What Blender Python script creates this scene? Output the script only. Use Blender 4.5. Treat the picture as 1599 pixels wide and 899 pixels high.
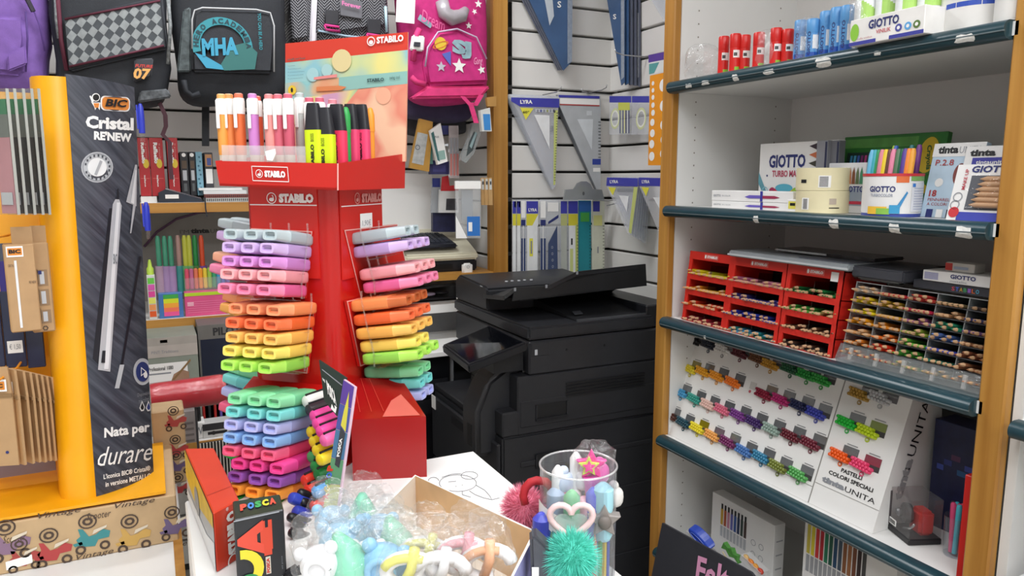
import bpy, bmesh, math, random
from mathutils import Vector, Matrix
random.seed(7)
for o in list(bpy.data.objects): bpy.data.objects.remove(o)
SC = bpy.context.scene
COL = SC.collection
# ---------------------------------------------------------------- camera
CAM_Z = 1.5
COUNTER = CAM_Z-.388
YAW, PITCH = math.radians(26.0), math.radians(8.4)
cam = bpy.data.cameras.new('camera'); cam.lens = 26.0; cam.sensor_width = 36.0
cam.clip_start = 0.02; cam.clip_end = 50
cam_o = bpy.data.objects.new('camera', cam); COL.objects.link(cam_o)
cam_o.location = (0, 0, CAM_Z); cam_o.rotation_euler = (math.pi/2 - PITCH, 0, -YAW)
SC.camera = cam_o
# ---------------------------------------------------------------- world, exposure
W = bpy.data.worlds.new('shop_ambient'); SC.world = W; W.use_nodes = True
W.node_tree.nodes['Background'].inputs[0].default_value = (0.95, 0.97, 1.0, 1)
W.node_tree.nodes['Background'].inputs[1].default_value = 0.5
SC.view_settings.view_transform = 'Standard'; SC.view_settings.look = 'None'
SC.view_settings.gamma = 1.0; SC.view_settings.use_curve_mapping = False
SC.view_settings.exposure = 0.0
try: SC.cycles.transparent_max_bounces = 40
except Exception: pass
# ---------------------------------------------------------------- ceiling lamps (area lights of the fixtures built with the ceiling)
LAMPS = [(-0.3, 0.35), (0.62, -0.15), (0.35, 1.95), (-0.3, -1.3), (0.6, -1.35)]
CEIL = 2.75
for (lx, ly), watt in zip(LAMPS, (13, 17, 15.5, 19, 19)):
    L = bpy.data.lights.new('tube_light', 'AREA'); L.shape = 'RECTANGLE'; L.size = 1.15; L.size_y = 0.26
    L.energy = watt; L.color = (0.97, 0.985, 1.0)
    lo = bpy.data.objects.new('tube_light', L); COL.objects.link(lo); lo.location = (lx, ly, CEIL - 0.085)
# ---------------------------------------------------------------- picture geometry: ray of a pixel met with a plane of the room
F = 1155.0
_f = Vector((math.sin(YAW)*math.cos(PITCH), math.cos(YAW)*math.cos(PITCH), -math.sin(PITCH)))
_r = Vector((math.cos(YAW), -math.sin(YAW), 0)); _u = _r.cross(_f)
CAM = Vector((0, 0, CAM_Z))
def ray(px, py): return _f*F + _r*(px-799.5) - _u*(py-449.5)
def onX(px, py, x): d = ray(px, py); return CAM + d*(x/d.x)
def onY(px, py, y): d = ray(px, py); return CAM + d*(y/d.y)
def onZ(px, py, z): d = ray(px, py); return CAM + d*((z-CAM_Z)/d.z)
def onP(px, py, p, n): d = ray(px, py); return CAM + d*((p-CAM).dot(n)/d.dot(n))
def atD(px, py, dep): return CAM + ray(px, py)*(dep/F)
# ---------------------------------------------------------------- materials
def lin(h):
    if isinstance(h, str):
        h = h.lstrip('#'); c = [int(h[i:i+2], 16)/255 for i in (0, 2, 4)]
    else: c = h
    return tuple((v/12.92 if v <= 0.04045 else ((v+0.055)/1.055)**2.4) for v in c) + (1.0,)
_M = {}
def mat(col, rough=0.45, metal=0.0, var=0.06, scale=18.0, bump=0.0, bscale=60.0, coat=0.0, name=None):
    key = (col, rough, metal, var, scale, bump, bscale, coat)
    if key in _M: return _M[key]
    m = bpy.data.materials.new(name or 'surface'); m.use_nodes = True
    nt = m.node_tree; b = nt.nodes['Principled BSDF']
    b.inputs['Roughness'].default_value = rough; b.inputs['Metallic'].default_value = metal
    if coat: b.inputs['Coat Weight'].default_value = coat
    c = lin(col)
    if var > 0:
        tc = nt.nodes.new('ShaderNodeTexCoord'); nz = nt.nodes.new('ShaderNodeTexNoise'); nz.inputs['Scale'].default_value = scale
        nz.inputs['Detail'].default_value = 3
        cr = nt.nodes.new('ShaderNodeValToRGB')
        cr.color_ramp.elements[0].color = tuple(max(0, v*(1-var*1.6)) for v in c[:3]) + (1,)
        cr.color_ramp.elements[1].color = tuple(min(1, v*(1+var)) for v in c[:3]) + (1,)
        cr.color_ramp.elements[0].position = 0.3; cr.color_ramp.elements[1].position = 0.7
        nt.links.new(tc.outputs['Object'], nz.inputs['Vector']); nt.links.new(nz.outputs['Fac'], cr.inputs['Fac'])
        nt.links.new(cr.outputs['Color'], b.inputs['Base Color'])
    else: b.inputs['Base Color'].default_value = c
    if bump > 0:
        tc = nt.nodes.new('ShaderNodeTexCoord'); nz = nt.nodes.new('ShaderNodeTexNoise'); nz.inputs['Scale'].default_value = bscale
        bp = nt.nodes.new('ShaderNodeBump'); bp.inputs['Strength'].default_value = bump; bp.inputs['Distance'].default_value = 0.004
        nt.links.new(tc.outputs['Object'], nz.inputs['Vector']); nt.links.new(nz.outputs['Fac'], bp.inputs['Height'])
        nt.links.new(bp.outputs['Normal'], b.inputs['Normal'])
    _M[key] = m; return m
def flat(col, rough=0.5): return mat(col, rough, 0, 0)
def wood(col1, col2, axis=2, name='wood'):
    key = ('wood', col1, col2, axis)
    if key in _M: return _M[key]
    m = bpy.data.materials.new(name); m.use_nodes = True; nt = m.node_tree; b = nt.nodes['Principled BSDF']
    tc = nt.nodes.new('ShaderNodeTexCoord'); mp = nt.nodes.new('ShaderNodeMapping'); nz = nt.nodes.new('ShaderNodeTexNoise')
    s = [45, 45, 45]; s[axis] = 1.6; mp.inputs['Scale'].default_value = s
    nz.inputs['Scale'].default_value = 1.0; nz.inputs['Detail'].default_value = 5
    cr = nt.nodes.new('ShaderNodeValToRGB'); cr.color_ramp.elements[0].color = lin(col1); cr.color_ramp.elements[1].color = lin(col2)
    cr.color_ramp.elements[0].position = .35; cr.color_ramp.elements[1].position = .68
    nt.links.new(tc.outputs['Object'], mp.inputs['Vector']); nt.links.new(mp.outputs['Vector'], nz.inputs['Vector'])
    nt.links.new(nz.outputs['Fac'], cr.inputs['Fac']); nt.links.new(cr.outputs['Color'], b.inputs['Base Color'])
    b.inputs['Roughness'].default_value = 0.4; _M[key] = m; return m
def clear(tint='#ffffff', gloss=0.10, rough=0.08, bump=0.0, bscale=40.0, body=0.0, ior=1.3):
    """thin clear plastic film or acrylic: see-through with a glossy skin and a little milky body"""
    key = ('clear', tint, gloss, rough, bump, bscale, body, ior)
    if key in _M: return _M[key]
    m = bpy.data.materials.new('clear_plastic'); m.use_nodes = True; nt = m.node_tree; nt.nodes.remove(nt.nodes['Principled BSDF'])
    out = nt.nodes['Material Output']
    t = nt.nodes.new('ShaderNodeBsdfTransparent'); t.inputs[0].default_value = lin(tint)
    g = nt.nodes.new('ShaderNodeBsdfGlossy'); g.inputs['Roughness'].default_value = rough
    lw0 = nt.nodes.new('ShaderNodeLayerWeight'); lw0.inputs['Blend'].default_value = .5; pw = nt.nodes.new('ShaderNodeMath'); pw.operation = 'POWER'; pw.inputs[1].default_value = 4.0; lw = nt.nodes.new('ShaderNodeMath'); lw.operation = 'MULTIPLY'; lw.inputs[1].default_value = min(.8, (ior-1)*2.2); nt.links.new(lw0.outputs['Facing'], pw.inputs[0]); nt.links.new(pw.outputs[0], lw.inputs[0])
    ad = nt.nodes.new('ShaderNodeMath'); ad.operation = 'ADD'; ad.inputs[1].default_value = gloss; ad.use_clamp = True
    mx = nt.nodes.new('ShaderNodeMixShader')
    nt.links.new(lw.outputs[0], ad.inputs[0]); nt.links.new(ad.outputs[0], mx.inputs[0])
    last = t.outputs[0]
    if body > 0:
        df = nt.nodes.new('ShaderNodeBsdfDiffuse'); df.inputs[0].default_value = lin(tint)
        m2 = nt.nodes.new('ShaderNodeMixShader'); m2.inputs[0].default_value = body
        nt.links.new(t.outputs[0], m2.inputs[1]); nt.links.new(df.outputs[0], m2.inputs[2]); last = m2.outputs[0]
    nt.links.new(last, mx.inputs[1]); nt.links.new(g.outputs[0], mx.inputs[2]); nt.links.new(mx.outputs[0], out.inputs['Surface'])
    if bump > 0:
        tc = nt.nodes.new('ShaderNodeTexCoord'); nz = nt.nodes.new('ShaderNodeTexNoise'); nz.inputs['Scale'].default_value = bscale
        nz.inputs['Detail'].default_value = 4; nz.inputs['Distortion'].default_value = 1.0
        bp = nt.nodes.new('ShaderNodeBump'); bp.inputs['Strength'].default_value = bump; bp.inputs['Distance'].default_value = 0.01
        nt.links.new(tc.outputs['Object'], nz.inputs['Vector']); nt.links.new(nz.outputs['Fac'], bp.inputs['Height'])
        nt.links.new(bp.outputs['Normal'], g.inputs['Normal'])
    _M[key] = m; return m
def emit(col, s):
    m = bpy.data.materials.new('lamp_glow'); m.use_nodes = True; nt = m.node_tree; b = nt.nodes['Principled BSDF']
    b.inputs['Base Color'].default_value = lin(col); b.inputs['Emission Color'].default_value = lin(col); b.inputs['Emission Strength'].default_value = s
    return m
# ---------------------------------------------------------------- mesh builder
V = Vector
X3, Y3, Z3 = V((1, 0, 0)), V((0, 1, 0)), V((0, 0, 1))
class MB:
    def __init__(s): s.v = []; s.f = []; s.mi = []; s.cur = 0
    def face(s, idx): s.f.append(tuple(idx)); s.mi.append(s.cur)
    def verts(s, pts): n = len(s.v); s.v += [tuple(p) for p in pts]; return n
    def poly(s, pts): n = s.verts(pts); s.face(range(n, n+len(pts))); return s
    def box(s, x0, x1, y0, y1, z0, z1):
        return s.hexa([V((x0, y0, z0)), V((x1, y0, z0)), V((x1, y1, z0)), V((x0, y1, z0)), V((x0, y0, z1)), V((x1, y0, z1)), V((x1, y1, z1)), V((x0, y1, z1))])
    def hexa(s, p):
        n = s.verts(p)
        for q in ((0, 3, 2, 1), (4, 5, 6, 7), (0, 1, 5, 4), (1, 2, 6, 5), (2, 3, 7, 6), (3, 0, 4, 7)): s.face([n+i for i in q])
        return s
    def obox(s, o, a, b, c):
        """corner o and three edge vectors"""
        o = V(o); return s.hexa([o, o+a, o+a+b, o+b, o+c, o+a+c, o+a+b+c, o+b+c])
    def prism(s, pts, ext):
        """flat outline pushed along ext"""
        m = len(pts); n = s.verts(pts); s.verts([V(p)+V(ext) for p in pts])
        s.face([n+i for i in reversed(range(m))]); s.face([n+m+i for i in range(m)])
        for i in range(m): j = (i+1) % m; s.face([n+i, n+j, n+m+j, n+m+i])
        return s
    def loft(s, rings, cap0=True, cap1=True, closed=True):
        m = len(rings[0]); n = len(s.v)
        for r in rings: s.verts(r)
        for k in range(len(rings)-1):
            for i in range(m if closed else m-1):
                j = (i+1) % m; a = n+k*m
                s.face([a+i, a+j, a+m+j, a+m+i])
        if cap0: s.face([n+i for i in reversed(range(m))])
        if cap1: s.face([n+(len(rings)-1)*m+i for i in range(m)])
        return s
    def tube(s, path, r, n=6, caps=True):
        path = [V(p) for p in path]; rs = r if isinstance(r, (list, tuple)) else [r]*len(path); rings = []
        prev = None
        for i, p in enumerate(path):
            t = (path[min(i+1, len(path)-1)] - path[max(i-1, 0)]).normalized()
            a = prev if prev is not None else (Z3 if abs(t.z) < .9 else X3)
            u = (a - t*a.dot(t))
            if u.length < 1e-6: u = X3 - t*X3.dot(t)
            u.normalize(); w = t.cross(u); prev = u
            rings.append([p + (u*math.cos(2*math.pi*k/n) + w*math.sin(2*math.pi*k/n))*rs[i] for k in range(n)])
        return s.loft(rings, caps, caps)
    def lathe(s, prof, o=(0, 0, 0), ax=Z3, n=16, caps=True):
        ax = V(ax).normalized(); a = X3 if abs(ax.x) < .8 else Y3; u = (a-ax*a.dot(ax)).normalized(); w = ax.cross(u); o = V(o)
        return s.loft([[o+ax*h+(u*math.cos(2*math.pi*k/n)+w*math.sin(2*math.pi*k/n))*r for k in range(n)] for r, h in prof], caps, caps)
    def disc(s, o, u, v, n=16, th=None):
        pts = [V(o)+V(u)*math.cos(2*math.pi*k/n)+V(v)*math.sin(2*math.pi*k/n) for k in range(n)]
        if th is None: return s.poly(pts)
        return s.prism(pts, th)
    def ring(s, o, u, v, k, n=20, th=None):
        """flat ring; inner radius = k * outer"""
        for i in range(n):
            a, b = 2*math.pi*i/n, 2*math.pi*(i+1)/n
            e = lambda t, q: V(o)+(V(u)*math.cos(t)+V(v)*math.sin(t))*q
            p = [e(a, k), e(a, 1), e(b, 1), e(b, k)]
            if th is None: s.poly(p)
            else: s.prism(p, th)
        return s
    def ell(s, o, rx, ry, rz, n=10, m=6, ex=1.0, M=None):
        """(super)ellipsoid"""
        sg = lambda x: math.copysign(abs(x)**ex, x)
        rings = []
        for j in range(m+1):
            ph = -math.pi/2 + math.pi*(0.02+0.96*j/m)
            pts = [V((rx*sg(math.cos(ph))*sg(math.cos(2*math.pi*i/n)), ry*sg(math.cos(ph))*sg(math.sin(2*math.pi*i/n)), rz*sg(math.sin(ph)))) for i in range(n)]
            if M: pts = [M @ p for p in pts]
            rings.append([V(o)+p for p in pts])
        return s.loft(rings)
    def mesh(s, name, mats, smooth=False, weld=False):
        me = bpy.data.meshes.new(name); me.from_pydata(s.v, [], s.f)
        for m in (mats if isinstance(mats, (list, tuple)) else [mats]): me.materials.append(m)
        me.polygons.foreach_set('material_index', s.mi)
        if smooth:
            me.polygons.foreach_set('use_smooth', [True]*len(s.f))
        me.update()
        if smooth and smooth is not True: me.set_sharp_from_angle(angle=smooth)
        return me
    def build(s, name, mats, parent=None, smooth=False, bevel=0, seg=1):
        me = s.mesh(name, mats, smooth)
        if bevel: bev(me, bevel, seg)
        return link(name, me, parent)
SM = math.radians(40)
def bev(me, w, seg=1):
    bm = bmesh.new(); bm.from_mesh(me); bmesh.ops.remove_doubles(bm, verts=bm.verts, dist=1e-5)
    bmesh.ops.recalc_face_normals(bm, faces=bm.faces)
    es = [e for e in bm.edges if len(e.link_faces) == 2 and e.calc_face_angle(0) > 0.6]
    bmesh.ops.bevel(bm, geom=es, offset=w, segments=seg, affect='EDGES', clamp_overlap=True)
    bm.to_mesh(me); bm.free()
    if seg > 1:
        me.polygons.foreach_set('use_smooth', [True]*len(me.polygons)); me.set_sharp_from_angle(angle=math.radians(50))
def link(name, data, parent=None):
    o = bpy.data.objects.new(name, data); COL.objects.link(o)
    if parent is not None: o.parent = parent
    return o
def frame(o, right, up):
    """matrix whose x = right, z = up, -y faces the reader"""
    x = V(right).normalized(); z = (V(up)-x*V(up).dot(x)).normalized(); y = z.cross(x)
    M = Matrix((x, y, z)).transposed().to_4x4(); M.translation = V(o); return M
def tag(o, label, cat, group=None):
    o['label'] = label; o['category'] = cat
    if group: o['group'] = group
    return o
def thing(name, label, cat, loc=(0, 0, 0), rz=0.0, group=None, M=None):
    o = link(name, None); o.empty_display_size = 0.02
    if M is not None: o.matrix_world = M
    else: o.location = loc; o.rotation_euler = (0, 0, rz)
    return tag(o, label, cat, group)
def single(o, label, cat, group=None): return tag(o, label, cat, group)
def struct(o): o['kind'] = 'structure'; return o
def dup(root, M, label=None, group=None):
    r = root.copy(); COL.objects.link(r); r.matrix_world = M
    if label: r['label'] = label
    if group: r['group'] = group
    for ch in KIDS(root):
        c = ch.copy(); COL.objects.link(c); c.parent = r
        for g in KIDS(ch):
            d = g.copy(); COL.objects.link(d); d.parent = c
    return r
_kids = {}
def KIDS(o):
    if o.name not in _kids: _kids[o.name] = list(o.children)
    return _kids[o.name]
# ---------------------------------------------------------------- lettering
_T = {}
def glyphs(s, bold=0.0, shear=0.0):
    k = (s, bold, shear)
    if k not in _T:
        c = bpy.data.curves.new('t', 'FONT'); c.body = s; c.resolution_u = 2; c.offset = bold; c.shear = shear; c.fill_mode = 'FRONT'
        o = bpy.data.objects.new('t', c); COL.objects.link(o)
        me = bpy.data.meshes.new_from_object(o)
        vs = [v.co.copy() for v in me.vertices]; fs = [tuple(p.vertices) for p in me.polygons]
        bpy.data.objects.remove(o); bpy.data.curves.remove(c); bpy.data.meshes.remove(me)
        _T[k] = (vs, fs)
    return _T[k]
def put_text(mb, s, o, right, up, w, h, bold=0.02, shear=0.0, off=0.0006, center=False):
    """lettering that fills a w x h box whose lower left corner is o"""
    vs, fs = glyphs(s, bold, shear)
    if not vs: return
    x0 = min(v.x for v in vs); x1 = max(v.x for v in vs); y0 = min(v.y for v in vs); y1 = max(v.y for v in vs)
    R = V(right).normalized(); U = V(up).normalized(); N = R.cross(U); o = V(o)+N*off
    if w is None: w = h*(x1-x0)/(y1-y0)
    if h is None: h = w*(y1-y0)/(x1-x0)
    if center: o = o-R*w/2-U*h/2
    n = mb.verts([o+R*((v.x-x0)/(x1-x0)*w)+U*((v.y-y0)/(y1-y0)*h) for v in vs])
    for f in fs: mb.face([n+i for i in f])
def text(parent, s, o, right, up, w, h, m, bold=0.02, shear=0.0, off=0.0006, name='lettering', center=False):
    mb = MB(); put_text(mb, s, o, right, up, w, h, bold, shear, off, center)
    ob = mb.build(name, m, parent); return ob
def decal(parent, pts, m, off=0.0004, name='print'):
    """a flat printed patch: list of polygons (world/local coordinates), lifted off along its normal"""
    mb = MB()
    for p in pts:
        p = [V(q) for q in p]; n = (p[1]-p[0]).cross(p[2]-p[1]).normalized(); mb.poly([q+n*off for q in p])
    return mb.build(name, m, parent)
class Face:
    """a flat printable face: lower-left corner, right and up unit vectors"""
    def __init__(s, o, right, up, w, h): s.o = V(o); s.r = V(right).normalized(); s.u = V(up).normalized(); s.w = w; s.h = h; s.n = s.r.cross(s.u)
    def p(s, a, b, off=0.0): return s.o + s.r*(a*s.w) + s.u*(b*s.h) + s.n*off
    def quad(s, a0, b0, a1, b1, off=0.0006): return [s.p(a0, b0, off), s.p(a1, b0, off), s.p(a1, b1, off), s.p(a0, b1, off)]
    def rect(s, parent, a0, b0, a1, b1, m, off=0.0006, name='print'): return MB().poly(s.quad(a0, b0, a1, b1, off)).build(name, m, parent)
    def text(s, parent, t, a0, b0, a1, b1, m, bold=0.02, shear=0.0, off=0.0010, name='lettering'):
        return text(parent, t, s.p(a0, b0), s.r, s.u, None if a1 is None else (a1-a0)*s.w, None if b1 is None else (b1-b0)*s.h, m, bold, shear, off, name)
    def disc(s, parent, a, b, r, m, off=0.0008, n=20, name='print', ry=None): return MB().disc(s.p(a, b, off), s.r*r, s.u*(ry or r), n).build(name, m, parent)
    def ring(s, parent, a, b, r, k, m, off=0.0008, n=20, name='print'): return MB().ring(s.p(a, b, off), s.r*r, s.u*r, k, n).build(name, m, parent)
def carton(name, label, cat, M, w, d, h, m, group=None, bevel=0.001):
    """closed carton: local x 0..w to the right, -y face at y=0 towards the reader, z up; returns thing and its four printable faces"""
    t = thing(name, label, cat, M=M, group=group)
    MB().box(0, w, 0, d, 0, h).build('carton', m, t, bevel=bevel)
    fr = Face((0, 0, 0), X3, Z3, w, h); lf = Face((0, d, 0), -Y3, Z3, d, h); rt = Face((w, 0, 0), Y3, Z3, d, h); tp = Face((0, 0, h), X3, Y3, w, d)
    return t, fr, lf, rt, tp
WHITE = mat('#e9e8e6', .5); PWHITE = flat('#f4f3f0', .45); BLACKP = flat('#17181b', .45); NAVY = flat('#27306e'); REDP = flat('#c8202b'); GREYP = flat('#8d9096')
RED = mat('#d3211b', .3, 0, .03); YEL = mat('#f5ab10', .35, 0, .03, name='yellow_plastic')
CLEAR = clear(); FILM = clear('#ffffff', .12, .12, .5, 60, .06); ACRY = clear('#f4f8fa', .08, .05)
# ================================================================ the room
XR, YM, YB, XS = 1.62, 2.46, 2.92, 1.13      # right wall, middle bay wall, left bay wall, side wall of the left bay
wall_m = mat('#e6e5e2', .6, 0, .03, 3); groove_m = mat('#3a3937', .7)
slat_m = mat('#e3e1dd', .35, 0, .025, 4, name='white_slat_laminate')
post_m = wood('#a4702c', '#bf8c42', 2, 'orange_beech')
struct(MB().box(-2.2, XR+.1, -2.6, YB+.1, -.05, 0).build('floor', mat('#c4beb4', .5, 0, .06, 6)))
ce = struct(MB().box(-2.2, XR+.1, -2.6, YB+.1, CEIL, CEIL+.05).build('ceiling', mat('#e8e7e4', .7, 0, .02, 5)))
struct(MB().box(-2.25, -2.2, -2.6, YB+.1, 0, CEIL).build('wall_left', wall_m))
struct(MB().box(-2.2, XR+.1, -2.65, -2.6, 0, CEIL).build('wall_behind', wall_m))
for lx, ly in LAMPS:
    t = thing('ceiling_lamp', 'white fluorescent ceiling lamp above the shop counter', 'lamp', (lx, ly, CEIL-.08), group='ceiling lamps')
    MB().box(-.6, .6, -.15, .15, .01, .08).build('lamp_housing', WHITE, t)
    MB().box(-.58, .58, -.13, .13, .0, .009).build('diffuser', emit('#f4f8ff', 2.2), t)
# slatted walls: backing with separate slats
PITCH_S, GAP = 0.1, 0.009
def slat_wall(name, a, b, z_ref, nrm, z0=0.05, z1=CEIL):
    """a, b: ends of the wall line on its front face; nrm: towards the room"""
    a, b, nrm = V(a), V(b), V(nrm); d = (b-a)
    back = MB().obox(a-nrm*.04, d, -nrm*.03, Z3*CEIL).build(name, groove_m); struct(back)
    k0 = math.floor((z0-z_ref)/PITCH_S); k1 = math.ceil((z1-z_ref)/PITCH_S)
    me = None
    for k in range(k0, k1):
        zz = z_ref+k*PITCH_S+GAP/2
        if zz < 0 or zz+PITCH_S-GAP > CEIL: continue
        if me is None:
            L = d.length; mb = MB(); prof = [(-.045, 0), (-.003, 0), (0, .003), (0, PITCH_S-GAP-.003), (-.003, PITCH_S-GAP), (-.045, PITCH_S-GAP)]
            mb.prism([nrm*p+Z3*q for p, q in prof], d); me = mb.mesh('slat', slat_m)
        o = link('slat', me, back); o.location = a+Z3*zz
    return back
zs_mid = onY(794, 136, YM).z
slat_wall('wall_back', (onY(787, 200, YM).x, YM, 0), (XR+.045, YM, 0), zs_mid, (0, -1, 0))
slat_wall('wall_right', (XR, YM+.045, 0), (XR, 1.53, 0), zs_mid, (-1, 0, 0))
slat_wall('wall_side', (XS, YM, 0), (XS, YB, 0), onX(762, 52, XS).z, (-1, 0, 0))
slat_wall('wall_back_left', (-2.2, YB, 0), (XS, YB, 0), onY(300, 173, YB).z, (0, -1, 0))
struct(MB().box(XR, XR+.06, -2.6, 1.53, 0, CEIL).build('wall_right_near', wall_m))
# wooden corner post between the two bays
p0 = onY(771, 200, YM-.03); p1 = onY(793, 200, YM-.03)
struct(MB().box(p0.x, p1.x, YM-.03, YM+.03, 0, CEIL).build('trim_1', post_m))
# ================================================================ right-hand shelving unit
SX, SB = 1.20, 1.61
yl0, yl1 = onX(1045, 312, SX).y, onX(1029, 312, SX).y       # left post
yr0, yr1 = onX(1576, 560, SX).y, onX(1533, 560, SX).y       # right post
white_lam = mat('#e4e3e0', .4, 0, .02, 3, name='white_laminate')
unit = thing('shelving_unit', 'tall white shelving unit with orange wooden posts and dark green shelf edges', 'shelving', (SX, yl1, 0))
o0 = V((SX, yl1, 0))
def B(x0, x1, y0, y1, z0, z1): return MB().box(x0-o0.x, x1-o0.x, y0-o0.y, y1-o0.y, z0, z1)
B(SX, SX+.022, yl0, yl1, 0, CEIL-.1).build('post', post_m, unit, bevel=.003)
B(SX, SX+.022, yr0, yr1, 0, CEIL-.1).build('post', post_m, unit, bevel=.003)
B(SX+.022, SB, yl0+.0005, yl1-.018, 0, CEIL-.1).build('side_panel', white_lam, unit)
B(SX+.022, SB, yr0+.008, yr1-.008, 0, CEIL-.1).build('side_panel', white_lam, unit)
B(SB, SB+.008, yr0, yl1, 0, CEIL-.1).build('back_panel', mat('#e3e1de', .45, 0, .02, 3), unit)
holes = MB()
for k in range(60):
    z = .35+k*.032
    for xx in (SX+.075, SB-.06): holes.disc((xx-o0.x, yl0-o0.y-.0006, z), V((.0022, 0, 0)), V((0, 0, .0022)), 8)
ho = holes.build('peg_holes', mat('#8b857c', .8), unit); ho['kind'] = 'stuff'
green_m = mat('#1f3d46', .28, 0, .05, 30, name='dark_green_edging'); silver_m = mat('#6d7a7e', .35, .3)
SZ = [onX(1050, y, SX-.01).z for y in (135, 329, 506, 697)]
SZ.append(SZ[3]-.32)
SHELF_TOP = []
torn_m = mat('#e6e6e2', .7, 0, .08, 200)
for i, z in enumerate(SZ):
    st = .010
    B(SX, SB, yr1-.008, yl0, z-.011, z+st).build('shelf', white_lam, unit)
    e = MB(); n = 12
    prof = [(-.006+.0155*math.cos(math.pi/2+math.pi*k/n), .0145*math.sin(math.pi/2+math.pi*k/n)) for k in range(n+1)]+[(.006, -.0145), (.006, .0145)]
    e.prism([V((px, -.001+yl0-o0.y, z+pz-.002)) for px, pz in prof], V((0, -(yl0-yr1)-.004+.006, 0)))
    eo = e.build('edge_strip', green_m, unit, smooth=SM)
    # aluminium line along the edge
    B(SX-.0225, SX-.02, yr1, yl0-.004, z-.0055, z-.0035).build('metal_line', silver_m, eo)
    SHELF_TOP.append(z+st)
    def scrap(px, py, w, h, eo=eo, z=z):
        w *= 1.25; h *= 1.4
        y = onX(px, py, SX-.022).y; m = 7; pts = []
        for k in range(m*2):
            a = 2*math.pi*k/(m*2); q = random.uniform(.75, 1.1); c, s2 = math.cos(a), math.sin(a)
            c = math.copysign(min(1, abs(c)*1.3), c); s2 = math.copysign(min(1, abs(s2)*1.3), s2)
            pts.append((w/2*c*q, .009*1.0*s2*q if h is None else h/2*s2*q))
        ang = lambda t: math.pi/2+math.pi*(0.5-t/ .045)   # wrap around the nose
        P = []
        for a, b in pts:
            th = max(.1, min(math.pi-.1, math.pi/2-b/.0155+.35)); P.append(V((SX-.006-o0.x-.0163*math.sin(th), y+a-o0.y, z-.002+.0153*math.cos(th))))
        c = sum(P, V())/len(P); c = V((SX-.006-o0.x-.0172*math.sin(math.pi/2+.35), c.y, z-.002+.0162*math.cos(math.pi/2+.35))); mb = MB(); n0 = mb.verts([c]+P)
        for k in range(len(P)): mb.face([n0, n0+1+k, n0+1+(k+1) % len(P)])
        mb.build('torn_label', torn_m, eo)
    if i == 0:
        for a in ((1075, 130, .02, .008), (1101, 122, .022, .008), (1148, 112, .016, .012), (1200, 102, .024, .008), (1285, 91, .03, .014), (1370, 78, .012, .006), (1505, 57, .026, .010)): scrap(*a)
    if i == 1:
        for a in ((1180, 338, .013, .014), (1301, 347, .018, .016), (1396, 352, .020, .016), (1505, 357, .024, .016)): scrap(*a)
    if i == 2: scrap(1100, 522, .006, .008)
# neighbouring bay beyond the right post
nb = thing('shelving_unit', 'next white shelving bay on the near side of the orange post', 'shelving', (SX, yr0-.002, 0))
def B2(x0, x1, y0, y1, z0, z1): return MB().box(x0-SX, x1-SX, y0-yr0+.002, y1-yr0+.002, z0, z1)
zb = onX(1590, 668, SX).z
B2(SX+.02, SB, yr0-.018, yr0-.0025, 0, CEIL-.1).build('side_panel', white_lam, nb)
for z in (zb, zb-.33, zb+.33, zb+.66):
    if abs(z-zb-.33) < .01 or abs(z-zb-.66) < .01: continue
    B2(SX, SB, -.25, yr0-.018, z-.011, z+.01).build('shelf', white_lam, nb)
    e = MB(); e.prism([V((px, -.018, z+pz-.002)) for px, pz in prof], V((0, -.9, 0))); e.build('edge_strip', green_m, nb, smooth=SM)
B2(SB, SB+.008, -.3, yr0-.002, 0, CEIL-.1).build('back_panel', white_lam, nb)
B2(SX, SX+.022, -.3, -.25, 0, CEIL-.1).build('post', post_m, nb)
# ================================================================ office copier
pm = mat('#26272b', .42, 0, .06, 25, .08, 900, name='charcoal_plastic'); pm2 = mat('#1b1c20', .38, 0, .05, 25, name='black_plastic'); pm3 = mat('#121316', .5)
glossb = mat('#0b0c10', .08, 0, 0); lgrey = flat('#b9bcc0')
PX, PY, PY2, PXR = .825, 1.75, 2.29, 1.40
cop = thing('office_copier', 'large black office copier with tilted touch screen and document feeder', 'copier', (PX, PY, 0))
co = V((PX, PY, 0))
def C(x0, x1, y0, y1, z0, z1): return MB().box(x0-PX, x1-PX, y0-PY, y1-PY, z0, z1)
def PZ(px, py, y=None, x=None): return (onY(px, py, y) if y is not None else onX(px, py, x)).z
z_low = PZ(673, 594, x=PX)            # top of lower body
z_sc0 = PZ(900, 577, y=PY)            # underside line of the upper side panel
z_sc1 = PZ(829, 531, y=PY)            # scanner lid line
z_lid = PZ(829, 511, y=PY)            # top of lid at near edge
XU = .905                             # front plane of the upper unit
C(PX, PXR, PY, PY2, .05, z_low-.02).build('lower_body', pm, cop, bevel=.006, seg=2)
C(PX+.03, PXR-.03, PY+.03, PY2-.03, 0, .05).build('plinth', pm3, cop)
# slanting shoulder of the front and output shelf
MB().prism([V((0, 0, z_low-.02)), V((0, PY2-PY, z_low-.02)), V((0, PY2-PY, z_low)), V((0, .12, z_low)), V((0, .05, z_low+.05)), V((0, 0, z_low+.05))], V((.30, 0, 0))).build('output_shelf', pm, cop, bevel=.004)
# right-hand column that carries the scanner
C(PX+.045, PXR, PY-.001, PY+.13, z_low-.02, z_sc0-.001).build('side_column', pm, cop, bevel=.004)
C(1.12, PXR, PY+.13, PY2, z_low-.02, z_sc0-.001).build('rear_housing', pm2, cop)
C(XU, PXR, PY-.002, PY2, z_sc0, z_sc1-.004).build('scanner_body', pm, cop, bevel=.005)
C(XU-.004, 1.32, PY-.004, PY2+.004, z_sc1, z_lid).build('scanner_lid', pm, cop, bevel=.006, seg=2)
C(1.30, PXR, PY+.01, PY2, z_sc1-.004, z_lid+.03).build('hinge_cover', pm2, cop, bevel=.004)
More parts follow.
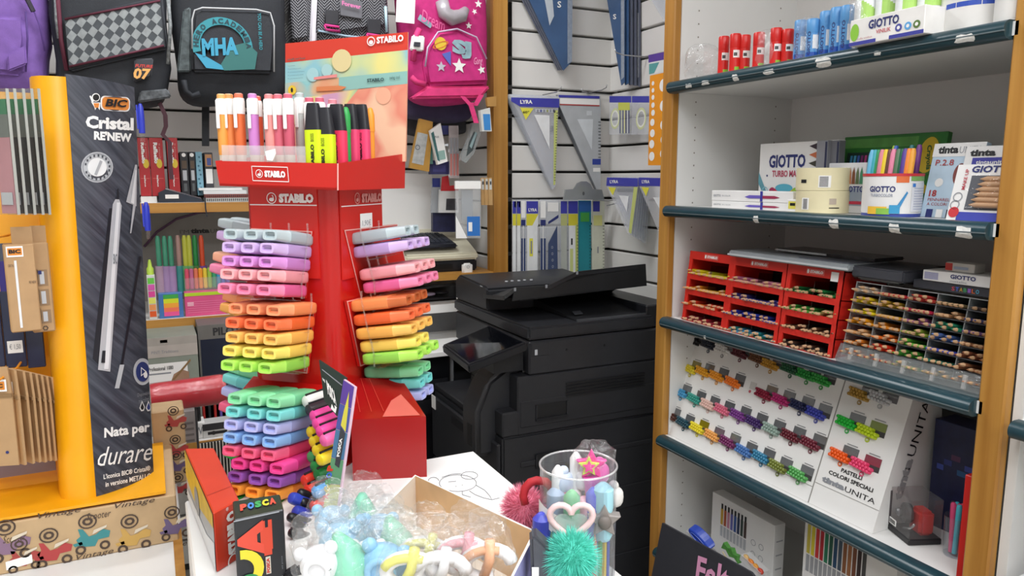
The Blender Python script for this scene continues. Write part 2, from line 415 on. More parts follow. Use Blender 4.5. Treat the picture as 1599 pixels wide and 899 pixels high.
# drawers on the front (each its own panel)
fz = [z_low-.035, z_low-.25, z_low-.42, z_low-.58, .06]
for a, b in zip(fz[:-1], fz[1:]):
    d = C(PX-.012, PX, PY+.008, PY2-.006, b+.004, a-.004).build('drawer', pm, cop, bevel=.004)
    C(PX-.0135, PX-.0115, PY+.17, PY+.35, a-.045, a-.02).build('drawer_grip', pm3, d)
# front cover bulge beside the column, below the screen
zc0, zc1 = PZ(783, 720, y=PY), PZ(800, 572, y=PY)
MB().prism([V((-.055, .05, zc0)), V((-.055, .05, zc0+.13)), V((-.02, .05, zc1-.05)), V((.06, .05, zc1)), V((.085, .05, zc1)), V((.085, .05, zc0))], V((0, .11, 0))).build('front_cover', pm, cop, bevel=.012, seg=3)
C(PX-.057, PX-.054, PY+.085, PY+.115, zc0+.02, zc0+.085).build('cover_grip', pm3, cop, bevel=.001)
# side face panels, handles, vents, bolts
def sidepanel(x0, y0, x1, y1, name, m=pm, out=.004):
    a = onY(x0, y1, PY); b = onY(x1, y0, PY)
    return C(a.x, b.x, PY-out, PY, a.z, b.z).build(name, m, cop, bevel=.002)
sp1 = sidepanel(812, 588, 1080, 668, 'side_door'); sp2 = sidepanel(812, 672, 1080, 730, 'side_panel'); sidepanel(812, 734, 1080, 830, 'side_panel'); sidepanel(812, 834, 1080, 960, 'side_panel')
def recess(x0, y0, x1, y1, par):
    a = onY(x0, y1, PY-.004); b = onY(x1, y0, PY-.004)
    C(a.x, b.x, PY-.0052, PY-.004, a.z, b.z).build('recess', pm3, par)
    C(a.x-.004, b.x+.004, PY-.010, PY-.004, a.z-.007, a.z).build('handle_lip', pm2, par)
    for q in (a.x-.004, b.x): C(q, q+.004, PY-.009, PY-.004, a.z, b.z).build('handle_side', pm, par)
recess(838, 625, 884, 653, sp1); recess(838, 701, 884, 727, sp2); recess(838, 778, 880, 800, cop)
for k in range(5):
    a = onY(884, 599+k*5, PY-.004); b = onY(1006, 593+k*5, PY-.004)
    C(a.x, b.x, PY-.006, PY-.0041, a.z-.0022, a.z+.0022).build('vent_slot', pm3, cop)
us = sidepanel(829, 533, 858, 557, 'port_cover', pm, .003)
a = onY(835, 551, PY-.003); C(a.x, a.x+.008, PY-.0042, PY-.003, a.z-.006, a.z+.009).build('usb_port', lgrey, us)
for (x, y) in ((944, 539), (885, 546), (817, 580)):
    a = onY(x, y, PY-.002); MB().lathe([(.0035, 0), (.003, .002)], a-co, -Y3, 8).build('screw', pm3, cop)
# control panel with touch screen, tilted towards the user
s0 = [onY(690, 541, 2.00), onY(735, 571, 1.80), onY(823, 531, 1.80), onY(770, 508, 2.00)]
q = V(s0[0]-co); 
cp = [onX(690, 538, .70)-co, onX(731, 570, .70)-co, onX(823, 534, .885)-co, onX(765, 507, .885)-co]
up = (cp[1]-cp[0]).cross(cp[2]-cp[1]).normalized()
if up.z < 0: up = -up
pan = MB().prism(cp, -up*.024).build('control_panel', pm2, cop, bevel=.004, seg=2)
c = sum(cp, V())/4
ins = [c+(p-c)*.9 for p in cp]
MB().prism([p+up*.0006 for p in ins], up*.0008).build('touch_screen', glossb, pan)
MB().obox(c-up*.05+V((.01, -.04, -.03)), V((.09, 0, .0)), V((0, .08, 0)), V((0, 0, .05))).build('panel_arm', pm2, cop)
# document feeder
zf = PZ(718, 431, x=XU)+.004; zl = z_lid
fy0 = 2.03
fb = MB().prism([V((0, fy0-PY, zl)), V((0, PY2-PY, zl)), V((0, PY2-PY, zf-.02)), V((0, PY2-PY-.03, zf)), V((0, fy0-PY+.01, zf-.012)), V((0, fy0-PY, zf-.02))], V((.40, 0, 0)))
fb.v = [tuple(V(v)+V((XU-PX, 0, 0))) for v in fb.v]
fo = fb.build('document_feeder', pm, cop, bevel=.006, seg=2)
a = onX(753, 447, XU-.0005)-co; text(fo, 'ineo', a+V((-.001, .012, -.002)), -Y3, Z3, .018, .006, lgrey)
mb = MB()
for k in range(5): mb.disc((XU-PX+.09+k*.022, fy0-PY+.05+.004*(k % 2), zf-.0075), V((.005, 0, 0)), V((0, .005, 0)), 8, V((0, 0, .003)))
mb.build('feeder_buttons', lgrey, fo)['kind'] = 'stuff'
# sloping input tray: two plates with a step
t0 = V((.99-PX, fy0-PY, zl+.058)); yN = PY+.07-PY
it = MB()
zt = PZ(900, 424, y=PY+.07); zt2 = PZ(1000, 412, y=PY+.07)
pts = [onY(787, 462, PY+.10)-co, onY(804, 449, PY+.09)-co, onY(856, 446, PY+.08)-co, onY(901, 424, PY+.07)-co, onY(1008, 412, PY+.07)-co]
far = [V((p.x+.02, fy0-PY+.01, zf-.035-(.004*i))) for i, p in enumerate(pts)]
th = V((0, 0, -.012))
for i in range(4): it.hexa([pts[i]+th, pts[i+1]+th, far[i+1]+th, far[i]+th, pts[i], pts[i+1], far[i+1], far[i]])
tr = it.build('input_tray', pm2, cop, smooth=SM)
wl = MB().prism([pts[3]+V((0, -.001, 0)), pts[4]+V((0, -.001, 0)), onY(1010, 446, PY+.07)-co, onY(925, 456, PY+.07)-co, onY(860, 462, PY+.08)-co, onY(800, 470, PY+.09)-co, pts[1], pts[2]], V((0, .006, 0))).build('tray_skirt', pm3, tr)
for (x, y) in ((804, 450), (853, 445), (901, 424)):
    a = onY(x, y, PY+.068)-co; MB().box(a.x-.003, a.x+.003, a.y-.002, a.y, a.z-.008, a.z+.001).build('tray_clip', GREYP, tr)
# output tray on the lid: rim and sloping floor
rim = MB(); yA, yB_ = PY+.012-PY, fy0-PY
rim.box(XU-PX+.16, 1.31-PX, yA, yA+.006, zl, zl+.006)
rim.build('tray_rim', mat('#4a4c50', .35), cop)
rim = MB().obox(V((.985-PX, yA+.20, zl+.035)), V((.30, 0, .012)), V((0, .006, 0)), V((0, 0, .005)))
rim.build('tray_bar', mat('#4a4c50', .35), cop)
MB().prism([V((.16+XU-PX, yA+.006, zl+.001)), V((.16+XU-PX, fy0-PY, zl+.004)), V((.16+XU-PX, fy0-PY, zl+.03))], V((.24, 0, .0))).build('output_tray', pm3, cop)
# light scratches and slots on the tray
mb = MB(); mb.obox(V((.26, .06, zl+.010)), V((.03, .004, 0)), V((.008, .03, .004)), V((0, 0, .001))); mb.build('paper_stop', mat('#3c3e42', .3), cop)
# sticker on the far front
a = onX(678, 628, PX-.013)-co
MB().box(-.0145, -.0125, a.y-.012, a.y+.022, a.z-.022, a.z+.022).build('sticker', PWHITE, cop)
# ================================================================ red highlighter display tower
TC = V((.206, 1.049, 0)); TRZ = math.radians(-42); TW = .0675
nR = V((math.cos(TRZ), math.sin(TRZ), 0)); nB = V((-math.sin(TRZ), math.cos(TRZ), 0)); nL = -nB
COUNTER = CAM_Z-.388
zt_top = 1.5-.012
tow = thing('highlighter_display', 'red cardboard display tower packed with rows of pastel highlighters', 'display', (TC.x, TC.y, COUNTER), TRZ)
TM = Matrix.Translation((TC.x, TC.y, COUNTER)) @ Matrix.Rotation(TRZ, 4, 'Z'); TI = TM.inverted()
def tl(p): return TI @ V(p)
red2 = mat('#b91713', .22, 0, .03, 5, name='glossy_red_card'); red3 = mat('#cc231b', .34, 0, .03, 5, name='red_card'); darkred = mat('#8f1410', .4)
h = 1.5-.004-COUNTER
# core with rounded corners
def rsq(w, z, r=.02, n=4):
    P = []
    for cx, cy, a0 in ((1, 1, 0), (-1, 1, 90), (-1, -1, 180), (1, -1, 270)):
        for k in range(n+1):
            a = math.radians(a0+90*k/n); P.append(V((cx*(w-r)+r*math.cos(a), cy*(w-r)+r*math.sin(a), z)))
    return P
z_tier = tl(onP(440, 598, TC+nL*.07, nL)).z
MB().loft([rsq(TW, z_tier-.03), rsq(TW, h)]).build('column', red2, tow, smooth=SM)
MB().loft([rsq(TW, 0), rsq(TW, z_tier-.03)]).build('column_foot', red2, tow, smooth=SM)
MB().prism([V((-TW, -TW-.03, 0)), V((-TW, -TW-.03, z_tier-.012)), V((-TW, -TW+.005, z_tier+.004)), V((-TW, -TW+.005, 0))], V((TW*2-.01, 0, 0))).build('lower_tier', red2, tow)
def onDk(px, py, dk): return tl(atD(px, py, dk/math.cos(0)))
b_ = [atD(548, 655, .945), atD(665, 650, .958), atD(626, 590, 1.04), atD(550, 590, 1.03)]
b_ = [tl(p) for p in b_]; g_ = [V((p.x, p.y, .001)) for p in b_]
MB().hexa(g_+b_).build('slanted_box', mat('#9c1416', .25, 0, .05, 5, name='shaded_red_card'), tow)  # red card darkened: shade on its less lit front put into the colour
rf = mat('#d96a60', .3, 0, .05)
c0_ = lambda a, b: b_[0].lerp(b_[1], a).lerp(b_[3].lerp(b_[2], a), b)+Z3*.0008
MB().poly([c0_(.42, .02), c0_(.93, .02), c0_(.82, .55), c0_(.62, .40)]).build('pale_patch', rf, tow)  # paler red quad on the sloping top
for q in (.12, .28, .45): MB().poly([c0_(q, .15), c0_(q+.012, .15), c0_(q-.10, .98), c0_(q-.112, .98)]).build('crease', mat('#c23a30', .3, 0, 0), tow)
# headers with the brand on both visible faces

def brand(par, face, a0, b0, a1, b1, m=PWHITE, disc_m=None):
    """roundel with a swan-like squiggle and the lettering"""
    hh = (b1-b0)*face.h; r = hh*.62; w0 = 2.5*r/face.w
    mb = MB(); c = face.p(a0, (b0+b1)/2, .0010)+face.r*r
    mb.ring(c, face.r*r, face.u*r, .84, 18)
    mb.disc(c-face.u*r*.25, face.r*r*.5, face.u*r*.33, 12)
    mb.poly([c+face.r*r*.28-face.u*r*.2, c+face.r*r*.5-face.u*r*.1, c+face.r*r*.3+face.u*r*.55, c+face.r*r*.0+face.u*r*.5, c+face.r*r*.22+face.u*r*.35])
    mb.build('emblem', m, par)
    face.text(par, 'STABILO', a0+w0, b0, a1, b1, m, .075, 0, .0014)
for side, (nn, q0, q1, y0, y1) in {'L': (nL, 392, 496, 297, 352), 'R': (nR, 533, 597, 297, 352)}.items():
    a = tl(onP(q0, 345, TC+nn*(TW+.002), nn)); b = tl(onP(q1, 345, TC+nn*(TW+.002), nn))
    w = (b-a).length; rt = (b-a); rt.z = 0; rt.normalize()
    zb_ = tl(onP((q0+q1)/2, 350, TC+nn*TW, nn)).z
    nl = V((0, -1, 0)) if side == 'L' else V((1, 0, 0))
    a.z = zb_-.07
    hd = MB().obox(a-nl*.002, rt*w, Z3*(h-a.z), nl*.002).build('header_card', red3, tow)
    fc = Face(a, rt, Z3, w, h-a.z); fc.n = nl
    t320 = (tl(onP((q0+q1)/2, 320, TC+nn*TW, nn)).z-a.z)/fc.h
    t300 = (tl(onP((q0+q1)/2, 301, TC+nn*TW, nn)).z-a.z)/fc.h
    fc.rect(hd, .0, t320-.004, 1., t320+.006, PWHITE)
    tb0 = (tl(onP((q0+q1)/2, 316.5, TC+nn*TW, nn)).z-a.z)/fc.h; tb1 = (tl(onP((q0+q1)/2, 302, TC+nn*TW, nn)).z-a.z)/fc.h
    if side == 'L': brand(hd, fc, .26, tb0, .96, tb1)
    else:
        brand(hd, fc, .30, tb0, .98, tb1, mat('#e59a92', .4))
        sx, sz = .42, t320-.29
        st = fc.rect(hd, sx, sz, sx+.30, sz+.20, PWHITE, .0008, 'price_sticker'); fc.text(st, '1,90€', sx+.05, sz+.06, sx+.26, sz+.13, GREYP, 0)
# ---- blister inserts that hold the pens
PS = .77; Lp = .108*PS
def rrect(w, h_, e=.45, n=16):
    out = []
    for k in range(n):
        t = 2*math.pi*(k+.5)/n; c, s_ = math.cos(t), math.sin(t)
        out.append((w/2*math.copysign(abs(c)**e, c), h_/2*math.copysign(abs(s_)**e, s_)))
    return out
def pen_meshes(colb, colc, key):
    """local x runs from tail (0) to cap end (L)"""
    bm_, cm_ = mat(colb, .38, 0, .02), mat(colc, .34, 0, .02)
    sec = [(0, .45, .5), (.0025, .75, .8), (.008, .95, .95), (.016, 1, 1), (.070, 1, 1), (.0745, .97, .97)]
    mb = MB(); mb.loft([[V((x, y, z)) for y, z in rrect(.027*a, .0165*b)] for x, a, b in sec])
    mb.v = [(v[0]*PS, v[1], v[2]) for v in mb.v]
    barrel = mb.mesh('barrel', bm_, True); barrel.set_sharp_from_angle(angle=SM)
    sec = [(.0745, .95, .95), (.076, .9, .93), (.095, .82, .86), (.104, .76, .80), (.108, .72, .76)]
    mb = MB(); mb.loft([[V((x, y, z)) for y, z in rrect(.027*a, .0165*b)] for x, a, b in sec], True, False)
    o_ = [V((.108, y, z)) for y, z in rrect(.027*.72, .0165*.76)]; i_ = [V((.108, y, z)) for y, z in rrect(.027*.50, .0165*.46)]; d_ = [V((.103, y, z)) for y, z in rrect(.027*.48, .0165*.42)]
    mb.loft([o_, i_, d_], False, True)
    mb.v = [(v[0]*PS, v[1], v[2]) for v in mb.v]
    cap = mb.mesh('cap', cm_, True); cap.set_sharp_from_angle(angle=SM)
    mb = MB(); mb.obox(V((.1032*PS, -.0055, -.0008)), V((.0006, 0, 0)), V((0, .011, 0)), V((0, 0, .0016))); slot = mb.mesh('vent_slot', mat(tuple(v*.80 for v in lin_rgb(colb)), .5, 0, 0))
    return barrel, cap, slot
def lin_rgb(hx): hx = hx.lstrip('#'); return [int(hx[i:i+2], 16)/255 for i in (0, 2, 4)]
_pens = {}
def pen(colb, colc, T, u, side, label, group, cat='highlighter', name='highlighter', sc=1.0):
    """T tail point, u direction of the cap, side a horizontal sideways vector"""
    k = (colb, colc)
    if k not in _pens: _pens[k] = pen_meshes(colb, colc, k)
    b, c, s_ = _pens[k]; u = V(u).normalized(); sd = (V(side)-u*V(side).dot(u)).normalized(); w = u.cross(sd)
    M = Matrix((u, sd, w)).transposed().to_4x4(); M.translation = V(T)
    if sc != 1.0: M = M @ Matrix.Scale(sc, 4)
    t = thing(name, label, cat, M=M, group=group)
    link('barrel', b, t); cp_ = link('cap', c, t); link('vent_slot', s_, cp_)
    return t
POS = ['at corner end of row', 'in middle of row', 'at outer end of row']
grp = 'pastel highlighters lying in the red tower'
ROWS1 = [('grey', '#a9b6bc', '#bccace'), ('lilac', '#b99bd0', '#d4b6e6'), ('orchid purple', '#c27fc2', '#dc95da'), ('salmon pink', '#e3949d', '#f6b0b4'), ('rose pink', '#d95f94', '#f08bb0')]
ROWS2 = [('peach orange', '#ec8a56', '#f8a070'), ('red orange', '#e9632f', '#f57a4c'), ('amber', '#efad52', '#f8c568'), ('yellow', '#f0c95a', '#f7e36e'), ('lime green', '#93d052', '#b4ea62')]
ROWS3 = [('mint green', '#74c795', '#8fe0aa'), ('turquoise', '#62bdbd', '#7fd9d6'), ('lavender', '#a4a8de', '#b9bef0'), ('sky blue', '#78a5de', '#8fbcf0'), ('coral pink', '#ec4a76', '#f4698e'), ('magenta', '#d93685', '#ef4f9c'), ('violet', '#7f4399', '#9a5cb4'), ('orange', '#f08a28', '#f9a23e'), ('leaf green', '#158a3c', '#22a54c')]
clr_ins = clear('#ffffff', .16, .08, .3, 90)
line_m = flat('#e8a9a2')
def insert_plate(nm, corners_px, off, nn):
    """red backing card with pale border line, given by picture corners on the face"""
    P = [tl(onP(x, y, TC+nn*off, nn)) for x, y in corners_px]
    nl = V((0, -1, 0)) if nn is nL else V((1, 0, 0))
    pl = MB().prism(P, -nl*.004).build(nm, red3, tow)
    mb = MB(); c = sum(P, V())/4
    for i in range(4):
        a, b = P[i], P[(i+1) % 4]; a2, b2 = a+(c-a)*.03, b+(c-b)*.03
        mb.poly([a+nl*.0006, b+nl*.0006, b2+nl*.0006, a2+nl*.0006])
    mb.build('border_line', line_m, pl)
    return pl, P, nl
# left face
def left_rows(rows, tails, off0, doff, tilt, npen, tier, sp=.0268, cut=None, sc=1.0):
    side = -nR
    for i, ((cn, cb, cc), (tx, ty)) in enumerate(zip(rows, tails)):
        T = onP(tx, ty, TC+nL*(off0+doff*i), nL)
        for k in range(npen):
            u = nL*math.cos(tilt)+Z3*math.sin(tilt)
            pen(cb, cc, T+side*(sp*k*sc)+nL*(-.006*0), u+side*random.uniform(-.02, .02), side, f'{cn} highlighter {POS[k]}, {tier}, plain header side of red tower', grp, sc=sc)
t1 = [(479, 375), (477, 394), (475, 414), (472, 433), (469, 454)]
t2 = [(485, 480), (482, 501), (480, 522), (477, 542), (474, 563)]
left_rows(ROWS1, t1, TW-.004, .0035, math.radians(9), 3, 'top block')
left_rows(ROWS2, t2, TW+.004, .0035, math.radians(7), 3, 'second block')
insert_plate('insert_card', [(392, 356), (488, 361), (476, 466), (384, 452)], TW+.004, nL)
insert_plate('insert_card', [(392, 466), (492, 475), (480, 583), (386, 570)], TW+.006, nL)
# clear bars and ledges of the inserts
def clear_bars(nn, tails, off0, doff, tilt, along, npen, name='clear_holder'):
    mb = MB(); ul = nn*math.cos(tilt)+Z3*math.sin(tilt); w = ul.cross(along).normalized()
    if w.z < 0: w = -w
    pts = []
    for i, (tx, ty) in enumerate([t_[:2] for t_ in tails]):
        T = onP(tx, ty, TC+nn*(off0+doff*i), nn); base = T+ul*.022
        pts.append(base)
        a = base-along*.015-w*.0125; mb.obox(tl(a)-V((0, 0, 0)), TI.to_3x3() @ (along*(.027*npen)), TI.to_3x3() @ (ul*.012), TI.to_3x3() @ (w*.0012))
    for k in range(npen):
        for s_ in (-.0145, ):
            path = [tl(p+along*(k*.0268+s_)+w*.006) for p in pts]; mb.tube([path[0]+V((0, 0, .014))]+path+[path[-1]-V((0, 0, .016))], .0014, 6)
    o = mb.build(name, clr_ins, tow); o['kind'] = 'stuff'
clear_bars(nL, t1, TW-.004, .0035, math.radians(9), -nR, 3); clear_bars(nL, t2, TW+.004, .0035, math.radians(7), -nR, 3)
# right face
def right_rows(rows, tails, off0, doff, tilt, npen, tier):
    side = nB
    for i, (r_, t_) in enumerate(zip(rows, tails)):
        if r_ is None: continue
        cn, cb, cc = r_; T = onP(t_[0], t_[1], TC+nR*(off0+doff*i), nR); n = t_[2] if len(t_) > 2 else npen
        for k in range(n):
            u = nR*math.cos(tilt)+Z3*math.sin(tilt)
            pen(cb, cc, T+side*(.0268*k), u+side*random.uniform(-.02, .02), side, f'{cn} highlighter {POS[k]}, {tier}, price sticker side of red tower', grp)
r1 = [(550, 373, 2), (555, 394), (560, 410), (565, 429), (571, 449)]
r2 = [(551, 477), (556, 499), (560, 520), (566, 540, 2), (570, 559)]
R1 = [ROWS1[0], ROWS1[1], None, ROWS1[3], ROWS1[4]]
R2 = [('copper-capped orange', '#ec8a4e', '#c86a3a'), ROWS2[1], ROWS2[2], ROWS2[3], ROWS2[4]]
right_rows(R1, r1, TW-.004, .0035, math.radians(9), 3, 'top block')
right_rows(R2, r2, TW+.002, .0035, math.radians(8), 3, 'second block')
insert_plate('insert_card', [(537, 359), (620, 350), (640, 440), (563, 466)], TW+.003, nR)
insert_plate('insert_card', [(541, 470), (625, 450), (632, 545), (562, 572)], TW+.005, nR)
clear_bars(nR, r1, TW-.004, .0035, math.radians(9), nB, 3); clear_bars(nR, r2, TW+.002, .0035, math.radians(8), nB, 3)
# far left face: only the capped ends stick out
def far_rows(rows, pts, n=2, lev='upper'):
    for (cn, cb, cc), (px, py) in zip(rows, pts):
        tip = onP(px, py, TC+(-nR)*(TW+.085), -nR); u = -nR*math.cos(.16)+Z3*math.sin(.16)
        for k in range(n):
            pen(cb, cc, tip-u*Lp+nB*(.0268*k), u, nL, f'{cn} highlighter poking out of the {lev} hidden side of the red tower', grp)
far_rows([ROWS1[0], ROWS1[1], ('apricot', '#eda07f', '#f5b393'), ROWS1[4], ROWS2[0], ('apricot yellow', '#f0a24e', '#f7b45f')], [(347, 347), (345, 366), (339, 399), (334, 417), (354, 461), (350, 478)])
# lower tier rows on the left
t3 = [(486, 615), (484, 634), (481, 653), (479, 672), (476, 691), (489, 710), (486, 729), (482, 748), (480, 767)]
left_rows(ROWS3, t3, TW+.032, .001, math.radians(9), 3, 'lower tier')
far_rows(ROWS3[:3]+[ROWS3[4], ROWS3[8]], [(358, 570), (354, 588), (352, 608), (348, 632), (356, 704)], 1, 'lower')
for (px, py), (cn, cb, cc) in zip([(657, 586), (660, 604), (662, 623)], ROWS3[:3]):
    tip = onP(px, py, TC+nR*(TW+.085)+nB*.02, nR)
    for k in (0, 1):
        pen(cb, cc, tip-nR*Lp+nB*(.0268*(-k)*(-1)), nR+Z3*.08, nB, f'{cn} highlighter sticking out behind the red slanted box, {("tip nearer the box", "tip nearer the copier")[k]}', grp)
tip = onP(607, 563, TC+nB*.085, nB)
uu = (CAM-tip).normalized(); pen('#8d5cb8', '#9d6cc8', tip-uu*Lp, uu, nR, 'purple highlighter tip under the lime green highlighters of the tower', grp)
# ---- top tray
zc = lambda px, py, p, n: onP(px, py, p, n)
fr = onP(527, 255, TC+nL*.10, nL)
hw = .1
cF = TC+nL*hw+nR*hw*.98
pF0 = onP(527, 297, cF, nL); pF1 = onP(527, 255, cF, nL)
pL0 = onP(343, 290, cF, nL); pL1 = onP(336, 251, cF, nL)
pR0 = onP(632, 294, V((pF0.x, pF0.y, 0)), nR); pR1 = onP(633, 240, V((pF1.x, pF1.y, 0)), nR)
tray_o = tl(pF0)
P = {k: tl(v) for k, v in dict(F0=pF0, F1=pF1, L0=pL0, L1=pL1, R0=pR0, R1=pR1).items()}
P['B0'] = P['L0']+P['R0']-P['F0']; P['B1'] = P['L1']+P['R1']-P['F1']
tray = MB(); th = .003
for a, b in (('F', 'L'), ('F', 'R'), ('L', 'B'), ('R', 'B')):
    c0 = (P['F0']+P['B0'])/2; inn = lambda p: p+(V((c0.x, c0.y, p.z))-p).normalized()*th
    tray.hexa([P[a+'0'], P[b+'0'], inn(P[b+'0']), inn(P[a+'0']), P[a+'1'], P[b+'1'], inn(P[b+'1']), inn(P[a+'1'])])
tray.hexa([P['F0'], P['R0'], P['B0'], P['L0']]+[p+Z3*.003 for p in (P['F0'], P['R0'], P['B0'], P['L0'])])
to = tray.build('tray', red3, tow)
MB().tube([P['F0']+V((.001, -.001, 0)), P['F1']+V((.001, -.001, 0))], .0009, 5).build('fold_line', flat('#f0b3aa'), to)
fu = ((P['L1']-P['L0'])+(P['F1']-P['F0'])).normalized()
fc = Face(P['L0'], P['F0']-P['L0'], fu, (P['F0']-P['L0']).length, (P['F1']-P['F0']).length)
lg = .30
for q in ((lg, .24, lg+.31, .27), (lg, .79, lg+.31, .82), (lg, .24, lg+.005, .82), (lg+.305, .24, lg+.31, .82)): fc.rect(to, *q, PWHITE, .0012, 'logo_border')
brand(to, fc, lg+.03, .40, lg+.285, .66)
# clear inner sleeve in front of the pens
a = P['L1']+V((.006, .006, -.012)); b = P['L1'].lerp(P['F1'], .80)+V((-.004, .006, -.012))
slv = MB().prism([a, b, b+Z3*.032, a+Z3*.032], V((0, .001, 0))).build('clear_sleeve', clear('#ffffff', .10, .1, 0, 40, .22), to)
# header poster standing in the tray (three printed colour fields)
post_n = nL
q = TC+nB*.092
hp = [tl(onP(x, y, q, nL)) for x, y in ((446, 262), (634, 252), (637, 50), (446, 68))]
pst = MB().prism(hp, V((0, .002, 0))).build('header_poster', mat('#e8a486', .4, 0, 0), tow)
pf = Face(hp[0], hp[1]-hp[0], hp[3]-hp[0], (hp[1]-hp[0]).length, (hp[3]-hp[0]).length)
def pp(x, y): v = tl(onP(x, y, q, nL)); return v+V((0, -.0005, 0))
def poster_mat(cols, sc):
    m = bpy.data.materials.new('poster_print'); m.use_nodes = True; nt = m.node_tree; b = nt.nodes['Principled BSDF']; b.inputs['Roughness'].default_value = .35
    tc = nt.nodes.new('ShaderNodeTexCoord'); nz = nt.nodes.new('ShaderNodeTexNoise'); nz.inputs['Scale'].default_value = sc; nz.inputs['Detail'].default_value = 1.5
    cr = nt.nodes.new('ShaderNodeValToRGB'); el = cr.color_ramp.elements
    while len(el) < len(cols): el.new(.5)
    for i, c in enumerate(cols): el[i].position = .32+.36*i/(len(cols)-1); el[i].color = lin(c)
    nt.links.new(tc.outputs['Object'], nz.inputs['Vector']); nt.links.new(nz.outputs['Fac'], cr.inputs['Fac']); nt.links.new(cr.outputs['Color'], b.inputs['Base Color']); return m
lay = [(((446, 68), (446, 98), (637, 78), (637, 50)), mat('#d6402f', .4, 0, 0)),
       (((446, 98), (446, 130), (637, 112), (637, 78)), poster_mat(['#9fcfd0', '#8fc4cf', '#c9d7a0', '#e7df8c'], 14)),
       (((446, 130), (446, 160), (560, 146), (560, 118)), poster_mat(['#a9d6cf', '#8bc6c8', '#d8b48c', '#e0a07a'], 22)),
       (((530, 121), (530, 142), (637, 131), (637, 111)), mat('#8fc0b8', .35, 0, 0)),
       (((446, 157), (446, 200), (540, 165), (560, 140)), poster_mat(['#7fc0a4', '#e3d98a', '#cfa0c0'], 24)),
       (((560, 140), (540, 165), (530, 258), (634, 252), (637, 131)), poster_mat(['#f0c4a2', '#e9a184', '#e48e78', '#f2c9a8'], 16))]
for i, (pts, m) in enumerate(lay):
    MB().poly([pp(x, y)+V((0, -.0003*(i+1), 0)) for x, y in pts]).build('print', m, pst)
rt_ = (pp(637, 50)-pp(446, 68)).normalized(); ux = V((0, 0, 1))
def ptext(s_, x, y, w, hh, m, bold=.02): text(pst, s_, pp(x, y)+V((0, -.003, 0)), rt_, ux, w, hh, m, bold, 0, .0004)
mb = MB(); c = pp(581, 65)+V((0, -.003, 0)); mb.ring(c, rt_*.0065, ux*.0065, .8, 16); mb.disc(c-ux*.0015, rt_*.0035, ux*.003, 10); mb.build('emblem', PWHITE, pst)
ptext('STABILO', 590, 69, .042, .0095, PWHITE, .045)
ptext('swing® cool Pastel', 451, 96, .030, .004, flat('#35605f'))
for k in range(5): ptext('• ——————', 452, 104+k*5, (.012, .022, .028, .026, .025)[k], .0012, flat('#4c6a72'), .0)
ptext('STABILO', 575, 129, .027, .005, flat('#2c4a4c'), .04); ptext('swing cool', 610, 126, .016, .006, flat('#2c4a4c'), .0)
MB().disc(pp(458, 141)+V((0, -.003, 0)), rt_*.007, ux*.007, 16).build('print', flat('#e8c53a'), pst)
MB().disc(pp(458, 141)+V((0, -.0035, 0)), rt_*.002, ux*.0035, 10).build('print', BLACKP, pst)
for x, y, r_, c_ in ((535, 95, .016, '#dfd09a'), (490, 117, .010, '#a5d0d4'), (512, 110, .009, '#a9d0d0'), (600, 150, .012, '#eeb394')):
    MB().disc(pp(x, y)+V((0, -.0026, 0)), rt_*r_, ux*r_, 20).build('print', flat(c_), pst)
MB().poly([pp(492, 121)+V((0, -.003, 0)), pp(492, 125)+V((0, -.003, 0)), pp(528, 121)+V((0, -.003, 0)), pp(528, 116)+V((0, -.003, 0))]).build('print', flat('#e58f8c'), pst)
MB().poly([pp(496, 136)+V((0, -.003, 0)), pp(496, 143)+V((0, -.003, 0)), pp(535, 141)+V((0, -.003, 0)), pp(543, 136)+V((0, -.003, 0)), pp(530, 134)+V((0, -.003, 0))]).build('print', flat('#d98453'), pst)
# ---- pens standing in the tray
def clip_pen(px, ytop, ybot, colb, colt, dep, name_c, lean=0.0):
    """slim highlighter with a white clip cap"""
    qq = TC+nL*dep; A = onP(px-lean, ybot, qq, nL); Tt = onP(px, ytop, qq, nL); ax = (Tt-A).normalized(); Lh = (Tt-A).length+.012; A = Tt-ax*Lh
    M = frame(A, nR*-1 if False else nR, ax)
    t = thing('clip_highlighter', f'slim {name_c} highlighter with white clip cap standing in the tower tray', 'highlighter', M=M, group='slim highlighters in the tray')
    bmat = mat(colb, .4, 0, .02); r = .0068
    MB().lathe([(r*.85, 0), (r*.9, .02)], n=12).build('base', mat('#e8dccb', .4, 0, 0), t, smooth=SM)
    MB().lathe([(r*.95, .02), (r, .024), (r, Lh-.026)], n=12).build('barrel', bmat, t, smooth=SM)
    cp_ = MB().lathe([(r*1.06, Lh-.026), (r*1.06, Lh-.010), (r*.95, Lh-.006)], n=12).build('cap', PWHITE, t, smooth=SM)
    MB().box(-.0025, .0025, -r-.003, -r-.001, Lh-.044, Lh-.008).build('clip', PWHITE, cp_, bevel=.0008)
    MB().lathe([(r*.8, Lh-.006), (r*.8, Lh-.001), (r*.6, Lh)], n=12).build('cap_end', mat(colt, .4, 0, .02), cp_, smooth=SM)
    mb = MB(); put_text(mb, 'STABILO', V((.001, -r-.0001, .058)), Z3, -X3, .022, .003, .02, 0, .0002); mb.build('lettering', flat('#7a4b2a'), t)
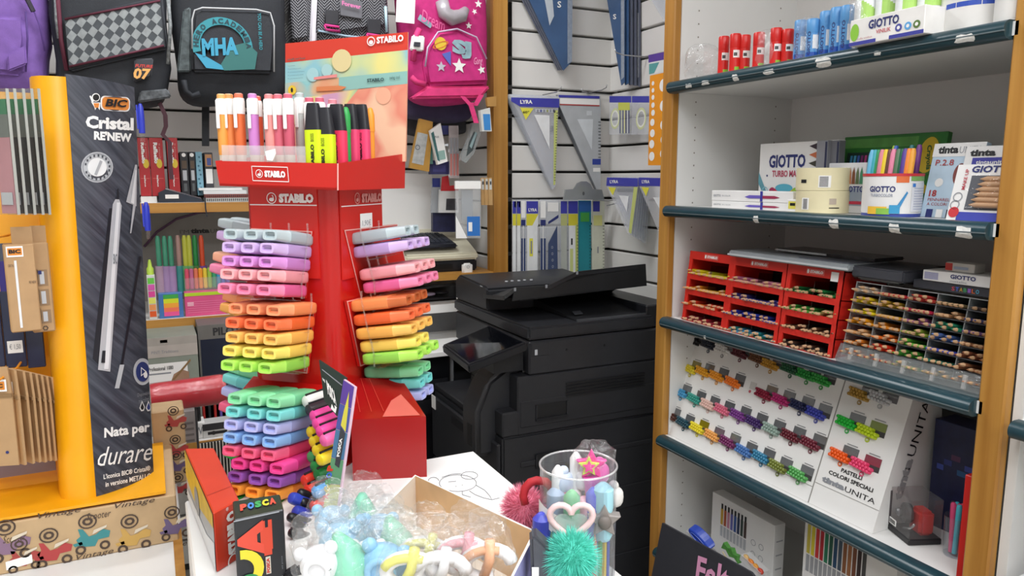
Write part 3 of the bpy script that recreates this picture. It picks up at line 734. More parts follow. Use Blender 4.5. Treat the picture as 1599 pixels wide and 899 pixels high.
tops = [(355, 147, 252, '#f0a44c', '#f3b268', .083, 'orange', 3), (368, 147, 252, '#ee8d4c', '#f2a060', .076, 'deep orange', 4), (383, 146, 252, '#e8743e', '#ee7b5c', .080, 'red orange', 4), (395, 146, 252, '#cf85cc', '#d78fd2', .084, 'orchid', -4),
        (408, 150, 252, '#e2603c', '#e66a5a', .075, 'vermilion', 2), (425, 147, 252, '#eb9a94', '#ef8f8f', .083, 'salmon', 0), (439, 147, 252, '#d9687a', '#de7382', .080, 'rose', 0), (452, 146, 252, '#d25c74', '#d9647c', .082, 'crimson pink', -2),
        (470, 145, 252, '#c9cdc9', '#b7c2c2', .058, 'pale grey', -2), (487, 152, 252, '#c4506a', '#d9647c', .06, 'raspberry', 0), (503, 152, 252, '#c94f6a', '#d9647c', .058, 'wine pink', 0), (524, 155, 252, '#d9a7b0', '#e28b98', .05, 'dusty pink', 1)]
for a in tops: clip_pen(*a[:7], lean=a[7])
def boss(px, ytop, pxb, colb, dep, lbl, w=.027):
    qq = TC+nL*dep; Tt = onP(px, ytop, qq, nL); A = onP(pxb, 262, qq, nL); ax = (Tt-A).normalized(); A = Tt-ax*.105*.88; BS = .88
    M = frame(A, nR, ax) @ Matrix.Scale(.88, 4); w /= .88; t = thing('chisel_highlighter', lbl, 'highlighter', M=M, group='flat neon highlighters in the tray')
    rr = lambda a, b, z: [V((x, y, z)) for x, y in rrect(w*a, .016*b, .5, 20)]
    MB().loft([rr(.9, .9, 0), rr(1, 1, .004), rr(1, 1, .068)]).build('barrel', mat(colb, .35, 0, .02), t, smooth=SM)
    MB().loft([rr(.97, .97, .068), rr(.95, .95, .0705), rr(.72, .75, .100), rr(.62, .65, .105)]).build('cap', mat('#24242a', .45, 0, .04), t, smooth=SM)
    text(t, 'STABILO', V((.004, -.0081, .012)), Z3, -X3, .036, .0055, BLACKP, .045); text(t, 'BOSS', V((.004, -.0081, .052)), Z3, -X3, .011, .005, BLACKP, .0)
boss(472, 163, 490, '#d6ee1c', .088, 'neon yellow highlighter with black cap leaning in the tray', .0225)
boss(507, 168, 509, '#d6ee1c', .084, 'neon yellow highlighter with black cap standing upright in the tray')
boss(521, 163, 528, '#ee3b62', .066, 'neon red highlighter with black cap behind the upright yellow one', .024)
boss(559, 163, 551, '#f04a78', .028, 'neon pink highlighter with black cap in the middle of the tray', .0215)
boss(568, 163, 567, '#f04a78', .012, 'neon pink highlighter with black cap beside the orange marker', .0215)
def marker(px, ytop, col, dep, lbl):
    qq = TC+nL*dep; Tt = onP(px, ytop, qq, nL); A = Tt-Z3*.088; t = thing('felt_marker', lbl, 'marker', M=frame(A, nR, Z3) @ Matrix.Scale(.8, 4), group=None)
    m = mat(col, .4, 0, .02); MB().lathe([(.006, 0), (.0062, .07)], n=12).build('barrel', m, t, smooth=SM); MB().lathe([(.007, .07), (.0068, .098), (.004, .108), (.002, .11)], n=12).build('cap', m, t, smooth=SM)
marker(540, 167, '#2aa04a', .045, 'green marker between the neon highlighters in the tray'); marker(578, 168, '#f59a2c', -.02, 'orange marker behind the pink highlighters in the tray')
tag_ = MB().prism([tl(onP(x, y, TC+nL*.1015, nL)) for x, y in ((414, 236), (430, 232), (431, 240), (426, 251), (417, 250))], V((0, -.0006, 0))).build('paper_tag', PWHITE, to)
# ================================================================ counter blocks
cw = mat('#e4e3e0', .35, 0, .02, 4)
ctr = thing('shop_counter', 'white laminate shop counter under the red tower and the drawing', 'counter', (.016, .942, 0))
MB().box(0, .382, -.75, 0, COUNTER-.03, COUNTER).build('worktop', cw, ctr, bevel=.002)
MB().box(0, .378, -.74, -.004, 0, COUNTER-.03).build('counter_body', cw, ctr)
MB().box(.09, .29, -.004, .25, COUNTER-.04, COUNTER-.0005).build('rear_ledge', cw, ctr)
LOWC = CAM_Z-.52
lc = thing('side_counter', 'lower white counter under the yellow pen display', 'counter', (.012, 1.5, 0))
MB().box(-1.3, 0, -1.1, 0, LOWC-.03, LOWC).build('worktop', cw, lc, bevel=.002)
MB().box(-1.3, -.012, -1.09, 0, 0, LOWC-.03).build('counter_body', cw, lc)
MB().box(-.012, -.0, -1.1, -.34, LOWC-.001, LOWC+.002).build('wood_strip', post_m, lc)
# ---------------------------------------------------------------- wrapped block under the display: brown gift wrap with printed scooters
kraft = mat('#c2a47c', .6, 0, .06, 30, name='kraft_wrap'); ink = flat('#4a3a30')
zb0 = CAM_Z-.445
YF = 1.119
wb = thing('wrapped_box', 'box wrapped in brown gift paper printed with coloured scooters, under the yellow display', 'box', (-.49, YF, LOWC))
MB().box(0, .498, 0, .23, 0, zb0-LOWC-.004).build('wrapping', kraft, wb, bevel=.002)
wo = V((-.49, YF, LOWC))
def scooter(par, c, r, u, s, col, nrm, flip=1):
    """little printed motor scooter: c centre, r right, u up, s size"""
    m = flat(col); mb = MB(); P = lambda a, b, o=.0008: c+r*(a*s*flip)+u*(b*s)+nrm*o
    mb.poly([P(-.45, .1), P(-.35, -.15), P(.05, -.2), P(.15, .0), P(.45, .02), P(.5, .22), P(.3, .32), P(.1, .18), P(-.1, .15), P(-.25, .42), P(-.38, .45), P(-.33, .2)])
    mb.poly([P(-.55, -.02), P(-.3, .02), P(-.28, -.08), P(-.5, -.12)])
    mb.build('scooter_print', m, par)
    mb = MB()
    mb.ring(P(-.35, -.25, .001), r*s*.15, u*s*.15, .55, 12); mb.ring(P(.32, -.22, .001), r*s*.15, u*s*.15, .55, 12)
    mb.ring(P(-.1, .65, .001), r*s*.26, u*s*.24, .82, 16); mb.ring(P(-.1, .65, .001), r*s*.15, u*s*.13, .5, 10)
    mb.build('wheel_print', ink, par)['kind'] = 'stuff'
    MB().poly([P(.0, .2, .0013), P(.4, .36, .0013), P(.42, .44, .0013), P(.05, .34, .0013)]).build('seat_print', flat('#d9cdb9'), par)
spots = [(18, 855, '#8a6d86', 48), (38, 875, '#a8433f', 40), (85, 865, '#b04040', 46), (145, 843, '#3d8a8d', 46), (210, 842, '#c9a155', 46), (275, 825, '#6c5c80', 42)]
for x, y, c_, s_ in spots:
    p = onY(x, y, YF)-wo; scooter(wb, p, X3, Z3, s_/1155*1.1, c_, -Y3)
for x, y, s_, w in ((120, 876, 'Vintage', .045), (245, 862, 'Vintage', .04), (135, 812, 'Scooter', .03), (5, 848, 'Scooter', .026), (60, 812, 'Vintage', .05), (180, 796, 'Vintage', .05)):
    p = onY(x, y, YF)-wo; text(wb, s_, p, X3, Z3, w, .010, ink, 0, .35, .0012)
a = onY(10, 890, YF)-wo; st = MB().poly([a+V((0, -.001, 0)), a+V((.03, -.001, .004)), a+V((.03, -.001, .016)), a+V((0, -.001, .012))]).build('price_sticker', PWHITE, wb)
# upright wrapped sheet beyond the display
wr = thing('wrapped_box', 'upright brown scooter gift paper beside the foot of the yellow display', 'box', (onY(240, 700, 1.345).x, 1.345, LOWC))
WX = onY(291, 700, 1.345).x-onY(240, 700, 1.345).x; WZ = onY(270, 640, 1.345).z-LOWC
MB().box(0, WX, 0, .06, 0, WZ).build('wrapping', kraft, wr, bevel=.002)
for k, c_ in enumerate(('#b04040', '#6c5c80', '#b04040', '#a8433f')):
    zq_ = onY(275, (765, 730, 705, 660)[k], 1.345).z-LOWC; scooter(wr, V((WX*.74, 0, zq_)), X3, Z3, .034, c_, -Y3)
# ================================================================ yellow pen display
bd = thing('pen_display', 'yellow pen display stand with tall curved black metal-pen panel', 'display', (-.093, 1.139, zb0))
bo = V((-.093, 1.139, zb0))
MB().box(-.40, .088, -.02, .20, 0, .004).build('base_plate', YEL, bd)
H0 = .59
cA, cB = V((-.093, 1.139, 0))-V((bo.x, bo.y, 0)), V((-.02, 1.204, 0))-V((bo.x, bo.y, 0))
chord = (cB-cA); cn = V((chord.y, -chord.x, 0)).normalized()
if cn.y > 0: cn = -cn
SAG = .010
LT = math.tan(math.radians(9))      # the display leans back
def bend(s, z, off=0.0):
    return cA+chord*(s*(1+.15*z/H0))+cn*(SAG*4*s*(1-s)+off)+Z3*z+Y3*(z*LT)
n = 12
top = lambda s: H0-.006*s
mb = MB(); outer = [bend(k/n, 0) for k in range(n+1)]; inner = [bend(k/n, 0, -.003) for k in range(n+1)]
mb.loft([outer+inner[::-1], [bend(k/n, top(k/n)) for k in range(n+1)]+[bend(k/n, top(k/n), -.003) for k in range(n, -1, -1)]])
def hatched():
    m = bpy.data.materials.new('brushed_slate_print'); m.use_nodes = True; nt = m.node_tree; b = nt.nodes['Principled BSDF']; b.inputs['Roughness'].default_value = .32
    tc = nt.nodes.new('ShaderNodeTexCoord'); mp = nt.nodes.new('ShaderNodeMapping'); mp.inputs['Rotation'].default_value = (0, math.radians(38), 0); mp2 = nt.nodes.new('ShaderNodeMapping'); mp2.inputs['Scale'].default_value = (200, 30, 7)
    nz = nt.nodes.new('ShaderNodeTexNoise'); nz.inputs['Scale'].default_value = 1; nz.inputs['Detail'].default_value = 3
    cr = nt.nodes.new('ShaderNodeValToRGB'); cr.color_ramp.elements[0].color = lin('#343741'); cr.color_ramp.elements[1].color = lin('#555964'); cr.color_ramp.elements[0].position = .38; cr.color_ramp.elements[1].position = .72
    nt.links.new(tc.outputs['Object'], mp.inputs[0]); nt.links.new(mp.outputs[0], mp2.inputs[0]); nt.links.new(mp2.outputs[0], nz.inputs[0]); nt.links.new(nz.outputs['Fac'], cr.inputs[0]); nt.links.new(cr.outputs[0], b.inputs['Base Color']); return m
pan = mb.build('curved_panel', hatched(), bd, smooth=SM)
# yellow flank that curves back to the left
yf = [V((-.093, 1.139, 0)), V((-.108, 1.1365, 0)), V((-.125, 1.140, 0)), V((-.136, 1.153, 0)), V((-.141, 1.174, 0)), V((-.141, 1.225, 0))]
yf = [p-V((bo.x, bo.y, 0)) for p in yf]; yi = [p+V((.0015, .004, 0)) for p in yf]
MB().loft([yf+yi[::-1], [V((p.x, p.y+H0*LT, H0-.004)) for p in yf+yi[::-1]]]).build('yellow_flank', YEL, bd, smooth=math.radians(60))
MB().obox(V((-.40, .088, 0)), V((.355, 0, 0)), V((0, .004, 0)), V((0, (H0-.02)*LT, H0-.02))).build('back_panel', YEL, bd)
MB().poly([bend(1, 0, -.002), bend(1, .0, -.002)+V((0, .05, 0)), bend(1, H0-.01, -.002)+V((0, .05, 0)), bend(1, H0-.01, -.002)]).build('side_strip', clear('#ffffff', .12, .1, 0, 40, .1), bd)
# prints on the panel placed by their height and position across
cn3 = cn.copy(); chn = chord.normalized()
def pan_uv(px, py):
    d = ray(px, py); z = .3
    for _ in range(7):
        lo, hi = 0.0, 1.0
        g = lambda s: (lambda q: q.x*d.y-q.y*d.x)(bend(s, z)+bo)
        if g(0)*g(1) > 0: lo = hi = (0.0 if abs(g(0)) < abs(g(1)) else 1.0)
        for _ in range(18):
            md = (lo+hi)/2
            if g(lo)*g(md) <= 0: hi = md
            else: lo = md
        q = bend(lo, z)+bo; z = CAM_Z+d.z*(q.y/d.y)-zb0
    return lo, z
def pan_pts(pts, off=.0007, sub=True): return [bend(*pan_uv(x, y), off) for x, y in pts]
def pan_poly(pts, m, off=.0007, name='print'): return MB().poly(pan_pts(pts, off)).build(name, m, pan)
def pan_text(s_, x, y, x1, y1, m, bold=.03, slope=0.0, shear=0, off=.0009):
    """x,y lower left, x1,y1 upper right in the picture"""
    vs, fs = glyphs(s_, bold, shear); ax = min(v.x for v in vs); bx = max(v.x for v in vs); ay = min(v.y for v in vs); by = max(v.y for v in vs)
    mb = MB(); mb.verts([bend(*pan_uv(x+(v.x-ax)/(bx-ax)*(x1-x)-(.0), y+(v.y-ay)/(by-ay)*(y1-y)+slope*(v.x-ax)/(bx-ax)), off) for v in vs])
    for f in fs: mb.face(f)
    mb.build('lettering', m, pan)
def pan_disc(x, y, rx, ry, m, off=.0007, k=None, n=24, name='print'):
    mb = MB()
    if k is None: mb.poly([bend(*pan_uv(x+rx*math.cos(2*math.pi*i/n), y-ry*math.sin(2*math.pi*i/n)), off) for i in range(n)])
    else:
        for i in range(n):
            a, b = 2*math.pi*i/n, 2*math.pi*(i+1)/n
            mb.poly([bend(*pan_uv(x+rx*q*math.cos(t), y-ry*q*math.sin(t)), off) for t, q in ((a, k), (a, 1), (b, 1), (b, k))])
    return mb.build(name, m, pan)
def rrpts(x0, y0, x1, y1, r, sl=0.0):
    P = []
    for cx, cy, a0 in ((x1-r, y0+r, 0), (x0+r, y0+r, 90), (x0+r, y1-r, 180), (x1-r, y1-r, 270)):
        for k in range(5): a = math.radians(a0+22.5*k); px = cx+r*math.cos(a); P.append((px, cy-r*math.sin(a)+sl*(px-x0)))
    return P
pan_poly(rrpts(156, 149, 202, 172, 7, .06), PWHITE, .0012); pan_poly(rrpts(158, 151, 200, 170, 6, .06), flat('#e08a3c'), .0019)
pan_text('BIC', 162, 166, 197, 154, BLACKP, .04, 2, .2, .0030)
pan_disc(149, 152, 6.5, 6.5, PWHITE); pan_disc(149, 152, 5, 5, BLACKP, .0012); pan_poly([(143, 160), (156, 160), (155, 172), (151, 166), (148, 172), (146, 166), (141, 158)], PWHITE); pan_poly([(145, 161), (154, 161), (153, 168), (147, 168)], flat('#e08a3c'), .0012); pan_poly([(143, 160), (139, 150), (141, 149), (146, 159)], PWHITE)
pan_text('Cristal', 133, 200, 208, 180, PWHITE, .045, 4); pan_text("RE'NEW", 146, 218, 205, 204, PWHITE, .05, 4)
pan_disc(151, 261, 25, 24, flat('#b9bcc0')); pan_disc(151, 261, 23, 22, flat('#8f9398'), .0010, .94); pan_disc(151, 261, 15, 14.5, flat('#e4e6e6'), .0010); pan_poly([(146, 272), (150, 274), (159, 252), (155, 250)], flat('#a7aaae'), .0014)
for i in range(18):   # tiny lettering around the medal
    a = math.radians(i*20+5)
    if 8 < i < 10: continue
    pan_poly([(151+19*math.cos(a)-1.4, 261-18.5*math.sin(a)-1.8), (151+19*math.cos(a)-1.4, 261-18.5*math.sin(a)+1.8), (151+19*math.cos(a)+1.4, 261-18.5*math.sin(a)+1.8), (151+19*math.cos(a)+1.4, 261-18.5*math.sin(a)-1.8)], flat('#474b52'), .0014)
silver = mat('#c6c8cc', .3, .2, .05); sil2 = mat('#e8e9eb', .3, .1, .04); dsh = flat('#1c1e26')
def pan_strip(l0, l1, r0, r1, m, off, n=10, name='print'):
    mb = MB(); L_ = lambda a, b, t: (a[0]+(b[0]-a[0])*t, a[1]+(b[1]-a[1])*t)
    for k in range(n):
        t0, t1 = k/n, (k+1)/n; mb.poly(pan_pts([L_(l0, l1, t1), L_(r0, r1, t1), L_(r0, r1, t0), L_(l0, l1, t0)], off))
    return mb.build(name, m, pan)
pan_strip((170, 325), (144, 560), (178, 325), (154, 570), dsh, .0006)
pan_strip((175, 319), (152, 577), (189, 321), (171, 580), silver, .0012); pan_strip((181, 316), (161, 576), (186, 316), (168, 576), sil2, .0018)
pan_strip((179, 311), (175, 319), (185, 311), (189, 321), silver, .0012, 3); pan_strip((182, 295), (181, 311), (184, 294), (185, 311), dsh, .0014, 3); pan_strip((158, 547), (156, 566), (163, 547), (162, 566), dsh, .0024, 3)
pan_text('BIC', 175, 412, 181, 396, flat('#7c8086'), .02, 0, 0, .0024)
pan_strip((210, 257), (196, 315), (213, 257), (212, 322), silver, .0012, 6); pan_strip((210, 265), (203, 316), (212, 266), (208, 319), sil2, .0018, 6); pan_strip((207, 318), (202, 364), (211, 320), (204, 364), silver, .0012, 4)
pan_strip((216, 400), (187, 570), (220, 400), (191, 570), flat('#1d1a24'), .0012); pan_strip((186, 569), (178, 606), (193, 569), (185, 606), silver, .0014, 4)
pan_disc(222, 580, 14.5, 21, flat('#b9bcc0')); pan_disc(222, 580, 10.5, 15.5, flat('#28356f'), .0010); pan_disc(222, 580, 6, 8.5, PWHITE, .0014, .68, 3); pan_disc(226, 585, 3, 5, PWHITE, .0016)
pan_text('Disponibile', 214, 621, 233, 614, GREYP, 0, -4); pan_text('nei colori', 216, 630, 232, 622, GREYP, 0, -4)
for x, c_ in ((221, '#17181b'), (231, '#34407e')):
    pan_poly([(x, 625), (x+4.5, 635), (x+3, 641), (x-1, 642), (x-4, 637)], PWHITE); pan_poly([(x, 628), (x+3, 635), (x+2, 639), (x-1, 639.5), (x-2.5, 636)], flat(c_), .0011)
pan_text('Nata per', 162, 688, 233, 668, PWHITE, .035, -10); 
pan_text('durare', 152, 728, 237, 699, PWHITE, .0, -10, .35)
pan_text("L'iconica BIC® Cristal®", 161, 748, 234, 740, PWHITE, .02, -14); pan_text('in versione METALLO', 164, 760, 235, 752, PWHITE, .02, -14)
# clear rim on top, blue pens held at the side
for (x, y, y2) in ((222, 168, 200), (231, 318, 352)):
    t = thing('ballpoint_pen', ('blue capped ballpoint pen clipped to the black panel beside the red books', 'blue capped ballpoint pen hooked on the black panel below the book shelf')[y > 300], 'pen', M=frame(onP(x, y2+8, V((-.01, 1.22, 1)), V((0, -1, 0))), X3, V((.22, 0, 1))))
    bl = mat('#2c3bb8', .3); MB().lathe([(.0028, -.012), (.003, 0)], n=8).build('barrel', CLEAR, t); cp_ = MB().lathe([(.0042, 0), (.0046, .018), (.004, .036), (.002, .042)], n=10).build('cap', bl, t, smooth=SM); MB().box(-.006, -.004, -.001, .001, .006, .04).build('clip', bl, cp_)
# hooks and hanging packs on the left wing
yh = 1.226
def hook(px, py, x1):
    p = onY(px, py, yh-.05); c_ = flat('#ef9a1e')
    MB().tube([V((x1-bo.x, .085, p.z-zb0)), V((x1-bo.x, .03, p.z-zb0)), V((p.x-bo.x, -.12, p.z-zb0+.004))], .0016, 6).build('hook', c_, bd)
hook(0, 150, -.175); hook(0, 367, -.170); hook(0, 575, -.175)
film2 = clear('#f4f6f4', .04, .1, .0, 50, .03, 1.15)
for k in range(5):       # clear sleeves with dark pens inside, seen nearly edge on
    x = (0, 12, 26, 39, 50)[k]; yy = 1.125+k*.017
    A = onY(x-14, 335, yy); Bt = onY(x+7, 335, yy); hgt = onY(x, 140, yy).z-A.z
    t = thing('pen_packet', f'clear hanging packet with green tab and dark pens, {("foremost, pink backed", "second on its hook", "third on its hook", "fourth on its hook", "hindmost against the yellow panel")[k]}', 'packet', M=frame(V((onY(x, 335, yy).x, yy, A.z)), V((.72, -.68, 0)), Z3), group='clear pen packets on the display')
    w = .030; MB().box(0, w, 0, .003, 0, hgt).build('sleeve', film2, t); MB().box(w-.0005, w+.0003, -.0003, .0033, 0, hgt).build('sleeve_edge', mat('#b9beb8', .3), t)
    MB().box(.003, w-.003, .0008, .0022, hgt*.01, hgt*.62).build('card', mat('#22252c', .5) if k else mat('#c48a93', .5), t); MB().box(.003, w-.003, .0006, .0018, hgt*.62, hgt*.80).build('upper_card', mat('#6f746f', .5), t)
    MB().box(.004, w-.004, .0006, .0024, hgt*.80, hgt*.92).build('hang_tab', mat('#2e7d54', .5), t)
    MB().box(.006, w-.006, -.0006, .0, hgt*.08, hgt*.18).build('label_patch', mat('#aeb2b4', .5), t)
crd = mat('#b8946a', .65, 0, .05, 40, name='brown_card')
orange = flat('#e08a2c')
for k in range(2):
    pts = [((18, 513), (48, 527), (48, 379), (13, 379)), ((50, 527), (80, 522), (72, 380), (52, 378))][k]
    A = onY(pts[0][0] if k == 0 else 52, 520, 1.135+k*.02); top = onY(20, 382, 1.135).z-A.z
    t = thing('pen_carton', ('brown card pen carton with round windows hanging in front of its twin', 'brown card pen carton with round windows behind the other one')[k], 'carton', M=frame(A, V((1, .18, 0)), V((-.06, 0, 1))), group='brown pen cartons on the display')
    w = .034 if k == 0 else .026; d = .026
    MB().box(0, w, 0, d, 0, top).build('carton', crd, t, bevel=.0015)
    MB().box(w*.3, w*.98, d*.4, d*.4+.0015, top, top+.022).build('hang_flap', crd, t)
    f = Face((0, 0, 0), X3, Z3, w, top); r = Face((w, 0, 0), Y3, Z3, d, top)
    if k == 0:
        f.rect(t, .08, .86, .62, .98, PWHITE); f.rect(t, .12, .88, .58, .96, orange, .0009); f.text(t, 'BIC', .16, .90, .54, .945, BLACKP, .05, 0, .0013)
        f.rect(t, .30, .05, .38, .82, sil2); f.text(t, 'CRISTAL', .1, .75, .28, .78, ink, 0); f.text(t, 'RE NEW', .72, .55, .95, .58, ink, 0)
    fw = r if k == 0 else f
    for q, (b0, b1) in enumerate(((.52, .70), (.30, .48), (.10, .25))):
        a0, a1 = (.2, .75) if k == 0 else (.35, .85)
        fw.rect(t, a0, b0, a1, b1, mat('#96795a', .6)); fw.rect(t, a0+.15, b0+.02, a1-.15, b1-.02, silver, .0010)
    fw.rect(t, .45, .65, .6, .69, (BLACKP, NAVY)[k], .0014); fw.ring(t, .55, .045, .0035, .6, ink, .001, 6)
navym = mat('#2e3550', .35, 0, .08, 20)
for k in range(3):
    x0 = (-25, 10, 44)[k]; x1 = (9, 43, 72)[k]; A = onY(x0, 575, 1.20+.003*k); w = onY(x1, 575, 1.20+.003*k).x-A.x; hh = onY(x0, 380 if k < 2 else 470, 1.20).z-A.z
    t = thing('pen_packet', ('dark blue hanging packet at the edge of the yellow back panel', 'dark blue hanging packet with white price sticker', 'dark blue hanging packet beside the yellow flank')[k], 'packet', M=frame(A, X3, Z3), group='dark blue packets on the display')
    MB().box(0, w, 0, .006, 0, hh*.62).build('packet_body', navym, t, bevel=.001); MB().box(.002, w-.002, .001, .004, hh*.62, hh*.86).build('purple_insert', mat('#3a2f86', .4), t); MB().box(0, w, .001, .003, hh*.86, hh).build('hang_card', mat('#4d5566', .5), t)
    if k == 1: f = Face((0, 0, 0), X3, Z3, w, hh); f.rect(t, .15, .12, .88, .22, PWHITE, .001, 'price_sticker'); f.text(t, '€ 1,50', .25, .145, .78, .195, GREYP, 0, 0, .0015)
for k in range(8):     # kraft packets, one behind the other
    x = (10, 26, 39, 49, 58, 66, 74, 82)[k]; yy = 1.115+k*.011
    A = onY(x, (727, 722, 720, 718, 718, 716, 716, 716)[k], yy); hh = onY(x, 572+2*k, yy).z-A.z
    t = thing('kraft_packet', f'brown kraft pen packet, {("foremost and turned, with orange logo", "second", "third", "fourth", "fifth", "sixth", "seventh", "last")[k]} on the lowest hook', 'packet', M=frame(A, V((.55, -.8, 0)) if k else V((.9, -.25, 0)), Z3), group='kraft packets on the lowest hook')
    w = .038 if k else .030
    MB().prism([V((-w*.5, 0, 0)), V((w*.5, 0, 0)), V((w*.5, 0, hh*.74)), V((w*.42, 0, hh)), V((-w*.45, 0, hh)), V((-w*.5, 0, hh*.74))], V((0, .003, 0))).build('packet_body', crd, t)
    MB().box(-w*.5, w*.5, -.0015, 0, hh*.70, hh*.735).build('fold', mat('#8f714c', .7), t)
    if k < 2:
        f = Face((-w*.5, 0, 0), X3, Z3, w, hh); f.rect(t, .2, .76, .85, .88, PWHITE, .002); f.rect(t, .27, .78, .78, .86, orange, .0026); f.text(t, 'BIC', .33, .80, .72, .84, BLACKP, .04, 0, .003)
        f.rect(t, .22, .2, .26, .7, ink, .001); f.disc(t, .6, .14, .002, NAVY)
MB().box(-.135, -.052, .062, .066, .030, .068).build('flat_pouch', mat('#7d6a70', .4, 0, .1), bd)
# ================================================================ boxes on the counter
def boxpts(name, label, cat, top4, z0, m):
    """carton from the four picture-measured top corners (world), down to z0; near-left, near-right, far-right, far-left"""
    A, B_, C_, D_ = [V(p) for p in top4]
    M = frame(V((A.x, A.y, z0)), V((B_.x-A.x, B_.y-A.y, 0)), Z3); t = thing(name, label, cat, M=M); I = M.inverted()
    T = [I @ p for p in (A, B_, C_, D_)]; G = [V((p.x, p.y, 0)) for p in T]
    MB().hexa(G+T).build('carton', m, t, bevel=.0012); return t, T, G
zs = COUNTER+.063
q4 = [onZ(333, 801, zs), onZ(373, 779, zs), onZ(334, 699, zs), onZ(289, 700, zs)]
sb, T, G = boxpts('pen_box', 'long red highlighter box with white vertical lettering beside the black marker box', 'box', q4, COUNTER, mat('#cb3d25', .35, 0, .04))
h_ = T[0].z; w_ = (T[1]-T[0]).length
fr_ = Face(G[0], G[1]-G[0], Z3, w_, h_)
mb = MB(); put_text(mb, 'STABILO', fr_.p(.86, .16), Z3, -X3, h_*.72, w_*.42, .075, 0, .001); mb.build('lettering', PWHITE, sb)
mb = MB(); mb.ring(fr_.p(.62, .04, .001), X3*w_*.22, Z3*w_*.22, .8); mb.build('emblem', PWHITE, sb)
fr_.text(sb, '®', .45, .92, .55, .98, PWHITE, 0)
ls = Face(G[3], G[0]-G[3], Z3, (G[0]-G[3]).length, h_)
mb = MB(); mb.poly(ls.quad(.0, .02, 1, .98, .0006)); mb.build('print', mat('#a7adb3', .35, 0, .04), sb)
MB().poly([ls.p(0, .45, .001), ls.p(.3, .35, .001), ls.p(1, .75, .001), ls.p(1, .98, .001), ls.p(0, .98, .001)]).build('print', mat('#d8b32c', .35, 0, .1, 60), sb)
MB().poly([ls.p(0, .02, .001), ls.p(1, .02, .001), ls.p(1, .5, .001), ls.p(.75, .3, .001), ls.p(.0, .2, .001)]).build('print', mat('#dfe2e4', .35, 0, .04), sb)
MB().disc(ls.p(.45, .5, .0014), ls.r*.018, ls.u*.016, 16).build('print', mat('#8c9298', .4), sb)
MB().poly([T[0].lerp(T[3], .22)+Z3*.0005, T[1].lerp(T[2], .22)+Z3*.0005, T[1].lerp(T[2], .225)+Z3*.0005, T[0].lerp(T[3], .225)+Z3*.0005]).build('crease', mat('#a82c18', .4), sb)
zp = COUNTER+.069
q4 = [onZ(365, 812, zp), onZ(443, 795, zp), onZ(437, 771, zp), onZ(363, 782, zp)]
pb, T, G = boxpts('marker_box', 'black paint marker box with a big red A and coloured letters', 'box', q4, COUNTER, mat('#26272b', .3, 0, .04))
w_, h_ = (T[1]-T[0]).length, T[0].z; f = Face(G[0], X3, Z3, w_, h_); tp = Face(T[0], T[1]-T[0], T[3]-T[0], w_, (T[3]-T[0]).length)
cl = {'P': '#e0503c', 'O': '#4a86d8', 'S': '#3fa25a', 'C': '#e9d83a', 'A': '#e0503c'}
for i, ch in enumerate('POSCA'): tp.text(pb, ch, .14+.15*i, .34, .14+.15*i+.135, .68, flat(cl[ch]), .07)
mb = MB(); put_text(mb, 'A', f.p(.56, .42), Z3, -X3, h_*.50, w_*.52, .07, 0, .001); mb.build('lettering', flat('#e0503c'), pb)
mb = MB(); a0 = math.radians(-95)
for k in range(12):
    a, b = a0+math.radians(185)*k/12, a0+math.radians(185)*(k+1)/12; c = f.p(.08, .24, .0012)
    mb.poly([c+(X3*math.cos(t)*w_+Z3*math.sin(t)*w_)*q for t, q in ((a, .26), (a, .46), (b, .46), (b, .26))])
mb.build('print', flat('#e9d83a'), pb); f.disc(pb, .22, .0, w_*.26, flat('#2f8a4c'), .0014)
f.rect(pb, .50, .46, .74, .90, mat('#d94a32', .4, 0, .02), .0008); f.rect(pb, .56, .38, .72, .46, flat('#d94a32'), .0008); f.rect(pb, .6, .80, .66, .92, dsh, .0012)
f.rect(pb, .58, .10, .68, .36, flat('#d6cdbf'), .0008); mb = MB(); put_text(mb, 'POSCA', f.p(.66, .12), Z3, -X3, h_*.22, w_*.07, .05, 0, .0012); mb.build('lettering', flat('#c8321f'), pb)
mb = MB(); put_text(mb, 'uni posca', f.p(.93, .12), Z3, -X3, h_*.2, w_*.035, 0, 0, .001); mb.build('lettering', GREYP, pb)
MB().tube([f.p(-.01, .985, .001), f.p(.9, .985, .001)], .0006, 4).build('worn_edge', GREYP, pb)
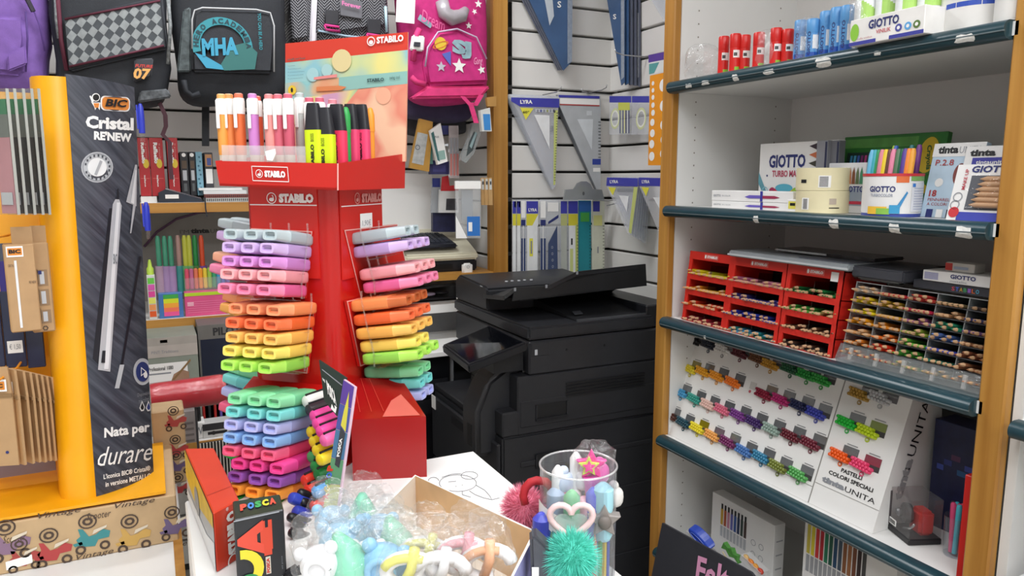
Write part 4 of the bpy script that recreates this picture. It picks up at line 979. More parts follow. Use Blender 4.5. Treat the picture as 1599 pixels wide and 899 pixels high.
# ---------------------------------------------------------------- marker pens stacked in front of the tower
def posca(px, py, dep, col, lbl, L=.045, r=.0078, dirv=None, strip=True, grp='paint markers stacked beside the tower'):
    A = atD(px, py, dep); u = dirv or (V((.9, .5, .03)))
    M = frame(A, V(u).cross(Z3), V(u)); t = thing('paint_marker', lbl, 'marker', M=M, group=grp)
    m = mat(col, .35, 0, .02)
    MB().lathe([(r*.5, 0), (r*.85, .0015), (r, .005), (r, .03)], n=14).build('cap', m, t, smooth=SM)
    MB().lathe([(r*1.04, .03), (r*1.04, .034), (r*.9, .036)], n=14).build('barrel', mat('#e6e4de', .4) if col != '#1c1d21' else mat('#1c1d21', .4), t, smooth=SM)
    if strip: MB().box(-.0012, .0012, -r-.0016, -r+.0006, .003, .036).build('clip', mat('#1c1d21', .4), t)
cols = [(475, 628, .90, '#e4e2dd', 'white paint marker on top of the marker stack'), (480, 641, .895, '#33262e', 'black and pink capped paint marker under the white one'),
        (487, 651, .885, '#e8479a', 'pink paint marker, uppermost of the four pink ones'), (491, 663, .875, '#e8479a', 'pink paint marker, second of the four pink ones'), (497, 675, .865, '#e8479a', 'pink paint marker, third of the four pink ones'), (503, 689, .855, '#f06aa8', 'light pink paint marker, lowest of the pink ones'),
        (482, 676, .905, '#efd52a', 'yellow paint marker, uppermost and deepest in the stack'), (486, 691, .895, '#efd52a', 'yellow paint marker, second in the stack'), (491, 705, .88, '#efd52a', 'yellow paint marker, third in the stack'), (497, 719, .862, '#efd52a', 'yellow paint marker with a wide black clip, lowest'),
        (483, 715, .90, '#3f9a5a', 'pale green paint marker at the back of the stack'), (488, 730, .89, '#1e9248', 'green paint marker under the yellow ones'), (493, 743, .875, '#167a3c', 'dark green paint marker above the blue one'),
        (473, 752, .89, '#e03a2a', 'red paint marker, uppermost red one'), (478, 767, .882, '#e03a2a', 'red paint marker beside the blue one'), (490, 770, .855, '#4aa4e6', 'sky blue paint marker beside the card sign'), (487, 793, .855, '#e03a2a', 'red paint marker under the sky blue one'),
        (472, 795, .88, '#f0902a', 'orange paint marker, upper of the two'), (476, 812, .87, '#f0902a', 'orange paint marker, lower of the two')]
for c_ in cols: posca(*c_)
dn = V((.75, .30, -.55))
blu = [(453, 776, .86, '#3346b0'), (459, 797, .85, '#2d3ca0'), (463, 815, .84, '#3a4ab8'), (468, 833, .83, '#39309a')]
for i, b_ in enumerate(blu): posca(*b_, f'dark blue paint marker, {("top", "second", "third", "bottom")[i]} of the slanting blue row', r=.0072, dirv=dn, strip=False)
blk = [(466, 768, .87), (469, 782, .865), (450, 806, .83), (456, 818, .825), (460, 830, .82), (463, 843, .815), (467, 855, .81), (452, 830, .80), (470, 868, .80)]
for i, b_ in enumerate(blk): posca(*b_, '#1c1d21', f'black paint marker, {("first", "second", "third", "fourth", "fifth", "sixth", "seventh", "eighth", "ninth")[i]} down the slanting black row', r=.0055, dirv=dn, strip=False)
t = thing('paint_marker', 'large black paint marker with white lettering at the foot of the stack', 'marker', M=frame(atD(456, 896, .74), V((.3, -.2, -.8)), V((-.8, 0, .3))))
MB().box(-.008, .05, 0, .012, -.009, .009).build('barrel', mat('#1c1d21', .4), t, bevel=.003, seg=2); text(t, 'uni', V((.002, 0, -.004)), X3, Z3, .016, .008, PWHITE, .04, .2, .001)
# ---------------------------------------------------------------- card sign of the markers
cs = thing('card_sign', 'tall narrow marker card sign with purple top and yellow marker picture', 'sign', loc=atD(520, 790, .84))
so = atD(520, 790, .84)
def sg(x, y, d): return atD(x, y, d)-so
p4 = [sg(505, 795, .845), sg(528, 795, .835), sg(555, 604, .84), sg(537, 592, .85)]
nn_ = (p4[1]-p4[0]).cross(p4[3]-p4[0]).normalized(); 
cd = MB().prism(p4, -nn_*.003).build('card', mat('#e7c9dc', .4, 0, 0), cs)
def cq(a, b, off=.0006): return p4[0].lerp(p4[1], a).lerp(p4[3].lerp(p4[2], a), b)+nn_*off
for b0, b1, c_ in ((.82, 1, '#5b3f98'), (.62, .82, '#4a56a0'), (.4, .62, '#4a7aa0'), (.2, .4, '#5f9a72'), (0.0, .2, '#b9c45a')): MB().poly([cq(.0, b0), cq(.92, b0), cq(.92, b1-.005), cq(.0, b1-.005)]).build('print', flat(c_), cd)
MB().poly([cq(.35, .66, .001), cq(.78, .62, .001), cq(.72, .80, .001), cq(.60, .94, .001), cq(.42, .78, .001)]).build('print', flat('#d9d24c'), cd)
MB().poly([cq(.35, .35, .001), cq(.7, .33, .001), cq(.78, .61, .001), cq(.35, .65, .001)]).build('print', flat('#3a3f46'), cd)
for i, ch in enumerate('POSCA'):
    c = cq(.28, .30-.055*i, .0012); rr_ = (p4[1]-p4[0]); uu_ = (p4[3]-p4[0]); text(cd, ch, c, uu_, -rr_, uu_.length*.045, rr_.length*.4, flat(('#d9402c', '#3d6bd0', '#2f9a50', '#e4cf30', '#d9402c')[i]), .06, 0, .0002)
text(cd, 'POSCA', cq(.62, .42, .0012), (p4[3]-p4[0]), -(p4[1]-p4[0]), (p4[3]-p4[0]).length*.14, (p4[1]-p4[0]).length*.2, PWHITE, .05, 0, .0002)
b4 = [sg(506, 625, .865), sg(526, 650, .855), sg(541, 590, .855), sg(498, 562, .868)]
n2 = (b4[1]-b4[0]).cross(b4[3]-b4[0]).normalized()
bk = MB().prism(b4, -n2*.002).build('black_header', mat('#22302a', .35, 0, .05), cs)
def bq(a, b, off=.0006): return b4[0].lerp(b4[1], a).lerp(b4[3].lerp(b4[2], a), b)+n2*off
text(bk, 'POSCA', bq(.35, .30), (bq(1, .3)-bq(.35, .42)), (b4[3]-b4[0]), (bq(1, .3)-bq(.35, .3)).length*.92, (b4[3]-b4[0]).length*.36, PWHITE, .06)
text(bk, 'uni', bq(.1, .55), (bq(1, .4)-bq(.1, .55)), (b4[3]-b4[0]), .005, .004, PWHITE, .03)
MB().poly([bq(.1, .80), bq(.92, .76), bq(.92, .79), bq(.1, .83)]).build('print', GREYP, bk); MB().poly([bq(.55, .02), bq(.9, .04), bq(.9, .20), bq(.6, .18)]).build('print', PWHITE, bk)
# ---------------------------------------------------------------- drawing
q = [onZ(745, 705, COUNTER+.0015), onZ(816, 770, COUNTER+.0015)]
pp_ = thing('drawing_sheet', 'white sheet with a pencil drawing of a mouse lying on the counter', 'paper', (q[1].x, q[1].y, COUNTER+.0008))
po = V((q[1].x, q[1].y, COUNTER+.0008))
MB().box(-.20, 0, -.12, q[0].y-q[1].y, 0, .0006).build('sheet', PWHITE, pp_)
MB().box(-.205, -.004, -.118, q[0].y-q[1].y+.004, -.0006, -.0001).build('under_sheet', PWHITE, pp_)
pen_m = flat('#6f6f76')
def stroke(pts, r=.00035): MB().tube([onZ(x, y, COUNTER+.002)-po for x, y in pts], r, 4).build('pencil_line', pen_m, pp_)
def arc(cx, cy, rx, ry, a0, a1, n=18): return [(cx+rx*math.cos(math.radians(a0+(a1-a0)*k/n)), cy+ry*math.sin(math.radians(a0+(a1-a0)*k/n))) for k in range(n+1)]
stroke(arc(715, 754, 29, 13, 0, 360, 24)); stroke(arc(733, 742, 13, 6, 0, 360)); stroke(arc(677, 750, 8, 5, 100, 360)); stroke([(743, 757), (757, 765), (765, 774), (768, 780), (755, 777), (742, 772), (733, 766)])
stroke([(768, 780), (780, 777)]); stroke([(690, 745), (705, 740), (720, 739)]); stroke([(700, 752), (712, 751)]); stroke([(722, 766), (722, 772), (735, 776)])
for x, y in ((712, 759), (722, 757)): MB().disc(onZ(x, y, COUNTER+.0021)-po, X3*.0009, Y3*.0009, 8).build('pencil_dot', pen_m, pp_)
# ---------------------------------------------------------------- open white box with pastel lining
zr = COUNTER+.062
A, B_ = onZ(648, 741, zr), onZ(838, 829, zr); e1 = V((-.066, -.075, 0)); D_, C_ = A+e1*1.7, B_+e1*1.7
ob = thing('open_box', 'open white card box with pastel orange lining full of wrapped trinkets', 'box', (A.x, A.y, COUNTER))
ao = V((A.x, A.y, COUNTER)); R4 = [p-ao for p in (A, B_, C_, D_)]
gold = mat('#d9b184', .4, 0, .16, 14, name='pastel_lining'); lil = mat('#8f8fc0', .4, 0, .06, 20); cream = mat('#e6dccf', .45)
cen = sum(R4, V())/4
for i, (mi, mo) in enumerate(((gold, cream), (gold, lil), (cream, cream), (cream, cream))):
    a, b = R4[i], R4[(i+1) % 4]; inn = lambda p: p+(V((cen.x, cen.y, p.z))-p).normalized()*.003
    ga, gb = V((a.x, a.y, .001)), V((b.x, b.y, .001)); mb = MB(); mb.hexa([ga, gb, inn(gb), inn(ga), a, b, inn(b), inn(a)])
    mb.mi = [1, 2, 0, 1, 2, 1] if False else [2, 2, 0, 2, 1, 2]
    mb.build('side_wall', [mo, mi, PWHITE], ob)
MB().prism([V((p.x, p.y, .001)) for p in R4], V((0, 0, .002))).build('box_floor', cream, ob)
# ---------------------------------------------------------------- wrapped pastel trinkets
bagm = clear('#ffffff', .07, .16, .9, 60, .02, 1.15)
def crumple(mb, c, rx, ry, rz, seed, n=14, m=9, top=1.0, M=None):
    rnd = random.Random(seed); rings = []
    for j in range(m+1):
        ph = -math.pi/2+math.pi*j/m; ring_ = []
        for i in range(n):
            a = 2*math.pi*i/n; q = 1+rnd.uniform(-.16, .16); cc = max(.08, math.cos(ph))
            z = math.sin(ph); wid = cc**.5
            p = V((rx*wid*math.cos(a)*q, ry*wid*math.sin(a)*q, rz*z*(top if z > 0 else 1)+rnd.uniform(-.002, .002)))
            ring_.append(V(c)+(M @ p if M else p))
        rings.append(ring_)
    mb.loft(rings); return mb
tr_cols = {'blue': '#8fc6e8', 'mint': '#7fd0ae', 'white': '#eeeef0', 'pink': '#f0a8b4', 'yellow': '#e9e67a', 'peach': '#efb48a'}
def trinket(px, py, dep, c1, lbl, kind=0, s=1.0, seed=0, tilt=0.0):
    P0 = atD(px, py, dep); t = thing('wrapped_trinket', lbl, 'toy pen', M=Matrix.Translation(P0) @ Matrix.Rotation(tilt, 4, V(_f)) @ Matrix.Rotation(-YAW, 4, 'Z') @ Matrix.Scale(s, 4), group='pastel toy pens in clear bags')
    m1, mw = mat(tr_cols[c1], .35, 0, .03), mat(tr_cols['white'], .4)
    if kind == 0:     # round capped head with ring, white body below
        hd = MB().ell((0, 0, 0), .017, .015, .016, 16, 10).build('head', m1, t, smooth=True)
        MB().tube([V((.0095*math.cos(a), -.0135, .0095*math.sin(a))) for a in [2*math.pi*k/16 for k in range(17)]], .0028, 8, False).build('ring', m1, hd, smooth=True)
        MB().lathe([(.006, -.055), (.0105, -.05), (.012, -.03), (.010, -.012)], n=14).build('body', mw, t, smooth=True)
        for sx in (-1, 1): MB().ell((sx*.013, -.002, .013), .006, .005, .006, 10, 6).build('ear', m1, hd, smooth=True)
    elif kind == 1:   # pointed soft swirl
        MB().lathe([(.012, -.04), (.017, -.025), (.019, -.01), (.015, .004), (.009, .016), (.003, .026)], n=14).build('swirl', m1, t, smooth=True)
        MB().ell((.004, -.012, -.022), .009, .008, .012, 12, 8).build('belly', mw, t, smooth=True)
    else:             # striped loop
        MB().tube([V((.018*math.cos(a), 0, .012*math.sin(a))) for a in [2*math.pi*k/18 for k in range(15)]], .0055, 8).build('loop', mw, t, smooth=True)
        MB().tube([V((.020*math.cos(a), -.004, .0135*math.sin(a))) for a in [2*math.pi*k/18 for k in range(3, 9)]], .0035, 8).build('stripe', m1, t, smooth=True)
        MB().tube([V((-.004, -.004, -.008)), V((.002, -.006, .006)), V((.004, -.005, .022))], .004, 8).build('stem', m1, t, smooth=True)
    rnd = random.Random(seed)
    bg = crumple(MB(), (0, 0, -.008), .024, .021, .040, seed, top=1.05).build('clear_bag', bagm, t)
    sd = crumple(MB(), (rnd.uniform(-.004, .004), 0, .034), .015, .004, .012, seed+50).build('bag_top', bagm, t)
sp = [(518, 815, .72, 'blue', 'pale blue round toy pen in a clear bag, next to the black markers', 0, 1.0), (566, 812, .74, 'mint', 'mint swirl toy pen in a tall clear bag in front of the red box', 1, 1.1), (530, 845, .67, 'blue', 'white and blue toy pen standing low beside the marker box', 0, 1.1),
      (552, 835, .69, 'blue', 'pale blue ringed toy pen between the mint ones', 0, .95), (594, 828, .70, 'blue', 'pale blue toy pen beside the cream box wall', 0, 1.0), (618, 848, .69, 'mint', 'mint toy pen leaning on the cream box wall', 1, 1.05),
      (545, 880, .63, 'mint', 'large mint toy pen lying lowest of the pile', 1, 1.15), (600, 880, .63, 'blue', 'blue ringed toy pen lowest of the pile', 0, 1.15), (500, 880, .62, 'white', 'white toy pen at the edge of the pile', 0, 1.0), (575, 868, .655, 'white', 'white toy pen between blue and mint ones', 0, .9)]
for i, a in enumerate(sp): trinket(*a[:5], kind=a[5], s=a[6], seed=i+1, tilt=random.uniform(-.35, .35))
sp2 = [(665, 868, .66, 'yellow', 'yellow striped loop toy in a clear bag'), (725, 868, .64, 'pink', 'red and white striped loop toy in a clear bag'), (762, 880, .63, 'peach', 'brown and white striped loop toy in a clear bag'), (690, 893, .61, 'white', 'white loop toy at the front of the open box'), (640, 893, .61, 'yellow', 'small yellow loop toy against the blue one')]
for i, a in enumerate(sp2): trinket(*a, kind=2, s=1.1, seed=i+21, tilt=random.uniform(-.3, .3))
# ---------------------------------------------------------------- clear cup of trinkets
KC = .92
cc = atD(903, 725, .76*KC); cr_ = .0395*KC
cup = thing('clear_cup', 'tall clear plastic cylinder holding toy pens and hair bands', 'cup', (cc.x, cc.y, COUNTER-.0)); Hc = cc.z-COUNTER
CB = COUNTER
acr2 = clear('#f6f8fa', .05, .05, 0, 40, .05)
n = 40
mb = MB(); mb.lathe([(cr_, .0), (cr_, Hc)], n=n, caps=False); mb.lathe([(cr_-.0015, Hc), (cr_-.0015, 0)], n=n, caps=False); mb.build('cylinder', acr2, cup, smooth=True)
MB().lathe([(cr_-.002, 0), (cr_-.002, .003)], n=n).build('cup_base', acr2, cup)
MB().tube([V((cr_*math.cos(a), cr_*math.sin(a), Hc)) for a in [2*math.pi*k/n for k in range(n+1)]], .0011, 6, False).build('rim', clear('#ffffff', .25, .1, 0, 40, .3), cup, smooth=True)
to_cam = (CAM-cc); to_cam.z = 0; to_cam.normalize(); rt3 = V((-to_cam.y, to_cam.x, 0))
if rt3.dot(_r) < 0: rt3 = -rt3
mb = MB()
for k in range(8):
    t0, t1 = -1.25+.15*k, -1.25+.15*(k+1); e = lambda t, z: (to_cam*math.cos(t)+rt3*math.sin(t))*(cr_+.002)+Z3*z
    mb.poly([e(t0, Hc-.052+.0*k), e(t1, Hc-.054), e(t1, Hc-.030-.0012*(k+1)), e(t0, Hc-.030-.0012*k)])
pl = mb.build('price_card', PWHITE, cup)
e = lambda t, z: (to_cam*math.cos(t)+rt3*math.sin(t))*(cr_+.0035)+Z3*z
text(pl, '1,50', e(-.85, Hc-.046), (e(-.4, 0)-e(-.85, 0)), Z3, .012, .008, GREYP, 0)
def stick(px, py, dep, L, r, m, lbl, lean=(0, 0), name='toy_pen', extra=None):
    dep *= KC; L *= KC; r *= KC; P0 = atD(px, py, dep); ax = V((lean[0], lean[1], 1)).normalized(); B0 = P0-ax*L
    t = thing(name, lbl, 'toy pen', M=frame(B0, V((1, 0, 0)) if abs(ax.x) < .9 else Y3, ax), group='toy pens in the clear cup')
    MB().lathe([(r*.8, 0), (r, .004), (r, L*.55)], n=12).build('barrel', m, t, smooth=SM); MB().lathe([(r*1.05, L*.55), (r*1.05, L-.006), (r*.6, L-.002), (r*.3, L)], n=12).build('cap', m if extra is None else extra, t, smooth=SM); return t
mw = mat('#ecebea', .35)
stick(902, 705, .765, .10, .006, mw, 'tall white toy pen standing highest in the clear cup', (.02, 0)); stick(857, 730, .755, .09, .006, mw, 'shorter white toy pen at the edge of the clear cup', (-.12, 0)); stick(893, 765, .74, .06, .008, mat('#8fd49a', .4), 'mint green toy pen in the middle of the clear cup')
stick(931, 760, .745, .07, .007, mat('#3d56c0', .4), 'blue and yellow toy pen in the clear cup', (.05, 0), extra=mat('#4a55c8', .4)); stick(868, 760, .76, .06, .009, mat('#b9c7dc', .4), 'pale blue toy pen behind the price card'); stick(912, 775, .75, .06, .009, mat('#e6a9b4', .4), 'pink toy pen low in the clear cup'); stick(880, 768, .77, .06, .010, mat('#d9b3c4', .4), 'dusty pink toy pen at the back of the cup')
stick(950, 752, .745, .06, .010, mat('#a9dbe6', .4), 'pale turquoise square-tagged toy pen at the side of the cup', (.1, 0)); stick(846, 800, .745, .05, .009, mat('#4850c0', .4), 'violet blue toy pen low against the cup side')
def flat_shape(px, py, dep, pts, th, m, name, lbl, cat, sc):
    t = thing(name, lbl, cat, M=Matrix.Translation(atD(px, py, dep*KC)) @ Matrix.Rotation(-YAW, 4, 'Z') @ Matrix.Scale(KC, 4)); MB().prism([V((x*sc, 0, z*sc)) for x, z in pts], V((0, th, 0))).build(name+'_body', m, t, bevel=.001); return t
starp = [((1 if k % 2 == 0 else .48)*math.cos(math.pi/2+k*math.pi/5), (1 if k % 2 == 0 else .48)*math.sin(math.pi/2+k*math.pi/5)) for k in range(10)]
t = flat_shape(924, 727, .752, starp, .006, mat('#e83f96', .4, 0, .04), 'flower_topper', 'pink flower topper with green star standing in the clear cup', 'toy pen', .017)
MB().prism([V((x*.011-.003, -.003, z*.011)) for x, z in starp], V((0, .003, 0))).build('star', flat('#c8de5a'), t); MB().prism([V((x*.007-.003, -.0045, z*.007)) for x, z in starp], V((0, .002, 0))).build('star_centre', flat('#e83f96'), t)
MB().lathe([(.005, -.05), (.007, -.02), (.009, -.012)], n=12).build('neck', mat('#d94ab0', .4), t, smooth=SM); crumple(MB(), (.002, 0, .004), .021, .012, .022, 91).build('clear_wrap', bagm, t)
t = flat_shape(944, 815, .735, starp, .012, mat('#8d8580', .5, 0, .1), 'star_charm', 'grey plush star charm low in the clear cup', 'charm', .018)
MB().ell((0, -.002, 0), .007, .004, .007).build('star_face', mat('#6d6560', .6), t, smooth=True)
for i, (x, y, c_, nm_) in enumerate(((880, 752, '#c9d6ea', 'pale blue'), (912, 748, '#e8e4e6', 'milk white'), (936, 738, '#e06ab0', 'candy pink'), (958, 775, '#d8d4d0', 'stone grey'), (872, 778, '#e48a96', 'rose'), (900, 790, '#f0e6e0', 'cream'), (946, 790, '#b0a8a2', 'mouse grey'), (920, 790, '#e8cf4a', 'yellow'))):
    P0 = atD(x, y, .765*KC); t = thing('eraser_charm', f'{nm_} rounded eraser charm among the toy pens in the cup', 'charm', (P0.x, P0.y, P0.z), group='small charms in the clear cup'); MB().ell((0, 0, 0), .009, .008, .010, 12, 8, .7).build('charm_body', mat(c_, .4), t, smooth=True); MB().ell((0, 0, .011), .005, .005, .005, 10, 6).build('charm_top', mat(c_, .35), t, smooth=True)
t = thing('pencil_bundle', 'bundle of thin coloured pencils at the bottom of the clear cup', 'pencils', M=Matrix.Translation(V((cc.x, cc.y, CB+.004))))
for k, c_ in enumerate(('#d8402c', '#e6c02a', '#2f9a50', '#3a55c0', '#e07a2a', '#8a4aa0', '#e86a9a', '#46a7c8', '#d8402c', '#2f9a50', '#e6c02a', '#3a55c0')):
    a = -1.2+.22*k; d = (to_cam*math.cos(a)+rt3*math.sin(a))*(cr_-.006); pc_ = MB().lathe([(.0022, .0), (.0022, .052), (.0006, .060)], d, Z3, 6).build('pencil', flat(c_), t)
# heart hair tie with teal pompom, red band with pink pompom
def pompom(name, lbl, P0, R_, col1, n=2600, seed=3):
    rnd = random.Random(seed); t = thing(name, lbl, 'pompom', (P0.x, P0.y, P0.z)); mb = MB()
    MB().ell((0, 0, 0), R_*.62, R_*.62, R_*.62, 14, 10).build('core', mat(col1, .8, 0, .1), t, smooth=True)
    for _ in range(n):
        d = V((rnd.gauss(0, 1), rnd.gauss(0, 1), rnd.gauss(0, 1))).normalized(); s_ = d.orthogonal().normalized(); s_ = Matrix.Rotation(rnd.uniform(0, 6.28), 3, d) @ s_
        l = R_*rnd.uniform(.82, 1.12); b = d*R_*.45; e_ = d*l+s_*R_*rnd.uniform(-.16, .16)+V((0, 0, -.06*R_)); md = (b+e_)/2+s_*R_*.05
        w = d.cross(s_)*R_*.012; mb.poly([b-w, b+w, md+w*.9]); mb.poly([b-w, md+w*.9, md-w*.9]); mb.poly([md-w*.9, md+w*.9, e_])
    o = mb.build('fluff', mat(col1, .75, 0, .12, 40), t); o['kind'] = 'stuff'; return t
tp_ = pompom('pompom', 'teal fluffy pompom hanging below the pink heart on the clear cup', atD(893, 868, .645), .0265, '#63dcc8', 3600)
hp_ = atD(892, 812, .655); ht = thing('heart_hair_tie', 'pale pink heart ring in front of the clear cup above the teal pompom', 'hair tie', M=Matrix.Translation(hp_) @ Matrix.Rotation(-YAW, 4, 'Z') @ Matrix.Scale(KC, 4))
hpath = []
for k in range(33):
    a = 2*math.pi*k/32; hpath.append(V((.0013*16*math.sin(a)**3, 0, .0013*(13*math.cos(a)-5*math.cos(2*a)-2*math.cos(3*a)-math.cos(4*a)))))
MB().tube(hpath, .0032, 8, False).build('heart_ring', mat('#e9c6c6', .35), ht, smooth=True)
MB().prism([V((p.x*.8, .003, p.z*.62-.005)) for p in hpath[:-1]], V((0, .0015, 0))).build('heart_bag', clear('#e9f2ee', .12, .1, .3, 60, .35), ht)
pompom('pompom', 'hot pink fluffy pompom on the red band left of the clear cup', atD(818, 793, .74), .026, '#ff93ac', 3000, 5)
rb = thing('hair_band', 'red velvet hair band curving out of the clear cup over the pink pompom', 'hair band', loc=atD(818, 793, .71)); ro = atD(818, 793, .71)
MB().tube([atD(x, y, .71)-ro for x, y in ((820, 787), (817, 775), (820, 762), (828, 753), (838, 750), (852, 752), (862, 762))], .0042, 8).build('band', mat('#b51f2a', .6, 0, .06), rb, smooth=True)
# dark pouch between box and cup
t = thing('pencil_case', 'dark grey soft pouch squeezed between the open box and the clear cup', 'pouch', M=Matrix.Translation(atD(845, 872, .64)) @ Matrix.Rotation(-YAW, 4, 'Z'))
MB().prism([V((-.008, 0, -.03)), V((.014, 0, -.022)), V((.006, 0, .010)), V((-.006, 0, .022)), V((-.010, 0, .018))], V((0, .02, 0))).build('pouch_body', mat('#4b4d55', .45, 0, .08), t, bevel=.004, seg=2)
MB().box(-.008, -.002, -.002, 0, -.026, -.008).build('pouch_label', PWHITE, t)
# ================================================================ goods on the right-hand shelves
RT = -Y3                                    # reader's right on these shelves
def S(px, py, x): return onX(px, py, x)
def shelf_carton(name, label, cat, px0, px1, ytop, ybot, x, depth, sh, m, group=None, turn=0.0, lift=0.0, z0=None, lean=0.0):
    """carton standing on shelf sh; left/right picture edges, top picture edge, front plane x"""
    zb = (SHELF_TOP[sh] if z0 is None else z0)+.0006+lift
    a = S(px0, ybot, x); b = S(px1, ybot, x); t_ = S(px0, ytop, x)
    w = abs(a.y-b.y); h_ = t_.z-zb
    M = Matrix.Translation(V((x, a.y, zb))) @ Matrix.Rotation(turn, 4, 'Z') @ frame((0, 0, 0), RT, Z3)
    if lean: M = M @ Matrix.Rotation(lean, 4, 'X')
    return carton(name, label, cat, M, w, depth, h_, m, group)
navy_t = flat('#27306e')
# ---- top shelf: glue sticks
s0 = SHELF_TOP[0]
redg = mat('#d6241f', .35, 0, .03); blueg = mat('#5f9fd8', .35, 0, .03); blue2 = mat('#2b57b0', .35)
def glue(px, ytop, x, kind, lbl, r=.0125, group='glue sticks on the top shelf'):
    p = S(px, ytop, x); hh = p.z-s0-.0006; t = thing('glue_stick', lbl, 'glue stick', (p.x, p.y, s0+.0006), math.radians(-115)+.0, group)
    m = redg if kind == 'red' else blueg
    MB().lathe([(r, 0), (r, hh*.66)], n=18).build('barrel', m, t, smooth=SM)
    MB().lathe([(r*.98, hh*.66), (r*1.02, hh*.67), (r*1.02, hh*.97), (r*.9, hh)], n=18).build('cap', m, t, smooth=SM)
    mb = MB(); put_rows = 6
    e = lambda a, z: V((r*1.012*math.cos(a), r*1.012*math.sin(a), z))
    def band(z0, z1, a0, a1, mm, nm):
        b = MB()
        for k in range(8): q0 = a0+(a1-a0)*k/8; q1 = a0+(a1-a0)*(k+1)/8; b.poly([e(q0, z0), e(q1, z0), e(q1, z1), e(q0, z1)])
        return b.build(nm, mm, t)
    if kind == 'red':
        band(.0, hh*.20, -.3, .9, flat('#8cc63e'), 'green_print'); lb = band(hh*.42, hh*.60, -.6, .9, PWHITE, 'label_print'); band(hh*.46, hh*.54, -.5, .1, BLACKP, 'lettering')
    else:
        band(.0, hh*.22, -1.5, 1.6, blue2, 'blue_band'); band(hh*.3, hh*.62, -.3, .8, PWHITE, 'label_print')
        text(t, 'GIOTTO', V((r*1.03*math.cos(-.6), r*1.03*math.sin(-.6), hh*.15)), Z3, V((math.sin(-.6), -math.cos(-.6), 0))*-1 if False else V((math.sin(.6), math.cos(.6), 0))*-1, hh*.55, r*.5, navy_t, .02)
reds = [(1131, 57, 1.255, 'red glue stick at the open end of its row'), (1149, 53, 1.245, 'red glue stick with white label in the middle of the bare three'), (1164, 55, 1.26, 'red glue stick beside the bagged ones')]
for px, y, x, l in reds: glue(px, y, x, 'red', l)
bagged = [(1186, 51, 1.245, 'bagged red glue stick with a shop label'), (1213, 44, 1.25, 'bagged red glue stick behind the crumpled film'), (1231, 46, 1.262, 'bagged red glue stick next to the blue ones')]
for px, y, x, l in bagged: glue(px, y, x, 'red', l)
for px, y, x, l in [(1251, 32, 1.25, 'light blue glue stick beside the red ones'), (1270, 30, 1.245, 'light blue glue stick with a barcode tag'), (1291, 18, 1.26, 'tall light blue glue stick, first of three'), (1308, 12, 1.25, 'tall light blue glue stick, second of three'), (1324, 9, 1.245, 'tall light blue glue stick touching the glue carton')]: glue(px, y, x, 'blue', l)
def bag_over(px, py, x, rx, ry, rz, seed, lbl, name='clear_bag'):
    p = S(px, py, x); t = thing(name, lbl, 'bag', (p.x, p.y, s0+.001)); crumple(MB(), (0, 0, rz), rx, ry, rz*.99, seed).build('film', clear('#ffffff', .09, .15, .7, 45, .08), t); return t
bag_over(1098, 80, 1.25, .045, .046, .044, 31, 'empty clear plastic bag at the end of the glue shelf')
bag_over(1198, 75, 1.252, .022, .036, .044, 32, 'crumpled clear bag around the red glue sticks'); bag_over(1262, 60, 1.25, .022, .030, .046, 33, 'crumpled clear bag around the light blue glue sticks')
# tray carton of white glue bottles, overhanging the edge
t, f, lf, rt, tp = shelf_carton('glue_carton', 'white glue tray carton with blue base stripe overhanging the shelf edge', 'carton', 1326, 1441, 33, 68, 1.165, .10, 0, mat('#eceae6', .45))
f.rect(t, 0, .0, .38, .14, flat('#3a3f9a')); f.rect(t, .56, .0, 1, .14, flat('#3a3f9a')); f.text(t, 'GIOTTO', .27, .52, .68, .86, navy_t, .035); f.text(t, 'VINILIK', .38, .30, .58, .45, flat('#c96a72'), .02)
for a, c_ in ((.68, '#4a4fa0'), (.80, '#5aa6e0'), (.91, '#5a7a3a')): f.disc(t, a, .36, .0065, flat(c_)); f.disc(t, a, .36, .003, PWHITE, .0012)
f.disc(t, .075, .50, .009, flat('#8cc63e'), .0008, 20, 'print', .015); f.text(t, 'colla vinilica', .12, .20, .33, .27, flat('#c98a8a'), 0)
for i, px in enumerate((1352, 1384, 1416, 1450)):
    p = S(px, 30, 1.215+.01*(i % 2)); b = thing('glue_bottle', f'white glue bottle with green label in the tray carton, {("first by the blue sticks", "second", "third", "last beside the white tub")[i]}', 'bottle', (p.x, p.y, s0+.003), math.radians(-115), 'white glue bottles')
    MB().lathe([(.019, 0), (.020, .004), (.020, .085), (.014, .10), (.008, .105), (.007, .125)], n=20).build('bottle_body', mat('#e9ecec', .35), b, smooth=SM)
    mb = MB()
    for k in range(8): q0, q1 = -.9+.22*k, -.9+.22*(k+1); mb.poly([V((.0204*math.cos(q0), .0204*math.sin(q0), .05)), V((.0204*math.cos(q1), .0204*math.sin(q1), .05)), V((.0204*math.cos(q1), .0204*math.sin(q1), .082-.003*k)), V((.0204*math.cos(q0), .0204*math.sin(q0), .082-.003*k))])
    mb.build('green_label', flat('#a9d36a'), b); MB().box(.0195, .0208, -.01, .01, .012, .03).build('blue_print', flat('#8fb4d8'), b)
bag_over(1345, 25, 1.21, .02, .022, .058, 35, 'clear wrap over the blue sticks and glue bottle')
